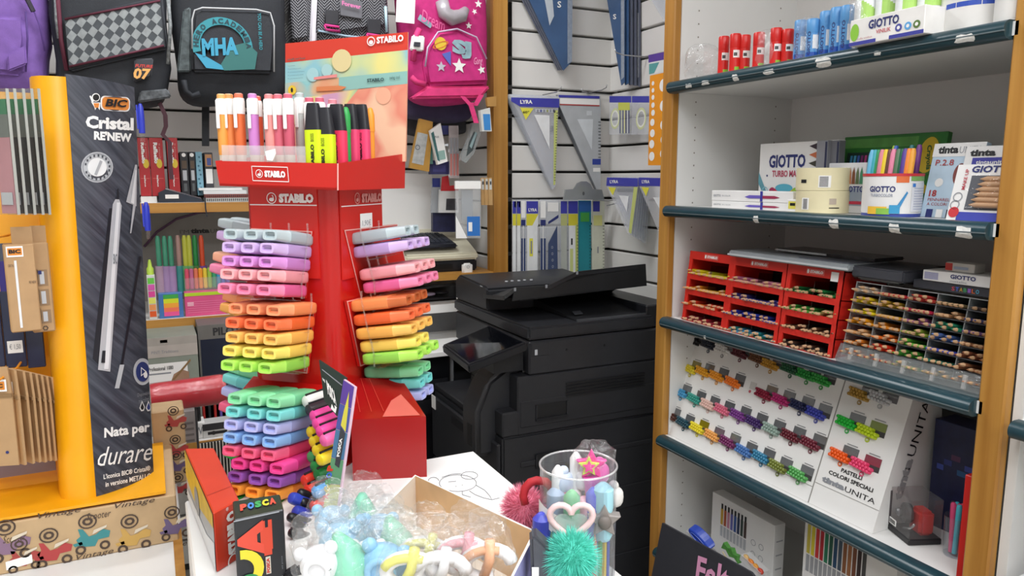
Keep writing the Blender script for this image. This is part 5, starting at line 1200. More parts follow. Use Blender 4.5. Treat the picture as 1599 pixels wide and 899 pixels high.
for i, (px, r_, y_) in enumerate(((1512, .054, 1.245), (1574, .030, 1.215))):
    p = S(px, 30, y_); t = thing('paint_tub', ('big white glue tub with blue band and small print', 'plain white glue tub beside the orange post')[i], 'tub', (p.x+.02, p.y, s0+.0006), math.radians(-120))
    MB().lathe([(r_*.96, 0), (r_, .006), (r_, .11), (r_*1.03, .115), (r_*1.03, .13), (r_*.9, .132)], n=36).build('tub_body', mat('#eceae6', .35), t, smooth=SM)
    if i == 0:
        for z0, z1, c_, q0, q1 in ((.040, .048, '#2f4fb0', -1.4, 1.4), (.058, .068, '#4f74c0', -.1, .6), (.058, .068, '#8fa6d0', -.75, -.45), (.058, .068, '#8fa6d0', .75, .95), (.074, .082, '#3a4fa0', -.5, .2)):
            mb = MB()
            for k in range(12): a, b = q0+(q1-q0)*k/12, q0+(q1-q0)*(k+1)/12; mb.poly([V((r_*1.006*math.cos(q), r_*1.006*math.sin(q), z)) for q, z in ((a, z0), (b, z0), (b, z1), (a, z1))])
            mb.build('blue_print', flat(c_), t)
# ---- second shelf
s1 = SHELF_TOP[1]
wp = mat('#eae9e7', .4, 0, .02)
zz = s1
for k in range(2):
    t, f, lf, rt, tp = shelf_carton('pen_carton', ('thin white pen carton lying under its twin on the shelf', 'thin white pen carton lying on top of its twin')[k], 'carton', 1111, 1238, (313, 297)[k], (329, 313)[k], 1.235, .06, 1, wp, 'thin white pen cartons', z0=zz)
    zz = zz+.0006+(f.h)
    f.text(t, 'GIOTTO', .03, .4, .13, .62, GREYP, .02); f.rect(t, .63, .05, .66, 1.0, flat('#3a3a98')); MB().poly([f.p(.44, .45, .001), f.p(.5, .32, .001), f.p(.63, .34, .001), f.p(.63, .62, .001), f.p(.5, .62, .001)]).build('print', flat('#6a5cb8'), t); MB().poly([f.p(.66, .34, .001), f.p(.8, .34, .001), f.p(.86, .46, .001), f.p(.8, .6, .001), f.p(.66, .6, .001)]).build('print', flat('#9c2f52'), t); f.text(t, 'BI-COLOR', .15, .44, .26, .58, GREYP, 0)
t, f, *_ = shelf_carton('small_carton', 'small white and yellow carton beside the tape rolls', 'carton', 1228, 1246, 311, 332, 1.225, .03, 1, wp)
f.rect(t, .15, .25, .85, .85, flat('#d8cf5a')); f.rect(t, .3, .5, .75, .72, BLACKP, .001)
t, f, lf, rt, tp = shelf_carton('crayon_carton', 'white crayon carton with dark blue lettering standing behind the tape rolls', 'carton', 1184, 1305, 225, 297, 1.36, .022, 1, wp)
f.text(t, 'GIOTTO', .14, .62, .62, .82, navy_t, .035); f.text(t, 'TURBO MAXI', .19, .48, .57, .58, flat('#b84a62'), .03); f.text(t, '24', .2, .1, .26, .22, navy_t, .02)
f.disc(t, .36, .31, .027, flat('#5ab0c8'), .0014, 20, 'print', .010)
for i, c_ in enumerate(('#a8305a', '#c8304a', '#e0503a', '#f08a2a', '#e8c030', '#9ac040')): f.disc(t, .20+.062*i, .255-.012*math.sin(math.pi*i/5), .010, flat(c_), .0008+.00005*i)
MB().poly([f.p(0, .56, .0008), f.p(0, .38, .0008), f.p(.16, .02, .0008), f.p(.21, .02, .0008), f.p(.12, .25, .0008)]).build('print', flat('#5f9aa8'), t); f.ring(t, .10, .27, .009, .75, flat('#8cc0d0'), .0012); f.disc(t, .12, .5, .0025, navy_t)
for i, c_ in enumerate(('#3a2f3a', '#c8704a', '#3c3a30', '#b85a34')): MB().poly([f.p(.66, .93-.125*i, .001), f.p(.78, .98-.125*i, .001), f.p(.82, .98-.125*i, .001), f.p(.82, .87-.125*i, .001), f.p(.76, .87-.125*i, .001)]).build('print', flat(c_), t)
for k in range(2):
    t, f, *_ = shelf_carton('marker_carton', ('grey marker carton standing beside the crayon carton', 'dark and grey marker carton next to the green pack')[k], 'carton', (1271, 1291)[k], (1288, 1306)[k], 220, 300, 1.345+.01*k, .02, 1, mat(('#8f9096', '#77787f')[k], .45, 0, .05))
    f.rect(t, .8, .0, .99, .98, flat('#2f3450'))
# tape rolls
for k in range(2):
    r_ = .0525; hh = .0455; c = S(1285, 300, 1.265); z0 = s1+.0006+k*(hh+.0006); t = thing('tape_roll', ('cream masking tape roll under another one', 'cream masking tape roll on top of another with barcode label')[k], 'tape', (1.265, c.y+.002*k, z0), .3*k, 'masking tape rolls')
    n = 48; mb = MB(); ring_ = lambda r, z: [V((r*math.cos(2*math.pi*i/n), r*math.sin(2*math.pi*i/n), z)) for i in range(n)]
    mb.loft([ring_(r_*.62, 0), ring_(r_, 0), ring_(r_, hh), ring_(r_*.62, hh), ring_(r_*.62, 0)], False, False); mb.build('tape', mat('#e6dcb4', .5, 0, .04), t, smooth=SM)
    MB().loft([ring_(r_*.58, .001), ring_(r_*.62, .001), ring_(r_*.62, hh-.001), ring_(r_*.58, hh-.001), ring_(r_*.58, .001)], False, False).build('core', mat('#a98c66', .7), t, smooth=SM)
    base = math.pi+.52-(.3*k)
    def lab(a0, a1, z0_, z1_, mm, off, nm):
        b = MB()
        for i in range(6): p, q = a0+(a1-a0)*i/6, a0+(a1-a0)*(i+1)/6; b.poly([V(((r_+off)*math.cos(w), (r_+off)*math.sin(w), z)) for w, z in ((p, z0_), (q, z0_), (q, z1_), (p, z1_))])
        return b.build(nm, mm, t)
    if k: lab(base+.05, base+.5, .006, .030, PWHITE, .0004, 'barcode_label'); bars = [(base+.08+.0+i*.028, .008, .028) for i in range(13)]; [lab(base+.09, base+.40, .008+i*.0026, .0095+i*.0026, flat('#5a5a60'), .0009, 'barcode') for i in range(8)]; lab(base-.68, base-.42, .015, .022, BLACKP, .0006, 'lettering')
    else: lab(base-.62, base-.3, .007, .031, PWHITE, .0004, 'barcode_label'); [lab(base-.55, base-.36, .009+i*.0026, .0105+i*.0026, flat('#5a5a60'), .0009, 'barcode') for i in range(8)]; lab(base+.45, base+.72, .018, .030, flat('#b9aa9a'), .0005, 'stamp'); lab(base+.45, base+.85, .010, .012, BLACKP, .0006, 'lettering')
# pencil tin behind
t, f, *_ = shelf_carton('pencil_tin', 'pencil tin with brown pencil tips printed on it between tape rolls and marker tub', 'tin', 1290, 1348, 255, 332, 1.29, .018, 1, mat('#d9dadd', .35, .1, .03))
f.rect(t, .0, .15, 1, .50, mat('#8d98a8', .4)); f.text(t, 'GIOTTO', .45, .42, .98, .54, navy_t, .03)
for i in range(5): MB().poly([f.p(.45+.1*i, .58, .001), f.p(.54+.1*i, .58, .001), f.p(.53+.1*i, .80, .001), f.p(.5+.1*i, .92, .001), f.p(.46+.1*i, .80, .001)]).build('print', flat(('#9a5a3a', '#b8744a', '#7a4a34', '#5a6a4a', '#3a7a5a')[i]), t)
f.rect(t, .3, .18, 1, .24, flat('#b8324a'), .0012)
# green pack
t, f, *_ = shelf_carton('marker_pack', 'large green marker pack with yellow oval logo leaning at the back of the shelf', 'pack', 1303, 1462, 213, 300, 1.40, .014, 1, mat('#2f7a30', .35, 0, .12, 25), lean=math.radians(-8))
f.rect(t, .06, .30, .70, .78, flat('#1f3a30')); f.rect(t, .02, .84, .75, .96, mat('#5a9a48', .4, 0, .1, 40))
for i in range(15): f.rect(t, .10+.038*i, .34, .125+.038*i, .74, flat(('#4a9ac8', '#5ab0d8', '#4a6ac0', '#8a3a7a', '#c04a8a', '#6ac0e0', '#3a8ac0', '#2aa070', '#e0c030', '#d84a3a', '#4a4ab0', '#8a4ab0', '#30a050', '#e08a30', '#c83a5a')[i]), .0012)
mb = MB(); mb.disc(f.p(.86, .72, .0016), f.r*.022+f.u*.004, f.u*.036, 24); mb.build('logo_oval', flat('#d8b82a'), t); mb = MB(); mb.disc(f.p(.86, .72, .0012), f.r*.026+f.u*.004, f.u*.041, 24); mb.build('logo_rim', flat('#3f7a2c'), t)
mb = MB(); put_text(mb, 'Crayola', f.p(.83, .84, .002), -f.u+f.r*.12, f.r, .050, .013, .03, 0, .0004); mb.build('lettering', flat('#1f5a2a'), t)
f.disc(t, .78, .42, .016, flat('#2a2f3a'), .0014); f.disc(t, .86, .3, .010, flat('#c8b030'), .0012)
# marker tub
tc_ = S(1393, 300, 1.265); tb = thing('marker_tub', 'white round tub of colouring markers with red rim and blue base', 'tub', (1.265, tc_.y, s1+.0006), math.radians(-128))
r_ = .0515; hh = S(1393, 272, 1.215).z-s1
rr_ = lambda q, z: [V((r_*q*math.cos(2*math.pi*i/40), r_*q*math.sin(2*math.pi*i/40), z)) for i in range(40)]
MB().loft([rr_(.985, .006), rr_(1, .01), rr_(1, hh-.004)], True, False).build('tub_wall', wp, tb, smooth=SM); MB().loft([rr_(.9, 0), rr_(.985, .0), rr_(.985, .006)]).build('tub_base', flat('#3a4a9a'), tb, smooth=SM); MB().loft([rr_(1.02, hh-.004), rr_(1.02, hh+.001), rr_(.96, hh+.001), rr_(.96, hh-.02)], False, False).build('tub_rim', flat('#c8323a'), tb, smooth=SM)
def wrap(par, r, a0, a1, z0, z1, m, nm='print', off=.0006, k=10):
    b = MB()
    for i in range(k): p, q = a0+(a1-a0)*i/k, a0+(a1-a0)*(i+1)/k; b.poly([V(((r+off)*math.cos(w), (r+off)*math.sin(w), z)) for w, z in ((p, z0), (q, z0), (q, z1), (p, z1))])
    return b.build(nm, m, par)
wrap(tb, r_, -.15, .28, hh*.80, hh*.97, flat('#e0703a')); wrap(tb, r_, .35, 1.3, hh*.84, hh*.95, flat('#7aa85a')); wrap(tb, r_, .40, 1.3, hh*.12, hh*.80, mat('#dfe0e6', .45))
for i in range(9): wrap(tb, r_, .5, 1.15, hh*(.18+.06*i), hh*(.195+.06*i), flat('#a9b0c8'), 'small_print', .0010)
def wrap_text(par, s_, r, a0, z0, w, hgt, m, bold=.03, off=.001):
    vs, fs = glyphs(s_, bold, 0); ax = min(v.x for v in vs); bx = max(v.x for v in vs); ay = min(v.y for v in vs); by = max(v.y for v in vs)
    b = MB(); b.verts([V(((r+off)*math.cos(a0+(v.x-ax)/(bx-ax)*w/r), (r+off)*math.sin(a0+(v.x-ax)/(bx-ax)*w/r), z0+(v.y-ay)/(by-ay)*hgt)) for v in vs])
    for q in fs: b.face(q)
    b.build('lettering', m, par)
wrap_text(tb, 'GIOTTO', r_, -1.05, hh*.58, .046, hh*.14, navy_t); wrap_text(tb, 'TURBOCOLOR', r_, -1.0, hh*.47, .040, hh*.07, flat('#9aa0b0'), .02)
wrap(tb, r_, -1.1, -.4, hh*.06, hh*.24, flat('#f0c040')); wrap(tb, r_, -.75, -.3, hh*.06, hh*.2, flat('#8ac050'), 'print', .0008); wrap(tb, r_, -.32, .02, hh*.08, hh*.28, flat('#3a9ac8'), 'print', .0012)
b = MB(); b.poly([V(((r_+.0014)*math.cos(w), (r_+.0014)*math.sin(w), z)) for w, z in ((-.12, hh*.22), (.02, hh*.22), (.26, hh*.56), (.22, hh*.6))]); b.build('print', flat('#3a8ac0'), tb)
wrap(tb, r_, .42, .54, hh*.70, hh*.78, flat('#3a7ac8'), 'print', .0014)
mk = [('light blue', '#6ab8dc', -38), ('turquoise', '#3aa8b8', -33), ('green', '#2f9a5a', -28), ('rose', '#e08a9a', -18), ('yellow', '#f0d42a', -12), ('brown', '#6a4238', -6), ('pink', '#ea8aa8', 4), ('olive', '#5a7a5a', 12), ('dark green', '#1f6a48', 18), ('violet', '#5a3f9a', 26), ('orange', '#f08a2a', 31), ('amber', '#f0a83a', 37), ('blue', '#3a6ac0', -22), ('teal', '#2a7a7a', 8), ('lime', '#a8c83a', -25), ('purple', '#7a3a8a', 22)]
for i, (cn_, cc_, dx) in enumerate(mk):
    back = i >= 12; ax_y = dx*.0011; p = V((1.265+(-.022+.002*(i % 3) if not back else .02), tc_.y-ax_y, s1+.008)); tilt = V((.12, -dx*.006+(-.30 if i > 2 else .04), 1)).normalized()
    L_ = (S(1393, 240, 1.23).z-s1)*1.02+(.008 if back else 0)
    m_ = thing('felt_marker', f'{cn_} felt marker standing in the white tub', 'marker', M=frame(p, RT, tilt), group='markers in the round tub'); m0 = mat(cc_, .4, 0, .02)
    MB().lathe([(.0048, 0), (.005, L_*.60)], n=10).build('barrel', m0, m_, smooth=SM); MB().lathe([(.0056, L_*.60), (.0054, L_-.008), (.0035, L_)], n=10).build('cap', m0, m_, smooth=SM)
t, f, *_ = shelf_carton('pencil_carton', 'pale blue pencil carton marked P.2.8 leaning between green pack and wooden pencils', 'carton', 1436, 1516, 222, 335, 1.285, .014, 1, mat('#b9cfe0', .4, 0, .06, 20), lean=math.radians(-12))
f.rect(t, 0, .82, 1, 1, wp); f.text(t, 'tinta', .10, .86, .50, .96, BLACKP, .05); f.text(t, 'UNITA', .52, .86, .95, .95, GREYP, 0); f.text(t, 'P.2.8', .10, .70, .46, .78, flat('#a83a3a'), .01); f.text(t, '18', .10, .28, .25, .37, flat('#a83a3a'), .03); f.text(t, 'PENNARELLI', .10, .22, .6, .26, flat('#a83a3a'), 0); f.text(t, 'A COLORI', .10, .16, .5, .20, flat('#a83a3a'), 0)
f.disc(t, .25, .47, .008, wp); f.disc(t, .62, .58, .012, flat('#7a3a34'), .001, 20, 'print', .02)
for i in range(3): f.rect(t, .12+.2*i, .0, .25+.2*i, .11, (navy_t, PWHITE, flat('#2a2a3a'))[i], .001)
t, f, *_ = shelf_carton('pencil_carton', 'white pencil carton with purple band behind the wooden pencil pack', 'carton', 1486, 1555, 226, 330, 1.27, .012, 1, wp, lean=math.radians(-12))
f.text(t, 'tinta', .12, .86, .7, .95, BLACKP, .05); f.rect(t, .2, .70, 1, .84, flat('#3a3a9a')); f.text(t, 'tintaunita', .3, .75, .95, .80, wp, .02)
t, f, lf, rt, tp = shelf_carton('wooden_pencil_pack', 'white window pack of thick natural wood pencils with blue base leaning at the orange post', 'pack', 1476, 1572, 254, 338, 1.215, .022, 1, wp, lean=math.radians(-14))
f.rect(t, .28, .20, .98, .80, flat('#54575f')); f.text(t, 'GIOTTO', .26, .85, .97, .97, navy_t, .035, .1); f.rect(t, .18, .0, 1, .16, flat('#3a44a8')); mb = MB(); put_text(mb, 'MAKE UP', f.p(.22, .55, .001), f.u, -f.r, .035, .006, .02, 0, .0004); mb.build('lettering', flat('#b83a4a'), t)
f.ring(t, .13, .42, .008, .8, GREYP, .001); f.ring(t, .11, .28, .008, .8, GREYP, .001); f.disc(t, .12, .15, .009, flat('#c8323a'), .001)
pack_M = t.matrix_world.copy()
for i in range(6):
    q = MB(); c0 = f.p(.45-.035*i*.5, .73-.09*i, .004); q.lathe([(.0005, 0), (.004, .010), (.0046, .012), (.0046, f.w*.5)], c0, f.r, 10); q.build('wooden_pencil', mat('#c49a74', .5, 0, .08), t, smooth=SM)
MB().poly([f.p(.28, .2, .010), f.p(.98, .2, .010), f.p(.98, .8, .010), f.p(.28, .8, .010)]).build('window_film', clear('#ffffff', .05, .08, .2, 60), t)
# ================================================================ third shelf: pencil dispensers
s2 = SHELF_TOP[2]
_pm = {}
def pencil_mesh(col, L=.055, r=.0037):
    k = (col, L, r)
    if k not in _pm:
        mb = MB(); hexr = lambda q, x: [V((x, q*math.cos(2*math.pi*i/6), q*math.sin(2*math.pi*i/6))) for i in range(6)]
        mb.loft([hexr(r, -L), hexr(r, 0)], True, False); mb.cur = 1; mb.loft([hexr(r, 0), hexr(r*.42, .0105)], False, False); mb.cur = 2; mb.loft([hexr(r*.42, .0105), hexr(r*.08, .0145)], False, True)
        _pm[k] = mb.mesh('coloured_pencil', [mat(col, .4, 0, .03), mat('#d2ab84', .6, 0, .05), mat(col, .5, 0, 0)])
    return _pm[k]
def pencil(col, P0, d, lbl, group):
    d = V(d).normalized(); o = link('coloured_pencil', pencil_mesh(col)); y = Z3.cross(d).normalized(); z = d.cross(y); M = Matrix((d, y, z)).transposed().to_4x4(); M.translation = V(P0); o.matrix_world = M @ Matrix.Rotation(random.uniform(0, 1), 4, 'X')
    return tag(o, lbl, 'pencil', group)
LEAN = math.radians(7)
disp_px = [(1065, 1131, 497), (1130, 1214, 512), (1214, 1300, 536)]
XD = 1.222
dcol = [[('yellow', ['#e6d62a', '#c8d83a', '#e8c82a']), ('amber', ['#e8a02a', '#e0b040', '#d88a2a']), ('orange red', ['#d8402a', '#c83020', '#e0702a']), ('crimson', ['#b02a3a', '#8a2a34', '#c04a5a'])],
        [('rose', ['#d88a9a', '#b06a8a', '#c07a90']), ('violet blue', ['#4a4a9a', '#5a4a90', '#3a3a80']), ('blue', ['#2a3aa8', '#3048b0', '#24308a']), ('teal', ['#2a8a90', '#4a9ac0', '#1f7a70'])],
        [('bottle green', ['#1f6a3a', '#20502f', '#2a8a48']), ('green', ['#4aa83a', '#3a8a3a', '#a8945a']), ('brown', ['#6a4a34', '#7a5a40', '#4a3a30']), ('dark brown', ['#3a302c', '#5a4034', '#2a2628'])]]
redp = mat('#cf2a20', .35, 0, .03)
upv = V((math.sin(LEAN), 0, math.cos(LEAN))); inw = V((math.cos(LEAN), 0, -math.sin(LEAN)))
ordn = ('top', 'second', 'third', 'bottom')
for ui, (x0, x1, yb) in enumerate(disp_px):
    a, b = S(x0, yb, XD), S(x1, yb, XD); w = a.y-b.y; HD = .178
    M = Matrix((RT, inw, upv)).transposed().to_4x4(); M.translation = V((XD, a.y, s2+.0006))
    t = thing('pencil_dispenser', f'red pencil dispenser with four tiers, {("next to the white side panel", "between the two other red ones", "next to the clear pencil rack")[ui]}', 'dispenser', M=M, group='red pencil dispensers')
    fr = .011; D = .13
    MB().box(0, w, D, D+.004, .012, HD).build('back_panel', mat('#2b2627', .5), t)
    for xx in (0, w-.004): MB().box(xx, xx+.004, 0, D, 0, HD).build('side_wall', redp, t)
    for xx in (0.0, w-fr): MB().box(xx, xx+fr, -.001, .003, 0, HD).build('upright', redp, t)
    MB().box(0, w, -.0015, .003, HD-.020, HD).build('header_strip', redp, t); MB().box(0, w, 0, D, HD-.003, HD).build('top_board', redp, t)
    hf = Face((0, -.0016, HD-.020), X3, Z3, w, .020); hf.rect(t, .36, .22, .68, .80, mat('#dc6a62', .4)); hf.text(t, 'STABILO', .43, .36, .66, .66, PWHITE, .05)
    mb = MB(); mb.disc(hf.p(.395, .5, .0014), X3*.0028, Z3*.0045, 12); mb.build('emblem', PWHITE, t)
    if ui == 2: hf.rect(t, .80, -.2, .93, .75, PWHITE, .001, 'paper_tag')
    for ri in range(4):
        zf = HD-.020-.0395*(ri+1)
        MB().box(0, w, 0, D, zf-.002, zf).build('tier_floor', redp, t); MB().box(0, w, -.0015, .003, zf-.012 if ri < 3 else 0, zf+.001).build('tier_lip', redp, t)
        for q in (.5,): MB().box(w*q-.0005, w*q+.0005, .004, D, zf, zf+.03).build('clear_divider', clear('#dfe6ea', .15, .05), t)
        cn_, cl_ = dcol[ui][ri]; n = int((w-.012)/.0078)
        for k in range(n):
            lay = 0 if random.random() < .72 else 1
            xx = .008+(w-.014)*k/max(1, n-1); P0 = M @ V((xx, random.uniform(-.004, .006)+(.006 if lay else 0), zf+.0038+.0066*lay))
            pencil(random.choice(cl_), P0, -inw+V((0, random.uniform(-.05, .05), random.uniform(-.01, .02))), f'{cn_} pencil in the {ordn[ri]} tier of the {("first", "middle", "third")[ui]} red dispenser', f'{cn_} pencils in red dispenser')
# flat grey blister and black trays lying on top
tz = s2+.178*math.cos(LEAN)+.003
def flatbox(name, lbl, cat, p0, p1, x, d, z0, h_, m, turn=0):
    a, b = S(p0[0], p0[1], x), S(p1[0], p1[1], x); M = Matrix.Translation(V((x, a.y, z0))) @ Matrix.Rotation(turn, 4, 'Z') @ frame((0, 0, 0), RT, Z3); t = thing(name, lbl, cat, M=M); MB().box(0, a.y-b.y, 0, d, 0, h_).build('body', m, t, bevel=.003, seg=2); return t, a.y-b.y
gp = mat('#9aa0a4', .3, .1, .05)
t, w = flatbox('plastic_tray', 'grey clear plastic tray lying upside down on the red dispensers', 'tray', (1138, 385), (1326, 405), 1.222, .12, tz, .014, gp); MB().box(.0, w, -.003, .0, .003, .007).build('tray_rim', mat('#c2c7ca', .25), t); MB().box(w*.6, w*.98, .01, .1, .0142, .016).build('dark_insert', mat('#5d6068', .4), t)
t, w = flatbox('blister_pack', 'dark blister pack on top of the grey tray', 'pack', (1212, 380), (1368, 388), 1.285, .09, tz+.0165, .007, mat('#3d3a3c', .2, 0, .15, 60)); MB().box(.0, w*.55, -.002, 0, .002, .006).build('foil_edge', mat('#c8cacc', .2, .6, .05), t)
t, w = flatbox('dark_tray', 'dark grey empty pencil tray lying beside the grey tray', 'tray', (1330, 412), (1412, 420), 1.235, .12, tz-.010, .022, mat('#3f4148', .35, 0, .06))
# acrylic rack
rk_px = (1312, 1542, 560)
XA = 1.215; a, b = S(1313, 565, XA), S(1538, 600, XA); w = a.y-b.y
L2 = math.radians(12); up2 = V((math.sin(L2), 0, math.cos(L2))); in2 = V((math.cos(L2), 0, -math.sin(L2)))
HR = S(1326, 440, XA+.03).z-s2-.012
M = Matrix((RT, in2, up2)).transposed().to_4x4(); M.translation = V((XA, a.y, s2+.018))
rk = thing('pencil_rack', 'wide clear acrylic pencil rack with many tiers, black behind', 'rack', M=M)
edge_m = clear('#e8f0f2', .35, .08, 0, 40, .25)
MB().box(0, w, .16, .163, 0, HR).build('back_panel', mat('#1a1a1e', .5), rk)
NR, NC = 7, 5
for c_ in range(NC+1): MB().box(w*c_/NC-.0008, w*c_/NC+.0008, .001, .16, 0, HR).build('divider', edge_m, rk)
for r_ in range(NR+1): MB().box(0, w, .0, .16, HR*r_/NR-.0008, HR*r_/NR+.0008).build('tier_floor', mat('#4a4c50', .3) if 0 < r_ < NR else edge_m, rk)
cells = [['#d9c8b8', '#c8303a', '#b83a34', '#6a5a3a', '#5a4a44'], ['#e8c82a', '#c8a03a', '#c02a4a', '#a87a54', '#2f3a70'], ['#e8d020', '#d8a02a', '#a0608a', '#2f8a6a', '#6a4a80'], ['#f0a020', '#e08a2a', '#8aa03a', '#5a78b8', '#8a5a3c'], ['#d8a06a', '#e0702a', '#5aa83a', '#3a4ab0', '#8a5038'], ['#e0802a', '#d83a20', '#4a9a3a', '#2a6a5a', '#a06a4a'], ['#c86a2a', '#a83a2a', '#8a9a5a', '#a8946a', '#b87a5a']]
names_r = ('top', 'second', 'third', 'fourth', 'fifth', 'sixth', 'seventh'); cnm = ('first', 'second', 'third', 'fourth', 'fifth')
for r_ in range(NR):
    for c_ in range(NC):
        n = 5 if not (r_ == 0 and c_ == 4) else 3
        for k in range(n):
            lay = 1 if k % 2 and random.random() < .6 else 0
            P0 = M @ V((w*(c_+(k+.7)/(n+.5))/NC, random.uniform(-.006, .004), HR*(NR-1-r_)/NR+.0046+.0062*lay))
            pencil(cells[r_][c_], P0, -in2+V((0, random.uniform(-.06, .06), 0)), f'pencil in the {names_r[r_]} tier, {cnm[c_]} column of the clear rack', 'pencils in clear rack column')
# clear trough in front
MB().prism([V((-.003, -.006, -.017)), V((-.003, -.012, -.010)), V((-.003, -.004, .020)), V((-.003, .002, .020)), V((-.003, .002, -.017))], V((w+.003, 0, 0))).build('clear_trough', clear('#e8eef0', .14, .1, .15, 30, .10), rk)
for k in range(5): MB().box(w*(k+.45)/5, w*(k+.45)/5+.006, -.0125, -.008, -.008, .016).build('trough_rib', clear('#ffffff', .3, .1, 0, 40, .2), rk)
# boxes on the rack
zt = s2+.018+HR*math.cos(L2)+.002
t, w2 = flatbox('pencil_case', 'dark red wrapped case on the clear rack', 'case', (1340, 435), (1425, 445), 1.29, .1, zt, .030, mat('#3a2426', .3, 0, .12, 40))
t, w2 = flatbox('acrylic_lid', 'smoky clear box standing on the rack beside the dispensers', 'box', (1330, 432), (1404, 450), 1.262, .02, zt, .030, clear('#9a9a9e', .15, .08, 0, 40, .05))
M_ = Matrix.Translation(V((1.262, S(1425, 455, 1.262).y, zt))) @ frame((0, 0, 0), RT, Z3)
t, f, *_ = carton('marker_box', 'black flat box with rainbow letters under the white pencil box', 'box', M_, S(1425, 455, 1.262).y-S(1547, 470, 1.262).y, .08, .016, mat('#3a3b42', .4, 0, .05)); 
for i, ch in enumerate('STABILO'): f.text(t, ch, .52+.05*i, .25, .56+.05*i, .7, flat(('#c84a5a', '#4a6ad0', '#c8a03a', '#4aa06a', '#8a5ab0', '#d86a3a', '#5ab0d0')[i]), .02)
M_ = Matrix.Translation(V((1.258, S(1440, 440, 1.258).y, zt+.0166))) @ frame((0, 0, 0), RT, Z3)
t, f, *_ = carton('pencil_box', 'white flat pencil box with dark blue lettering on top of the rack', 'box', M_, S(1440, 440, 1.258).y-S(1549, 450, 1.258).y, .07, .019, wp); f.text(t, 'GIOTTO', .42, .45, .78, .85, navy_t, .03); f.text(t, 'metallic', .42, .15, .66, .32, GREYP, 0)
for i in range(6): f.rect(t, .03, .2+.11*i, .24, .25+.11*i, flat('#6a70b8'))
zq = zt+.0166+.0196
M_ = Matrix.Translation(V((1.272, S(1477, 412, 1.272).y, zq))) @ frame((0, 0, 0), RT, Z3)
t, f, *_ = carton('small_box', 'small white box with red end on the flat pencil box', 'box', M_, .052, .03, .016, mat('#c9c6c0', .45)); f.rect(t, .0, .1, .25, .9, flat('#b83a34')); f.rect(t, .3, .3, .8, .6, flat('#9aa6b8'))
# ================================================================ fourth shelf: white pastel display
s3 = SHELF_TOP[3]
XT = 1.222; L3 = math.radians(19); up3 = V((math.sin(L3), 0, math.cos(L3))); in3 = V((math.cos(L3), 0, -math.sin(L3)))
O3 = onX(1040, 688, XT); O3 = V((XT, O3.y, s3+.0006))
nrm3 = -in3
def T3(px, py): p = onP(px, py, O3, nrm3)-O3; return V((p.dot(RT), 0, p.dot(up3)))
M = Matrix((RT, in3, up3)).transposed().to_4x4(); M.translation = O3
td = thing('pastel_display', 'white slanted cardboard display of pastel pencils in little windows', 'display', M=M)
tw = mat('#eeedea', .45, 0, .02, 6)
wA = T3(1272, 752).x; wB = T3(1372, 800).x; HT = .295
gap = T3(1160, 742).z
def block(x0, x1, nm):
    # body with vertical back: wedge
    k = math.tan(L3); dep = .20
    mb = MB(); P = lambda x, z, y: V((x, y, z))
    back = lambda z: dep
    mb.hexa([P(x0, 0, 0), P(x1, 0, 0), P(x1, 0, 0)+V((0, dep*math.cos(L3), dep*math.sin(L3))), P(x0, 0, 0)+V((0, dep*math.cos(L3), dep*math.sin(L3))), P(x0, HT, 0), P(x1, HT, 0), P(x1, HT, .0)+V((0, .08*math.cos(L3), .08*math.sin(L3))), P(x0, HT, 0)+V((0, .08*math.cos(L3), .08*math.sin(L3)))])
    return mb.build(nm, tw, td)
b1 = block(0, wA-.001, 'wide_block'); b2 = block(wA+.001, wB, 'narrow_block')
MB().box(0, wA-.002, -.0008, 0, .0345, .0355).build('score_line', mat('#9a9894', .6), b1); MB().box(wA+.002, wB, -.0008, 0, .046, .047).build('score_line', mat('#9a9894', .6), b2)
MB().box(wA-.0012, wA+.0012, -.0006, .0, 0, HT).build('joint', mat('#8f8d88', .6), td)
Z7 = lambda x, y: (1030+x/3.458, 520+y/3.458)
Z8 = lambda x, y: (1270+x/2.8176, 580+y/2.8176)
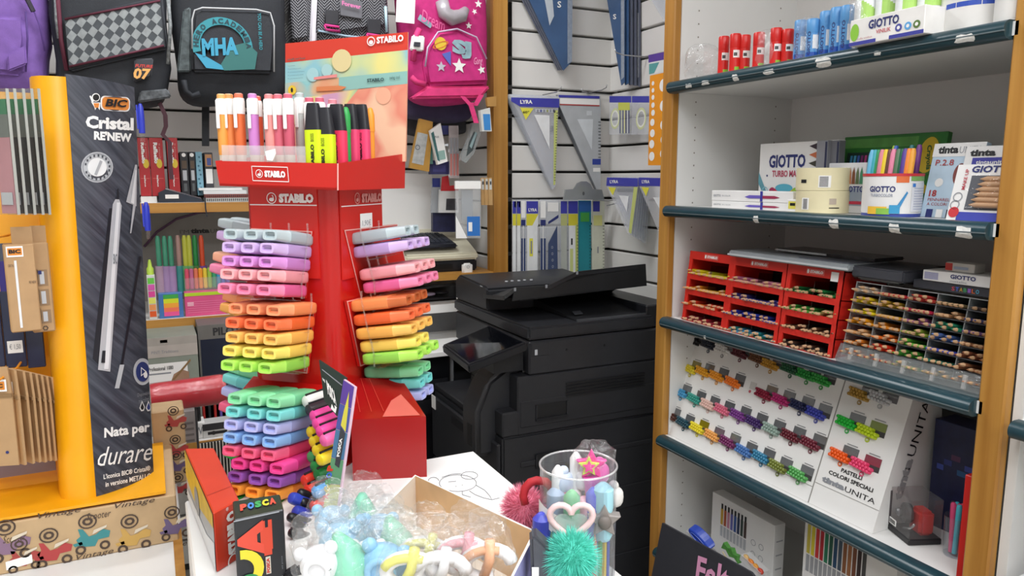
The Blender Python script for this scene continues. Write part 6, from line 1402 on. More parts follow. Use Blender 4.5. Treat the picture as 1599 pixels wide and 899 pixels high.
bund = [(Z7, 190, 42, 'black', '#1d1d20'), (Z7, 270, 65, 'dark navy', '#262a38'), (Z7, 345, 90, 'white', '#e4e2de'), (Z7, 440, 112, 'dark wine red', '#5a1f28'), (Z7, 535, 140, 'brown', '#6a4228'), (Z7, 605, 172, 'ochre', '#c8922f'), (Z7, 712, 195, 'fir green', '#1f5a3a'), (Z7, 800, 228, 'green', '#2a9a3f'), (Z7, 880, 255, 'leaf green', '#35a845'),
        (Z7, 170, 195, 'lemon yellow', '#e6d030'), (Z7, 240, 210, 'amber', '#e8a420'), (Z7, 315, 235, 'light orange', '#ee9a22'), (Z7, 402, 268, 'orange', '#ee7a22'), (Z7, 570, 333, 'carmine', '#8a1f38'), (Z7, 662, 362, 'magenta', '#b02a6a'), (Z7, 762, 395, 'midnight blue', '#23284e'), (Z7, 852, 435, 'ultramarine', '#4048a8'),
        (Z7, 120, 322, 'sky blue', '#4aa0d0'), (Z7, 195, 357, 'sea green', '#3aa090'), (Z7, 268, 388, 'pale skin pink', '#eac4b8'), (Z7, 345, 415, 'pink', '#e0708a'), (Z7, 432, 445, 'purple', '#7a3a8a'), (Z7, 518, 482, 'dark violet', '#452a68'), (Z7, 610, 520, 'grey mint', '#9ab0a4'), (Z7, 715, 557, 'maroon', '#6a2430'), (Z7, 822, 598, 'bordeaux', '#742838'),
        (Z7, 62, 445, 'chocolate', '#5a3228'), (Z7, 135, 485, 'petrol', '#1f4a58'), (Z7, 210, 515, 'yellow', '#efdc30'), (Z7, 290, 555, 'peach orange', '#f0aa58'), (Z7, 375, 590, 'plum', '#7a2f62'), (Z7, 462, 638, 'cornflower blue', '#4a78b8'), (Z7, 555, 672, 'ocean blue', '#3a84a8'), (Z7, 645, 722, 'olive', '#7a8438'), (Z7, 755, 765, 'apple green', '#5aaa5a'),
        (Z8, 210, 102, 'gold', '#b08a3a'), (Z8, 300, 118, 'silver', '#c4c6c8'), (Z8, 155, 228, 'neon green', '#28c040'), (Z8, 245, 265, 'neon lime', '#c8e028'), (Z8, 125, 372, 'neon orange', '#f8641e'), (Z8, 220, 415, 'neon pink', '#f04878')]
def wtag(c): return tuple(v*.75+.12 for v in lin_rgb(c))
num = 0
for Z, bx, by, nm_, c_ in bund:
    wdt = .033 if Z is Z7 else .036
    P0 = T3(*Z(bx, by)); par = b1 if Z is Z7 else b2; num += 1
    x1 = P0.x+.005; MB().box(x1-wdt*.15, x1+wdt*.85, -.0012, -.0004, P0.z-.003, P0.z+.025).build('window', mat('#3d3b3c' if nm_ not in ('white', 'silver', 'gold') else '#6a686a', .5), par)
    MB().box(x1-wdt*.15, x1+wdt*.85, -.0016, -.0012, P0.z+.008, P0.z+.025).build('window_film', clear(c_ if nm_ in ('neon lime', 'lemon yellow', 'neon pink', 'yellow') else '#b9bcc0', .12, .06, 0, 40, .25), par)
    MB().box(x1+.0, x1+wdt*.7, -.0012, -.0006, P0.z+.028, P0.z+.0298).build('small_print', mat('#8c8c8e', .6), par)
    mb = MB(); r = .0038
    for row in range(3):
        for k in range(6 if row < 2 else 5):
            xx = P0.x-.019+k*.0076+.0038*(row % 2); zz_ = P0.z-.005+row*.0064-.0006*k
            mb.lathe([(r, .0), (r, .014), (r*.7, .0155)], V((xx, .004, zz_)), V((-.25, -1, .05)), 7)
    o = mb.build('pencil_bundle', mat(c_, .35, 0, .03), None); o.matrix_world = M.copy(); o['kind'] = 'stuff'; tag(o, f'bundle of {nm_} pastel pencils poking out of the white display', 'pencils', 'pastel bundles in white display')
    MB().disc((P0.x+.002, -.0006, P0.z-.0165), V((.0052, 0, 0)), V((0, 0, .0052)), 14, V((0, -.0008, 0))).build('number_tag', mat(wtag(c_) if nm_ not in ('white',) else '#8f8f90', .5, 0, 0), par)
    put = MB(); put_text(put, str(num), V((P0.x+.002, -.0016, P0.z-.0165)), X3, Z3, .0045, .004, .03, 0, .0002, True); put.build('lettering', PWHITE, par)
for cell in ((505, 285), ):
    P0 = T3(*Z7(*cell)); MB().box(P0.x-.009, P0.x+.010, -.0012, -.0004, P0.z-.009, P0.z+.009).build('window', mat('#c9c7c3', .4), b1); MB().disc((P0.x-.004, -.0006, P0.z-.015), V((.0036, 0, 0)), V((0, 0, .0036)), 14, V((0, -.0008, 0))).build('number_tag', mat('#c05a64', .5), b1)
def t3text(s_, px, py, px1, h_, m, bold=.03):
    a = T3(px, py); b = T3(px1, py); text(b2, s_, a+V((0, -.0004, 0)), X3, Z3, b.x-a.x, h_, m, bold, 0, .0006)
pa, pb2 = T3(1308, 760).x, T3(1352, 790).x
z1 = T3(1330, 763).z
def blk(s_, x0f, x1f, z, h_, bold=.03, m=BLACKP): W_ = wB-wA; text(b2, s_, V((wA+W_*x0f, -.0004, z)), X3, Z3, W_*(x1f-x0f), h_, m, bold, 0, .0006)
blk('PASTELLI', .34, .66, .088, .0085); blk('COLORI SPECIALI', .17, .85, .074, .0085); blk('tinta', .10, .46, .054, .012, .06, GREYP); blk('UNITA', .47, .92, .054, .0105, -.0)
# big name on the side flank of the narrow block
dep = .20
side_m = tw
sM = V((wB, 0, 0)); sr = V((0, math.cos(L3), math.sin(L3))); su = V((0, -math.sin(L3), math.cos(L3)))
text(b2, 'UNITA', sM+V((0, .055, .165)), Z3, -Y3, .115, .024, BLACKP, -.005, 0, .0012); text(b2, 'tinta', sM+V((0, .055, .075)), Z3, -Y3, .085, .024, mat('#a2a2a4', .5), .06, 0, .0012)
# navy box, sharpener, cup, red board
t, f, *_ = shelf_carton('navy_box', 'dark navy printed box in the corner behind the sharpener', 'box', 1452, 1545, 650, 755, 1.36, .06, 3, mat('#20264a', .35, 0, .15, 40))
for i in range(5): f.rect(t, .1+.12*i, .55+.06*(i % 3), .22+.14*i, .6+.06*(i % 3), flat(('#3a4a9a', '#2f3a7a', '#5a3a5a', '#2a5a8a', '#3a4a9a')[i]))
p = onZ(1425, 838, s3); sh = thing('pencil_sharpener', 'desk pencil sharpener in a clear box on a black base', 'sharpener', (p.x, p.y, s3+.0006), math.radians(-112))
MB().box(-.035, .035, -.03, .035, 0, .012).build('box_base', mat('#1c1c1f', .4), sh, bevel=.002)
MB().box(-.033, .033, -.028, .033, .012, .088).build('clear_cover', clear('#f2f0f0', .07, .06, 0, 40, .04), sh)
MB().box(-.012, .026, -.004, .026, .012, .06).build('sharpener_body', mat('#c83a34', .35), sh, bevel=.006, seg=2)
MB().lathe([(.017, 0), (.019, .004), (.019, .014), (.012, .018)], V((-.004, -.004, .046)), V((-.3, -1, 0)), 20).build('sharpener_head', mat('#4a4648', .3, .4), sh, smooth=SM); MB().lathe([(.008, 0), (.009, .004), (.006, .008)], V((-.010, -.021, .046)), V((-.3, -1, 0)), 14).build('hub', mat('#8a8a8c', .3, .6), sh, smooth=SM)
MB().tube([V((.0, -.02, .018)), V((.022, -.02, .028)), V((.03, -.018, .040))], .0025, 8).build('crank', mat('#b4b6b8', .2, .8), sh, smooth=True)
bl_ = MB().box(-.031, -.010, -.0295, -.0285, .016, .028).build('barcode_label', PWHITE, sh)
for i in range(7): MB().box(-.029+.0025*i, -.0278+.0025*i, -.0299, -.0295, .018, .026).build('bar', BLACKP, bl_)
MB().box(-.0345, -.0325, -.03, -.026, .012, .08).build('cover_post', mat('#5a5456', .3), sh)
p = onZ(1484, 868, s3); cp2 = thing('clear_cup', 'small clear cup of pens next to the red board', 'cup', (p.x+.01, p.y, s3+.0006))
MB().lathe([(.018, .001), (.021, .075)], n=28, caps=False).build('cup_wall', acr2, cp2, smooth=True); MB().lathe([(.017, 0), (.018, .003)], n=28).build('cup_base', acr2, cp2)
for i, (dx, dy, c_, nm_) in enumerate(((-.008, .006, '#d84a7a', 'pink'), (-.002, -.004, '#e0405a', 'red'), (.004, .004, '#3ab0c0', 'turquoise'), (.008, -.006, '#d8486a', 'coral'), (-.009, -.006, '#48b8c8', 'light turquoise'), (.0, .010, '#2a2428', 'black'))):
    t = thing('gel_pen', f'{nm_} gel pen in the small clear cup', 'pen', M=frame(V((p.x+.01+dx*.6, p.y+dy*.6, s3+.006)), X3, V((dx*4, dy*4, 1))), group='gel pens in small cup'); MB().lathe([(.0042, 0), (.0045, .065)], n=10).build('barrel', mat(c_, .35), t, smooth=SM); MB().lathe([(.005, .065), (.005, .09), (.003, .094)], n=10).build('cap', mat(c_, .35), t, smooth=SM)
a = onX(1497, 890, 1.215); t = thing('red_board', 'red cardboard panel standing against the orange post', 'board', (1.215, yr1+.006, s3+.0006)); MB().box(0, .15, 0, .012, 0, onX(1510, 742, 1.215).z-s3).build('board', mat('#c8221c', .35, 0, .03), t, bevel=.001)
# ================================================================ bottom shelf
s4 = SHELF_TOP[4]
t, f, lf, rt, tp = shelf_carton('paint_set_box', 'white paint set box with printed tubes standing on the lowest shelf', 'box', 1109, 1208, 765, 860, 1.30, .035, 4, wp)
cb = ('#c8a03a', '#b05a3a', '#c88aa0', '#6a6ab0', '#3a5a9a', '#2a3a5a', '#3a4a44', '#4a3a34')
for i in range(8): f.rect(t, .16+.055*i, .58, .20+.055*i, .82, flat(cb[i])); f.rect(t, .165+.055*i, .82, .195+.055*i, .90, BLACKP)
for i in range(8): f.rect(t, .16+.055*i, .40, .20+.055*i, .56, mat('#b9bcc0', .4))
for i in range(3):
    for j in range(2): f.ring(t, .70+.12*j, .25+.17*i, .008, .85, GREYP)
for i in range(4): rt.rect(t, .2, .15+.2*i, .8, .17+.2*i, flat('#b0b0b4'))
t, f, *_ = shelf_carton('paint_set_box', 'white paint set box with a long row of printed tubes, behind the dark shelf edge', 'box', 1252, 1400, 800, 899, 1.245, .035, 4, wp)
cb2 = ('#c8b84a', '#d8c83a', '#c83a3a', '#b02a34', '#2f7a5a', '#2a5a4a', '#2a4a6a', '#4a5a6a', '#8a5a3a', '#a06a44', '#7a4a34', '#3a2a2a', '#4a4a4a')
for i in range(13): f.rect(t, .04+.052*i, .70, .08+.052*i, .94, flat(cb2[i])); f.rect(t, .04+.052*i, .55, .08+.052*i, .69, mat('#9a9ca0', .4))
for i in range(4):
    for j in range(3): f.ring(t, .08+.1*i, .15+.16*j, .009, .8, GREYP)
# dark sign and paint palettes in front
sg_ = thing('shelf_sign', 'black sign board with pink lettering leaning on the shelf post', 'sign', loc=onX(1100, 880, 1.16)); so2 = onX(1100, 880, 1.16)
Q = [onX(1005, 960, 1.16), onX(1225, 960, 1.10), onX(1172, 893, 1.12), onX(1034, 816, 1.18)]; Q = [p-so2 for p in Q]
n4 = (Q[1]-Q[0]).cross(Q[3]-Q[0]).normalized(); bo_ = MB().prism(Q, -n4*.006).build('board', mat('#3a3b42', .5, 0, .05), sg_)
def sgp(x, y): return onP(x, y, so2+Q[0], n4)-so2+n4*.0008
rv = (sgp(1130, 906)-sgp(1090, 890)); text(sg_, 'Felt', sgp(1086, 908), rv, sgp(1094, 868)-sgp(1090, 900), .14, .068, flat('#f0a8d0'), .03, 0, .001)
for i, (px, py, c1, nm_) in enumerate(((1090, 835, '#2f4fc0', 'blue oval paint palette behind the black sign'), (1140, 855, '#5a9a4a', 'green bow-shaped palette clip behind the black sign'), (1172, 875, '#d8782a', 'orange and red paint tray behind the black sign'))):
    p = onX(px, py+8, 1.215); t = thing('paint_palette', nm_, 'palette', M=Matrix.Translation(p) @ frame((0, 0, 0), RT+V((0, 0, -.25)), Z3))
    if i == 0: MB().prism([V((.042*math.cos(a), .0, .011*math.sin(a))) for a in [2*math.pi*k/24 for k in range(24)]], V((0, .02, .012))).build('palette', mat(c1, .3), t, bevel=.002); MB().tube([V((.03*math.cos(a), -.001, .006*math.sin(a))) for a in [2*math.pi*k/20 for k in range(21)]], .001, 6, False).build('rim', mat('#5a74d0', .3), t); MB().box(-.05, .04, .002, .03, -.016, -.010).build('clear_tray', clear('#ffffff', .15, .1, 0, 40, .3), t)
    elif i == 1: MB().prism([V((x*.03, 0, z*.016)) for x, z in ((-1, -.6), (-.5, -.2), (0, -.7), (.5, -.2), (1, -.5), (.8, .6), (.3, .2), (0, .8), (-.4, .3), (-.9, .6))], V((0, .012, 0))).build('clip', mat(c1, .4, 0, .2, 60), t); MB().tube([V((-.02, -.003, -.012)), V((.03, -.003, -.03))], .0014, 6).build('brush', mat('#c8b48a', .5), t)
    else:
        MB().box(-.035, .03, 0, .03, -.012, .004).build('tray', clear('#ffffff', .12, .1, 0, 40, .35), t)
        for k in range(4): MB().ell((-.024+.016*k, .008, .002), .009, .006, .007).build('paint_cake', mat(('#d8b070', '#e0822a', '#e09a3a', '#c8402a')[k], .5), t, smooth=True)
# goods of the next bay
zn = zb-.33+.011
p = onX(1580, 870, 1.2); 
t = thing('ink_box', 'dark blue ink carton on the next bay behind the white blue-spotted one', 'box', M=Matrix.Translation(V((1.215, .655-.045, zb-.32+.0116))) @ frame((0, 0, 0), RT, Z3)); MB().box(0, .07, 0, .06, 0, .08).build('carton', mat('#232a6a', .35, 0, .08), t, bevel=.001); f = Face((0, 0, 0), X3, Z3, .07, .08); f.rect(t, .15, .45, .6, .6, flat('#e0702a')); f.rect(t, .1, .2, .8, .3, PWHITE)
t = thing('ink_box', 'white ink carton with cyan spot at the orange post', 'box', M=Matrix.Translation(V((1.19, .648, zb-.32+.0116))) @ frame((0, 0, 0), RT, Z3)); MB().box(0, .04, 0, .06, 0, .055).build('carton', wp, t, bevel=.001); Face((0, 0, 0), X3, Z3, .04, .055).disc(t, .5, .5, .014, flat('#3a9ae0'))
t = thing('display_box', 'smoky acrylic box with yellow tag on the next bay shelf', 'box', M=Matrix.Translation(V((1.22, .64, zb+.0116))) @ frame((0, 0, 0), RT, Z3)); MB().box(0, .06, 0, .08, 0, .09).build('acrylic', clear('#9a9ca0', .15, .08, 0, 40, .2), t); MB().box(.02, .05, -.001, 0, .04, .058).build('yellow_tag', flat('#e8b030'), t)
# ================================================================ drawing instruments on the slatted corner
purp = mat('#3d3fa6', .4, 0, .05); ylw = flat('#e3dd4a'); silv = mat('#b9bdc1', .35, .1, .05); steel = mat('#b4b6b8', .25, .7, .03)
sleeve = clear('#fbfcfe', .05, .12, .15, 60, .2, 1.2); sleeve2 = clear('#f6f8fb', .05, .12, .1, 60, .26, 1.2)
bluesq = mat('#3d5c86', .3, 0, .10, 10)
def hookrod(name, p, d, lbl):
    t = thing(name, lbl, 'hook', (p.x, p.y, p.z)); d = V(d)
    MB().tube([-d*.02, d*.10, d*.13+Z3*.006, d*.135+Z3*.016], .0022, 6).build('rod', steel, t, smooth=True); s_ = d.cross(Z3)
    MB().obox(-d*.022-s_*.012-Z3*.012, s_*.024, d*.003, Z3*.024).build('back_plate', steel, t)
def poly_pack(name, lbl, cat, px, plane, v, th, m, group=None):
    """flat hanging pack from picture outline on plane 'y' or 'x' at v; returns thing and pixel -> local mapper"""
    f = (lambda x, y: onY(x, y, v)) if plane == 'y' else (lambda x, y: onX(x, y, v))
    nrm = V((0, 1, 0)) if plane == 'y' else V((1, 0, 0))
    o = f(*px[0]); t = thing(name, lbl, cat, (o.x, o.y, o.z), group=group)
    loc = lambda x, y, off=0.0: f(x, y)-o-nrm*off
    MB().prism([loc(*p) for p in px], nrm*th).build('sleeve', m, t); return t, loc
def patch(t, loc, pts, m, off=.0008, name='print'): return MB().poly([loc(x, y, off) for x, y in pts]).build(name, m, t)
def ptxt(t, loc, s_, x, y, x1, y1, m, bold=.02, off=.0016):
    a, b, c = loc(x, y, off), loc(x1, y, off), loc(x, y1, off); text(t, s_, a, b-a, c-a, (b-a).length, (c-a).length, m, bold, 0, .0002)
YH = YM-.045
# big blue set squares, both walls
for k in range(4):
    v = YM-.05+.010*k; dx = -4*k
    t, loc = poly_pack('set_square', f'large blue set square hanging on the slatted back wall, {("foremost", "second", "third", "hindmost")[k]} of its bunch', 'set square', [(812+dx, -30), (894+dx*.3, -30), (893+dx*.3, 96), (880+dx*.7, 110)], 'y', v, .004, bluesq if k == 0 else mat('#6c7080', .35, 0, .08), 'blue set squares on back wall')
    if k == 0: patch(t, loc, [(886, -30), (894, -30), (893, 96), (886, 100)], mat('#8d98a8', .4, 0, .1, 90)); patch(t, loc, [(845, -30), (860, -30), (865, 25), (858, 40)], mat('#c4ccd4', .4)); ptxt(t, loc, 'S', 870, 12, 876, 2, PWHITE)
for k in range(5):
    v = XR-.05+.010*k
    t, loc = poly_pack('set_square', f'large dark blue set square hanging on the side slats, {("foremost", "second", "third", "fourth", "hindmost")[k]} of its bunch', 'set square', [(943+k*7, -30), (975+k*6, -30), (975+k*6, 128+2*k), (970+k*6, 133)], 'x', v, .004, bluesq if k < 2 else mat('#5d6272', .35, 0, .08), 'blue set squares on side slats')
    if k == 0: patch(t, loc, [(970, -30), (975, -30), (975, 120), (970, 125)], mat('#9aa4b2', .4, 0, .1, 90)); ptxt(t, loc, 'S', 958, 30, 963, 22, PWHITE)
    if k == 4: patch(t, loc, [(990, 20), (998, 20), (998, 120), (992, 125)], mat('#8a8e96', .4, 0, .15, 120))
t, loc = poly_pack('set_square', 'pale clear set square corner behind the orange post', 'set square', [(1008, -20), (1043, -20), (1040, 38), (1018, 2)], 'x', XR-.03, .004, sleeve2)
# Lyra set square packs
for k in range(4):
    v = YH+.009*k; c = (k == 0)
    t, loc = poly_pack('set_square_pack', ('clear set square pack with purple header and yellow print', 'clear set square pack behind the purple-headed one', 'third clear set square pack of the bunch', 'last clear set square pack against the slats')[k], 'set square', [(797-2*k, 153), (797-2*k, 147), (873-k, 150), (872-k, 170), (868-k, 290), (864-k, 296), (810-3*k, 176)], 'y', v, .004, sleeve if c else sleeve2, 'set square packs on back wall')
    if c:
        patch(t, loc, [(798, 152), (873, 154), (873, 168), (812, 166), (798, 158)], purp); ptxt(t, loc, 'LYRA', 812, 162, 831, 156, PWHITE, .04); patch(t, loc, [(812, 168), (833, 169), (821, 187)], ylw); ptxt(t, loc, '60°', 816, 177, 826, 173, BLACKP)
        patch(t, loc, [(865, 172), (871, 172), (867, 288), (864, 289)], flat('#c6cf7a')); patch(t, loc, [(834, 179), (858, 180), (858, 232)], mat('#eceef0', .3)); patch(t, loc, [(836, 170), (867, 171), (867, 176), (836, 175)], flat('#c9ccd2')); 
        for q in range(6): patch(t, loc, [(838+5*q, 171), (841+5*q, 171), (841+5*q, 175), (838+5*q, 175)], flat(('#8a8f9a', '#5a5f9a', '#8a8f9a', '#9aa06a', '#8a8f9a', '#5a5f6a')[q]), .0014)
        for q in range(26): patch(t, loc, [(868.6-.15*q, 176+4.2*q), (871-.15*q, 176+4.2*q), (871-.15*q, 176.8+4.2*q), (868.6-.15*q, 176.8+4.2*q)], BLACKP, .0014, 'tick')
        ptxt(t, loc, 'LYRA', 860, 205, 864, 196, GREYP)
for k in range(4):
    v = YH+.004+.009*k
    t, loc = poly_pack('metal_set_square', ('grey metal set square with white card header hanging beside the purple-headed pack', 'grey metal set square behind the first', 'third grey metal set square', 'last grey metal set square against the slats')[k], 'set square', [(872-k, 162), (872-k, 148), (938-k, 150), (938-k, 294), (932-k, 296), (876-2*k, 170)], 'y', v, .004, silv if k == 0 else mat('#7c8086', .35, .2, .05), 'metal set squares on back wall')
    if k == 0:
        patch(t, loc, [(872, 148), (936, 150), (936, 154), (872, 152)], purp); patch(t, loc, [(874, 153), (936, 155), (936, 164), (874, 162)], PWHITE); patch(t, loc, [(874, 162), (936, 164), (936, 166), (874, 164)], flat('#a83a3a'), .0012)
        patch(t, loc, [(901, 186), (926, 186), (924, 234)], mat('#d8dde2', .3)); patch(t, loc, [(925, 248), (938, 248), (938, 257), (925, 257)], flat('#2a3f9a')); patch(t, loc, [(926, 262), (937, 262), (937, 268), (926, 268)], PWHITE); patch(t, loc, [(916, 173), (924, 173), (924, 180), (916, 180)], mat('#d0d4d8', .3))
        for q in range(12): patch(t, loc, [(934, 190+5*q), (938, 190+5*q), (938, 191+5*q), (934, 191+5*q)], BLACKP, .0014, 'tick')
hookrod('display_hook', onY(848, 148, YM-.002), (0, -1, 0), 'steel display hook carrying the purple-headed set squares'); hookrod('display_hook', onY(917, 145, YM-.002), (0, -1, 0), 'steel display hook carrying the metal set squares')
# clipboard clip
t, loc = poly_pack('clipboard', 'clear clipboard with wide grey metal clip hanging over the rulers', 'clipboard', [(880, 312), (883, 296), (896, 295), (902, 286), (908, 283), (916, 283), (922, 287), (926, 295), (940, 296), (944, 312)], 'y', YM-.085, .006, mat('#a2a6a8', .3, .5, .04))
MB().disc(loc(911, 302, .001), V((.005, 0, 0)), V((0, 0, .007)), 12).build('hole', mat('#5a5c5e', .5), t); MB().tube([loc(925, 312, .004), loc(944, 313, .01), loc(957, 312, .02), loc(958, 317, .02), loc(945, 321, .01)], .0022, 6).build('wire_hook', steel, t)
# rulers hanging behind the copier
rul = [((800, 806), 'w'), ((806.5, 813), 'w'), ((813, 821), 'n'), ((821, 841), 'y'), ((843, 853), 'n2'), ((853, 874), 'n3'), ((875, 886), 'g'), ((886.5, 903), 'y2'), ((903.5, 923), 't'), ((925, 944), 'c')]
lbls = ['thin white ruler pack nearest the orange corner post', 'thin white ruler pack, second from the corner post', 'narrow navy ruler pack between white ones', 'white ruler pack with purple and yellow head', 'narrow navy ruler pack beside the wide navy one', 'wide clear ruler pack with navy diagonal print', 'grey-green ruler pack under the clipboard clip', 'white ruler pack with green scale under the clipboard clip', 'turquoise ruler pack hanging right under the clipboard clip', 'cream ruler pack at the end of the row']
for i, ((a, b), k) in enumerate(rul):
    v = YM-.055+.004*(i % 3); y0 = 311 if k not in ('t', 'c') else 313
    sl = 0 if k not in ('n3',) else 2
    t, loc = poly_pack('ruler_pack', lbls[i], 'ruler', [(a, 455), (a, y0), (b, y0), (b+sl, 455)], 'y', v, .003, mat('#1f8a96', .35, 0, .05) if k == 't' else mat('#d5d7c4', .35) if k == 'c' else sleeve2, 'ruler packs on back wall')
    q = lambda a0, y0_, a1, y1_, m, off=.0008: patch(t, loc, [(a+(b-a)*a0, y1_), (a+(b-a)*a1, y1_), (a+(b-a)*a1, y0_), (a+(b-a)*a0, y0_)], m, off)
    if k in ('w', 'y', 'y2', 'g'): q(.05, 314, .95, 333, purp); q(.05, 334, .95, 352, flat('#d8cf3a') if k != 'g' else flat('#b8bc7a')); q(.1, 352, .9, 455, mat('#e8eaea', .4) if k != 'g' else mat('#b4b8b0', .4))
    if k == 'w': q(.05, 314, .95, 333, purp)
    if k == 'y': ptxt(t, loc, 'LYRA', a+4, 330, b-3, 325, PWHITE, .03); patch(t, loc, [(a+10, 352), (b-1, 335), (b-1, 352)], mat('#e8eaea', .4), .0012); q(.28, 372, .55, 400, ylw, .0012); q(.36, 376, .48, 396, GREYP, .0014)
    if k == 'y2': q(.72, 350, .95, 455, flat('#b9c46a'), .0012); q(.3, 372, .45, 382, BLACKP, .0012); q(.2, 388, .5, 455, flat('#cfd68a'), .0012)
    if k in ('n', 'n2'): q(.1, 314, .9, 340, PWHITE); q(.1, 343, .9, 352, navy_t); q(.1, 372, .9, 455, mat('#36456e', .4)); q(.45, 352, .55, 455, PWHITE, .0012)
    if k == 'n3':
        patch(t, loc, [(856, 346), (872, 335), (872, 340), (856, 350)], navy_t); patch(t, loc, [(856, 380), (870, 352), (871, 455), (855, 455)], mat('#3d4c70', .4)); q(.1, 316, .9, 330, PWHITE)
        for e in range(6): MB().ring(loc(862+.3*e, 386+10*e, .0014), V((.004, 0, 0)), V((0, 0, .005)), .7, 10).build('print', silv, t)
    if k == 't': q(.0, 314, 1, 330, flat('#2a62a8')); q(.15, 332, .85, 346, flat('#4aa84a'))
    if k == 'c': q(.05, 314, .6, 330, purp); q(.1, 336, .8, 352, flat('#d8d88a')); q(.4, 385, .5, 395, GREYP)
    if k in ('y2', 't', 'c'):
        for e in range(18): q(.84, 352+5*e, .97, 352.8+5*e, BLACKP, .0016)
# right wall: tape packs, template, small set squares
for k, (x0, x1) in enumerate(((951, 986), (986, 1014))):
    t, loc = poly_pack('protractor_pack', ('clear protractor pack with purple header on the side slats', 'clear protractor pack with purple header beside the orange template')[k], 'protractor', [(x0, 210), (x0+1, 150), (x1, 149), (x1-1, 210)], 'x', XR-.06, .030, sleeve, 'protractor packs')
    patch(t, loc, [(x0+1, 160), (x1, 160), (x1, 150), (x0+1, 150)], purp); w = (x1-x0); cx = x0+w*(.28 if k == 0 else .55)
    for rr, c_ in ((1, '#cdd3a0'), (.8, '#e8e9df')): MB().ring(loc(cx, 185, .0012), V((0, -.03*rr, 0)), V((0, 0, .038*rr)), .8, 18).build('protractor_ring', flat(c_), t)
    if k == 0:
        for e in range(7): patch(t, loc, [(968+2.3*e, 208), (969.6+2.3*e, 208), (969.6+2.3*e, 162), (968+2.3*e, 162)], flat(('#5a5f7a', '#c9cfb8', '#6a6f8a', '#d8d8a0', '#4a4f6a', '#c9ccd2', '#5a5f7a')[e]), .0016)
        patch(t, loc, [(966, 172), (984, 172), (984, 160), (966, 160)], flat('#c8cc5a'), .0018)
hookrod('display_hook', onX(955, 148, XR-.002), (-1, 0, 0), 'steel display hook carrying the protractor packs')
t, loc = poly_pack('circle_template', 'orange circle template with rows of round holes beside the orange post', 'template', [(1012, 258), (1015, 118), (1043, 112), (1040, 258)], 'x', XR-.10, .003, mat('#ef9a1e', .35, 0, .03))
for e, (cx, cy, r_) in enumerate(((1020, 130, .007), (1020, 141, .0075), (1020, 152, .008), (1020, 164, .009), (1020, 176, .010), (1019, 191, .012), (1019, 208, .013), (1018, 225, .014), (1018, 244, .015), (1036, 133, .020), (1036, 165, .018), (1036, 195, .016), (1036, 218, .014), (1035, 240, .014))):
    MB().disc(loc(cx, cy, .0008), V((0, -r_, 0)), V((0, 0, r_)), 18).build('round_hole', PWHITE, t)
patch(t, loc, [(1014, 116), (1043, 110), (1043, 92), (1014, 98)], mat('#dfe3e0', .4)); patch(t, loc, [(1013, 98), (1043, 92), (1043, 80), (1013, 86)], mat('#5a3f98', .4), .0010); patch(t, loc, [(1014, 116), (1022, 114), (1030, 97), (1014, 100)], mat('#5aa0a0', .4), .0012)
hookrod('display_hook', onX(1010, 89, XR-.002), (-1, 0, 0), 'steel display hook carrying the orange template')
for k in range(7):
    v = XR-.11+.014*k; d_ = 3.0*k
    t, loc = poly_pack('small_set_square_pack', f'small clear set square pack with purple header, {("foremost", "second", "third", "fourth", "fifth", "sixth", "hindmost")[k]} of the bunch on the side slats', 'set square', [(947+d_*1.6, 290), (948+d_*1.6, 276), (996+d_, 277), (996+d_, 292), (985+d_*1.3, 366+2.5*k), (980+d_*1.4, 364+2.5*k)], 'x', v, .003, sleeve if k == 0 else sleeve2, 'small set squares on side slats')
    patch(t, loc, [(947+d_*1.6, 290), (996+d_, 291), (996+d_, 278), (948+d_*1.6, 277)], purp)
    if k == 0:
        ptxt(t, loc, 'LYRA', 953, 286, 966, 281, PWHITE, .03); patch(t, loc, [(950, 292), (962, 293), (957, 305)], ylw); patch(t, loc, [(990, 292), (996, 292), (986, 365), (982, 362)], flat('#c6cf7a')); patch(t, loc, [(967, 305), (982, 306), (979, 330)], mat('#eceef0', .3)); patch(t, loc, [(964, 294), (989, 294), (989, 299), (964, 299)], GREYP)
t, loc = poly_pack('small_set_square_pack', 'small clear set square pack half hidden behind the orange post', 'set square', [(998, 290), (998, 276), (1045, 277), (1045, 390), (1036, 380)], 'x', XR-.12, .003, sleeve)
patch(t, loc, [(998, 290), (1045, 291), (1045, 278), (998, 277)], purp); ptxt(t, loc, 'LYRA', 1003, 286, 1015, 281, PWHITE, .03); patch(t, loc, [(1002, 292), (1014, 293), (1009, 306)], ylw); patch(t, loc, [(1020, 308), (1034, 308), (1034, 332)], mat('#eceef0', .3))
# ================================================================ left bay: wall shelves
beech = wood('#b07c38', '#c89448', 0, 'beech_edge')
shelf_w = mat('#e6e4e0', .4, 0, .02)
YS = 2.46; LX0, LX1 = -.75, .62
def wall_shelf(py, px, lbl, x1=LX1, YS=YS):
    z = onY(px, py, YS).z; t = thing('wall_shelf', lbl, 'shelf', (LX0, YB-.001, z)); MB().box(0, x1-LX0, YS-YB+.006, -.0, -.02, 0).build('board', shelf_w, t); MB().box(0, x1-LX0, YS-YB, YS-YB+.006, -.030, -.0005).build('wood_edge', beech, t); return z
zA = wall_shelf(316, 300, 'wooden edged wall shelf carrying the red books'); zB = wall_shelf(496, 290, 'wooden edged wall shelf carrying the pastel pens'); zC = wall_shelf(688, 320, 'lowest wooden edged wall shelf with small boxes', LX1, 2.20)
MB2 = thing('shelf_divider', 'grey back board behind the pen shelf with black lettering', 'board', (LX0, YB-.06, zB)); MB().box(0, LX1-LX0, 0, .01, 0, zA-zB-.03).build('board', mat('#8f8b86', .6, 0, .05), MB2)
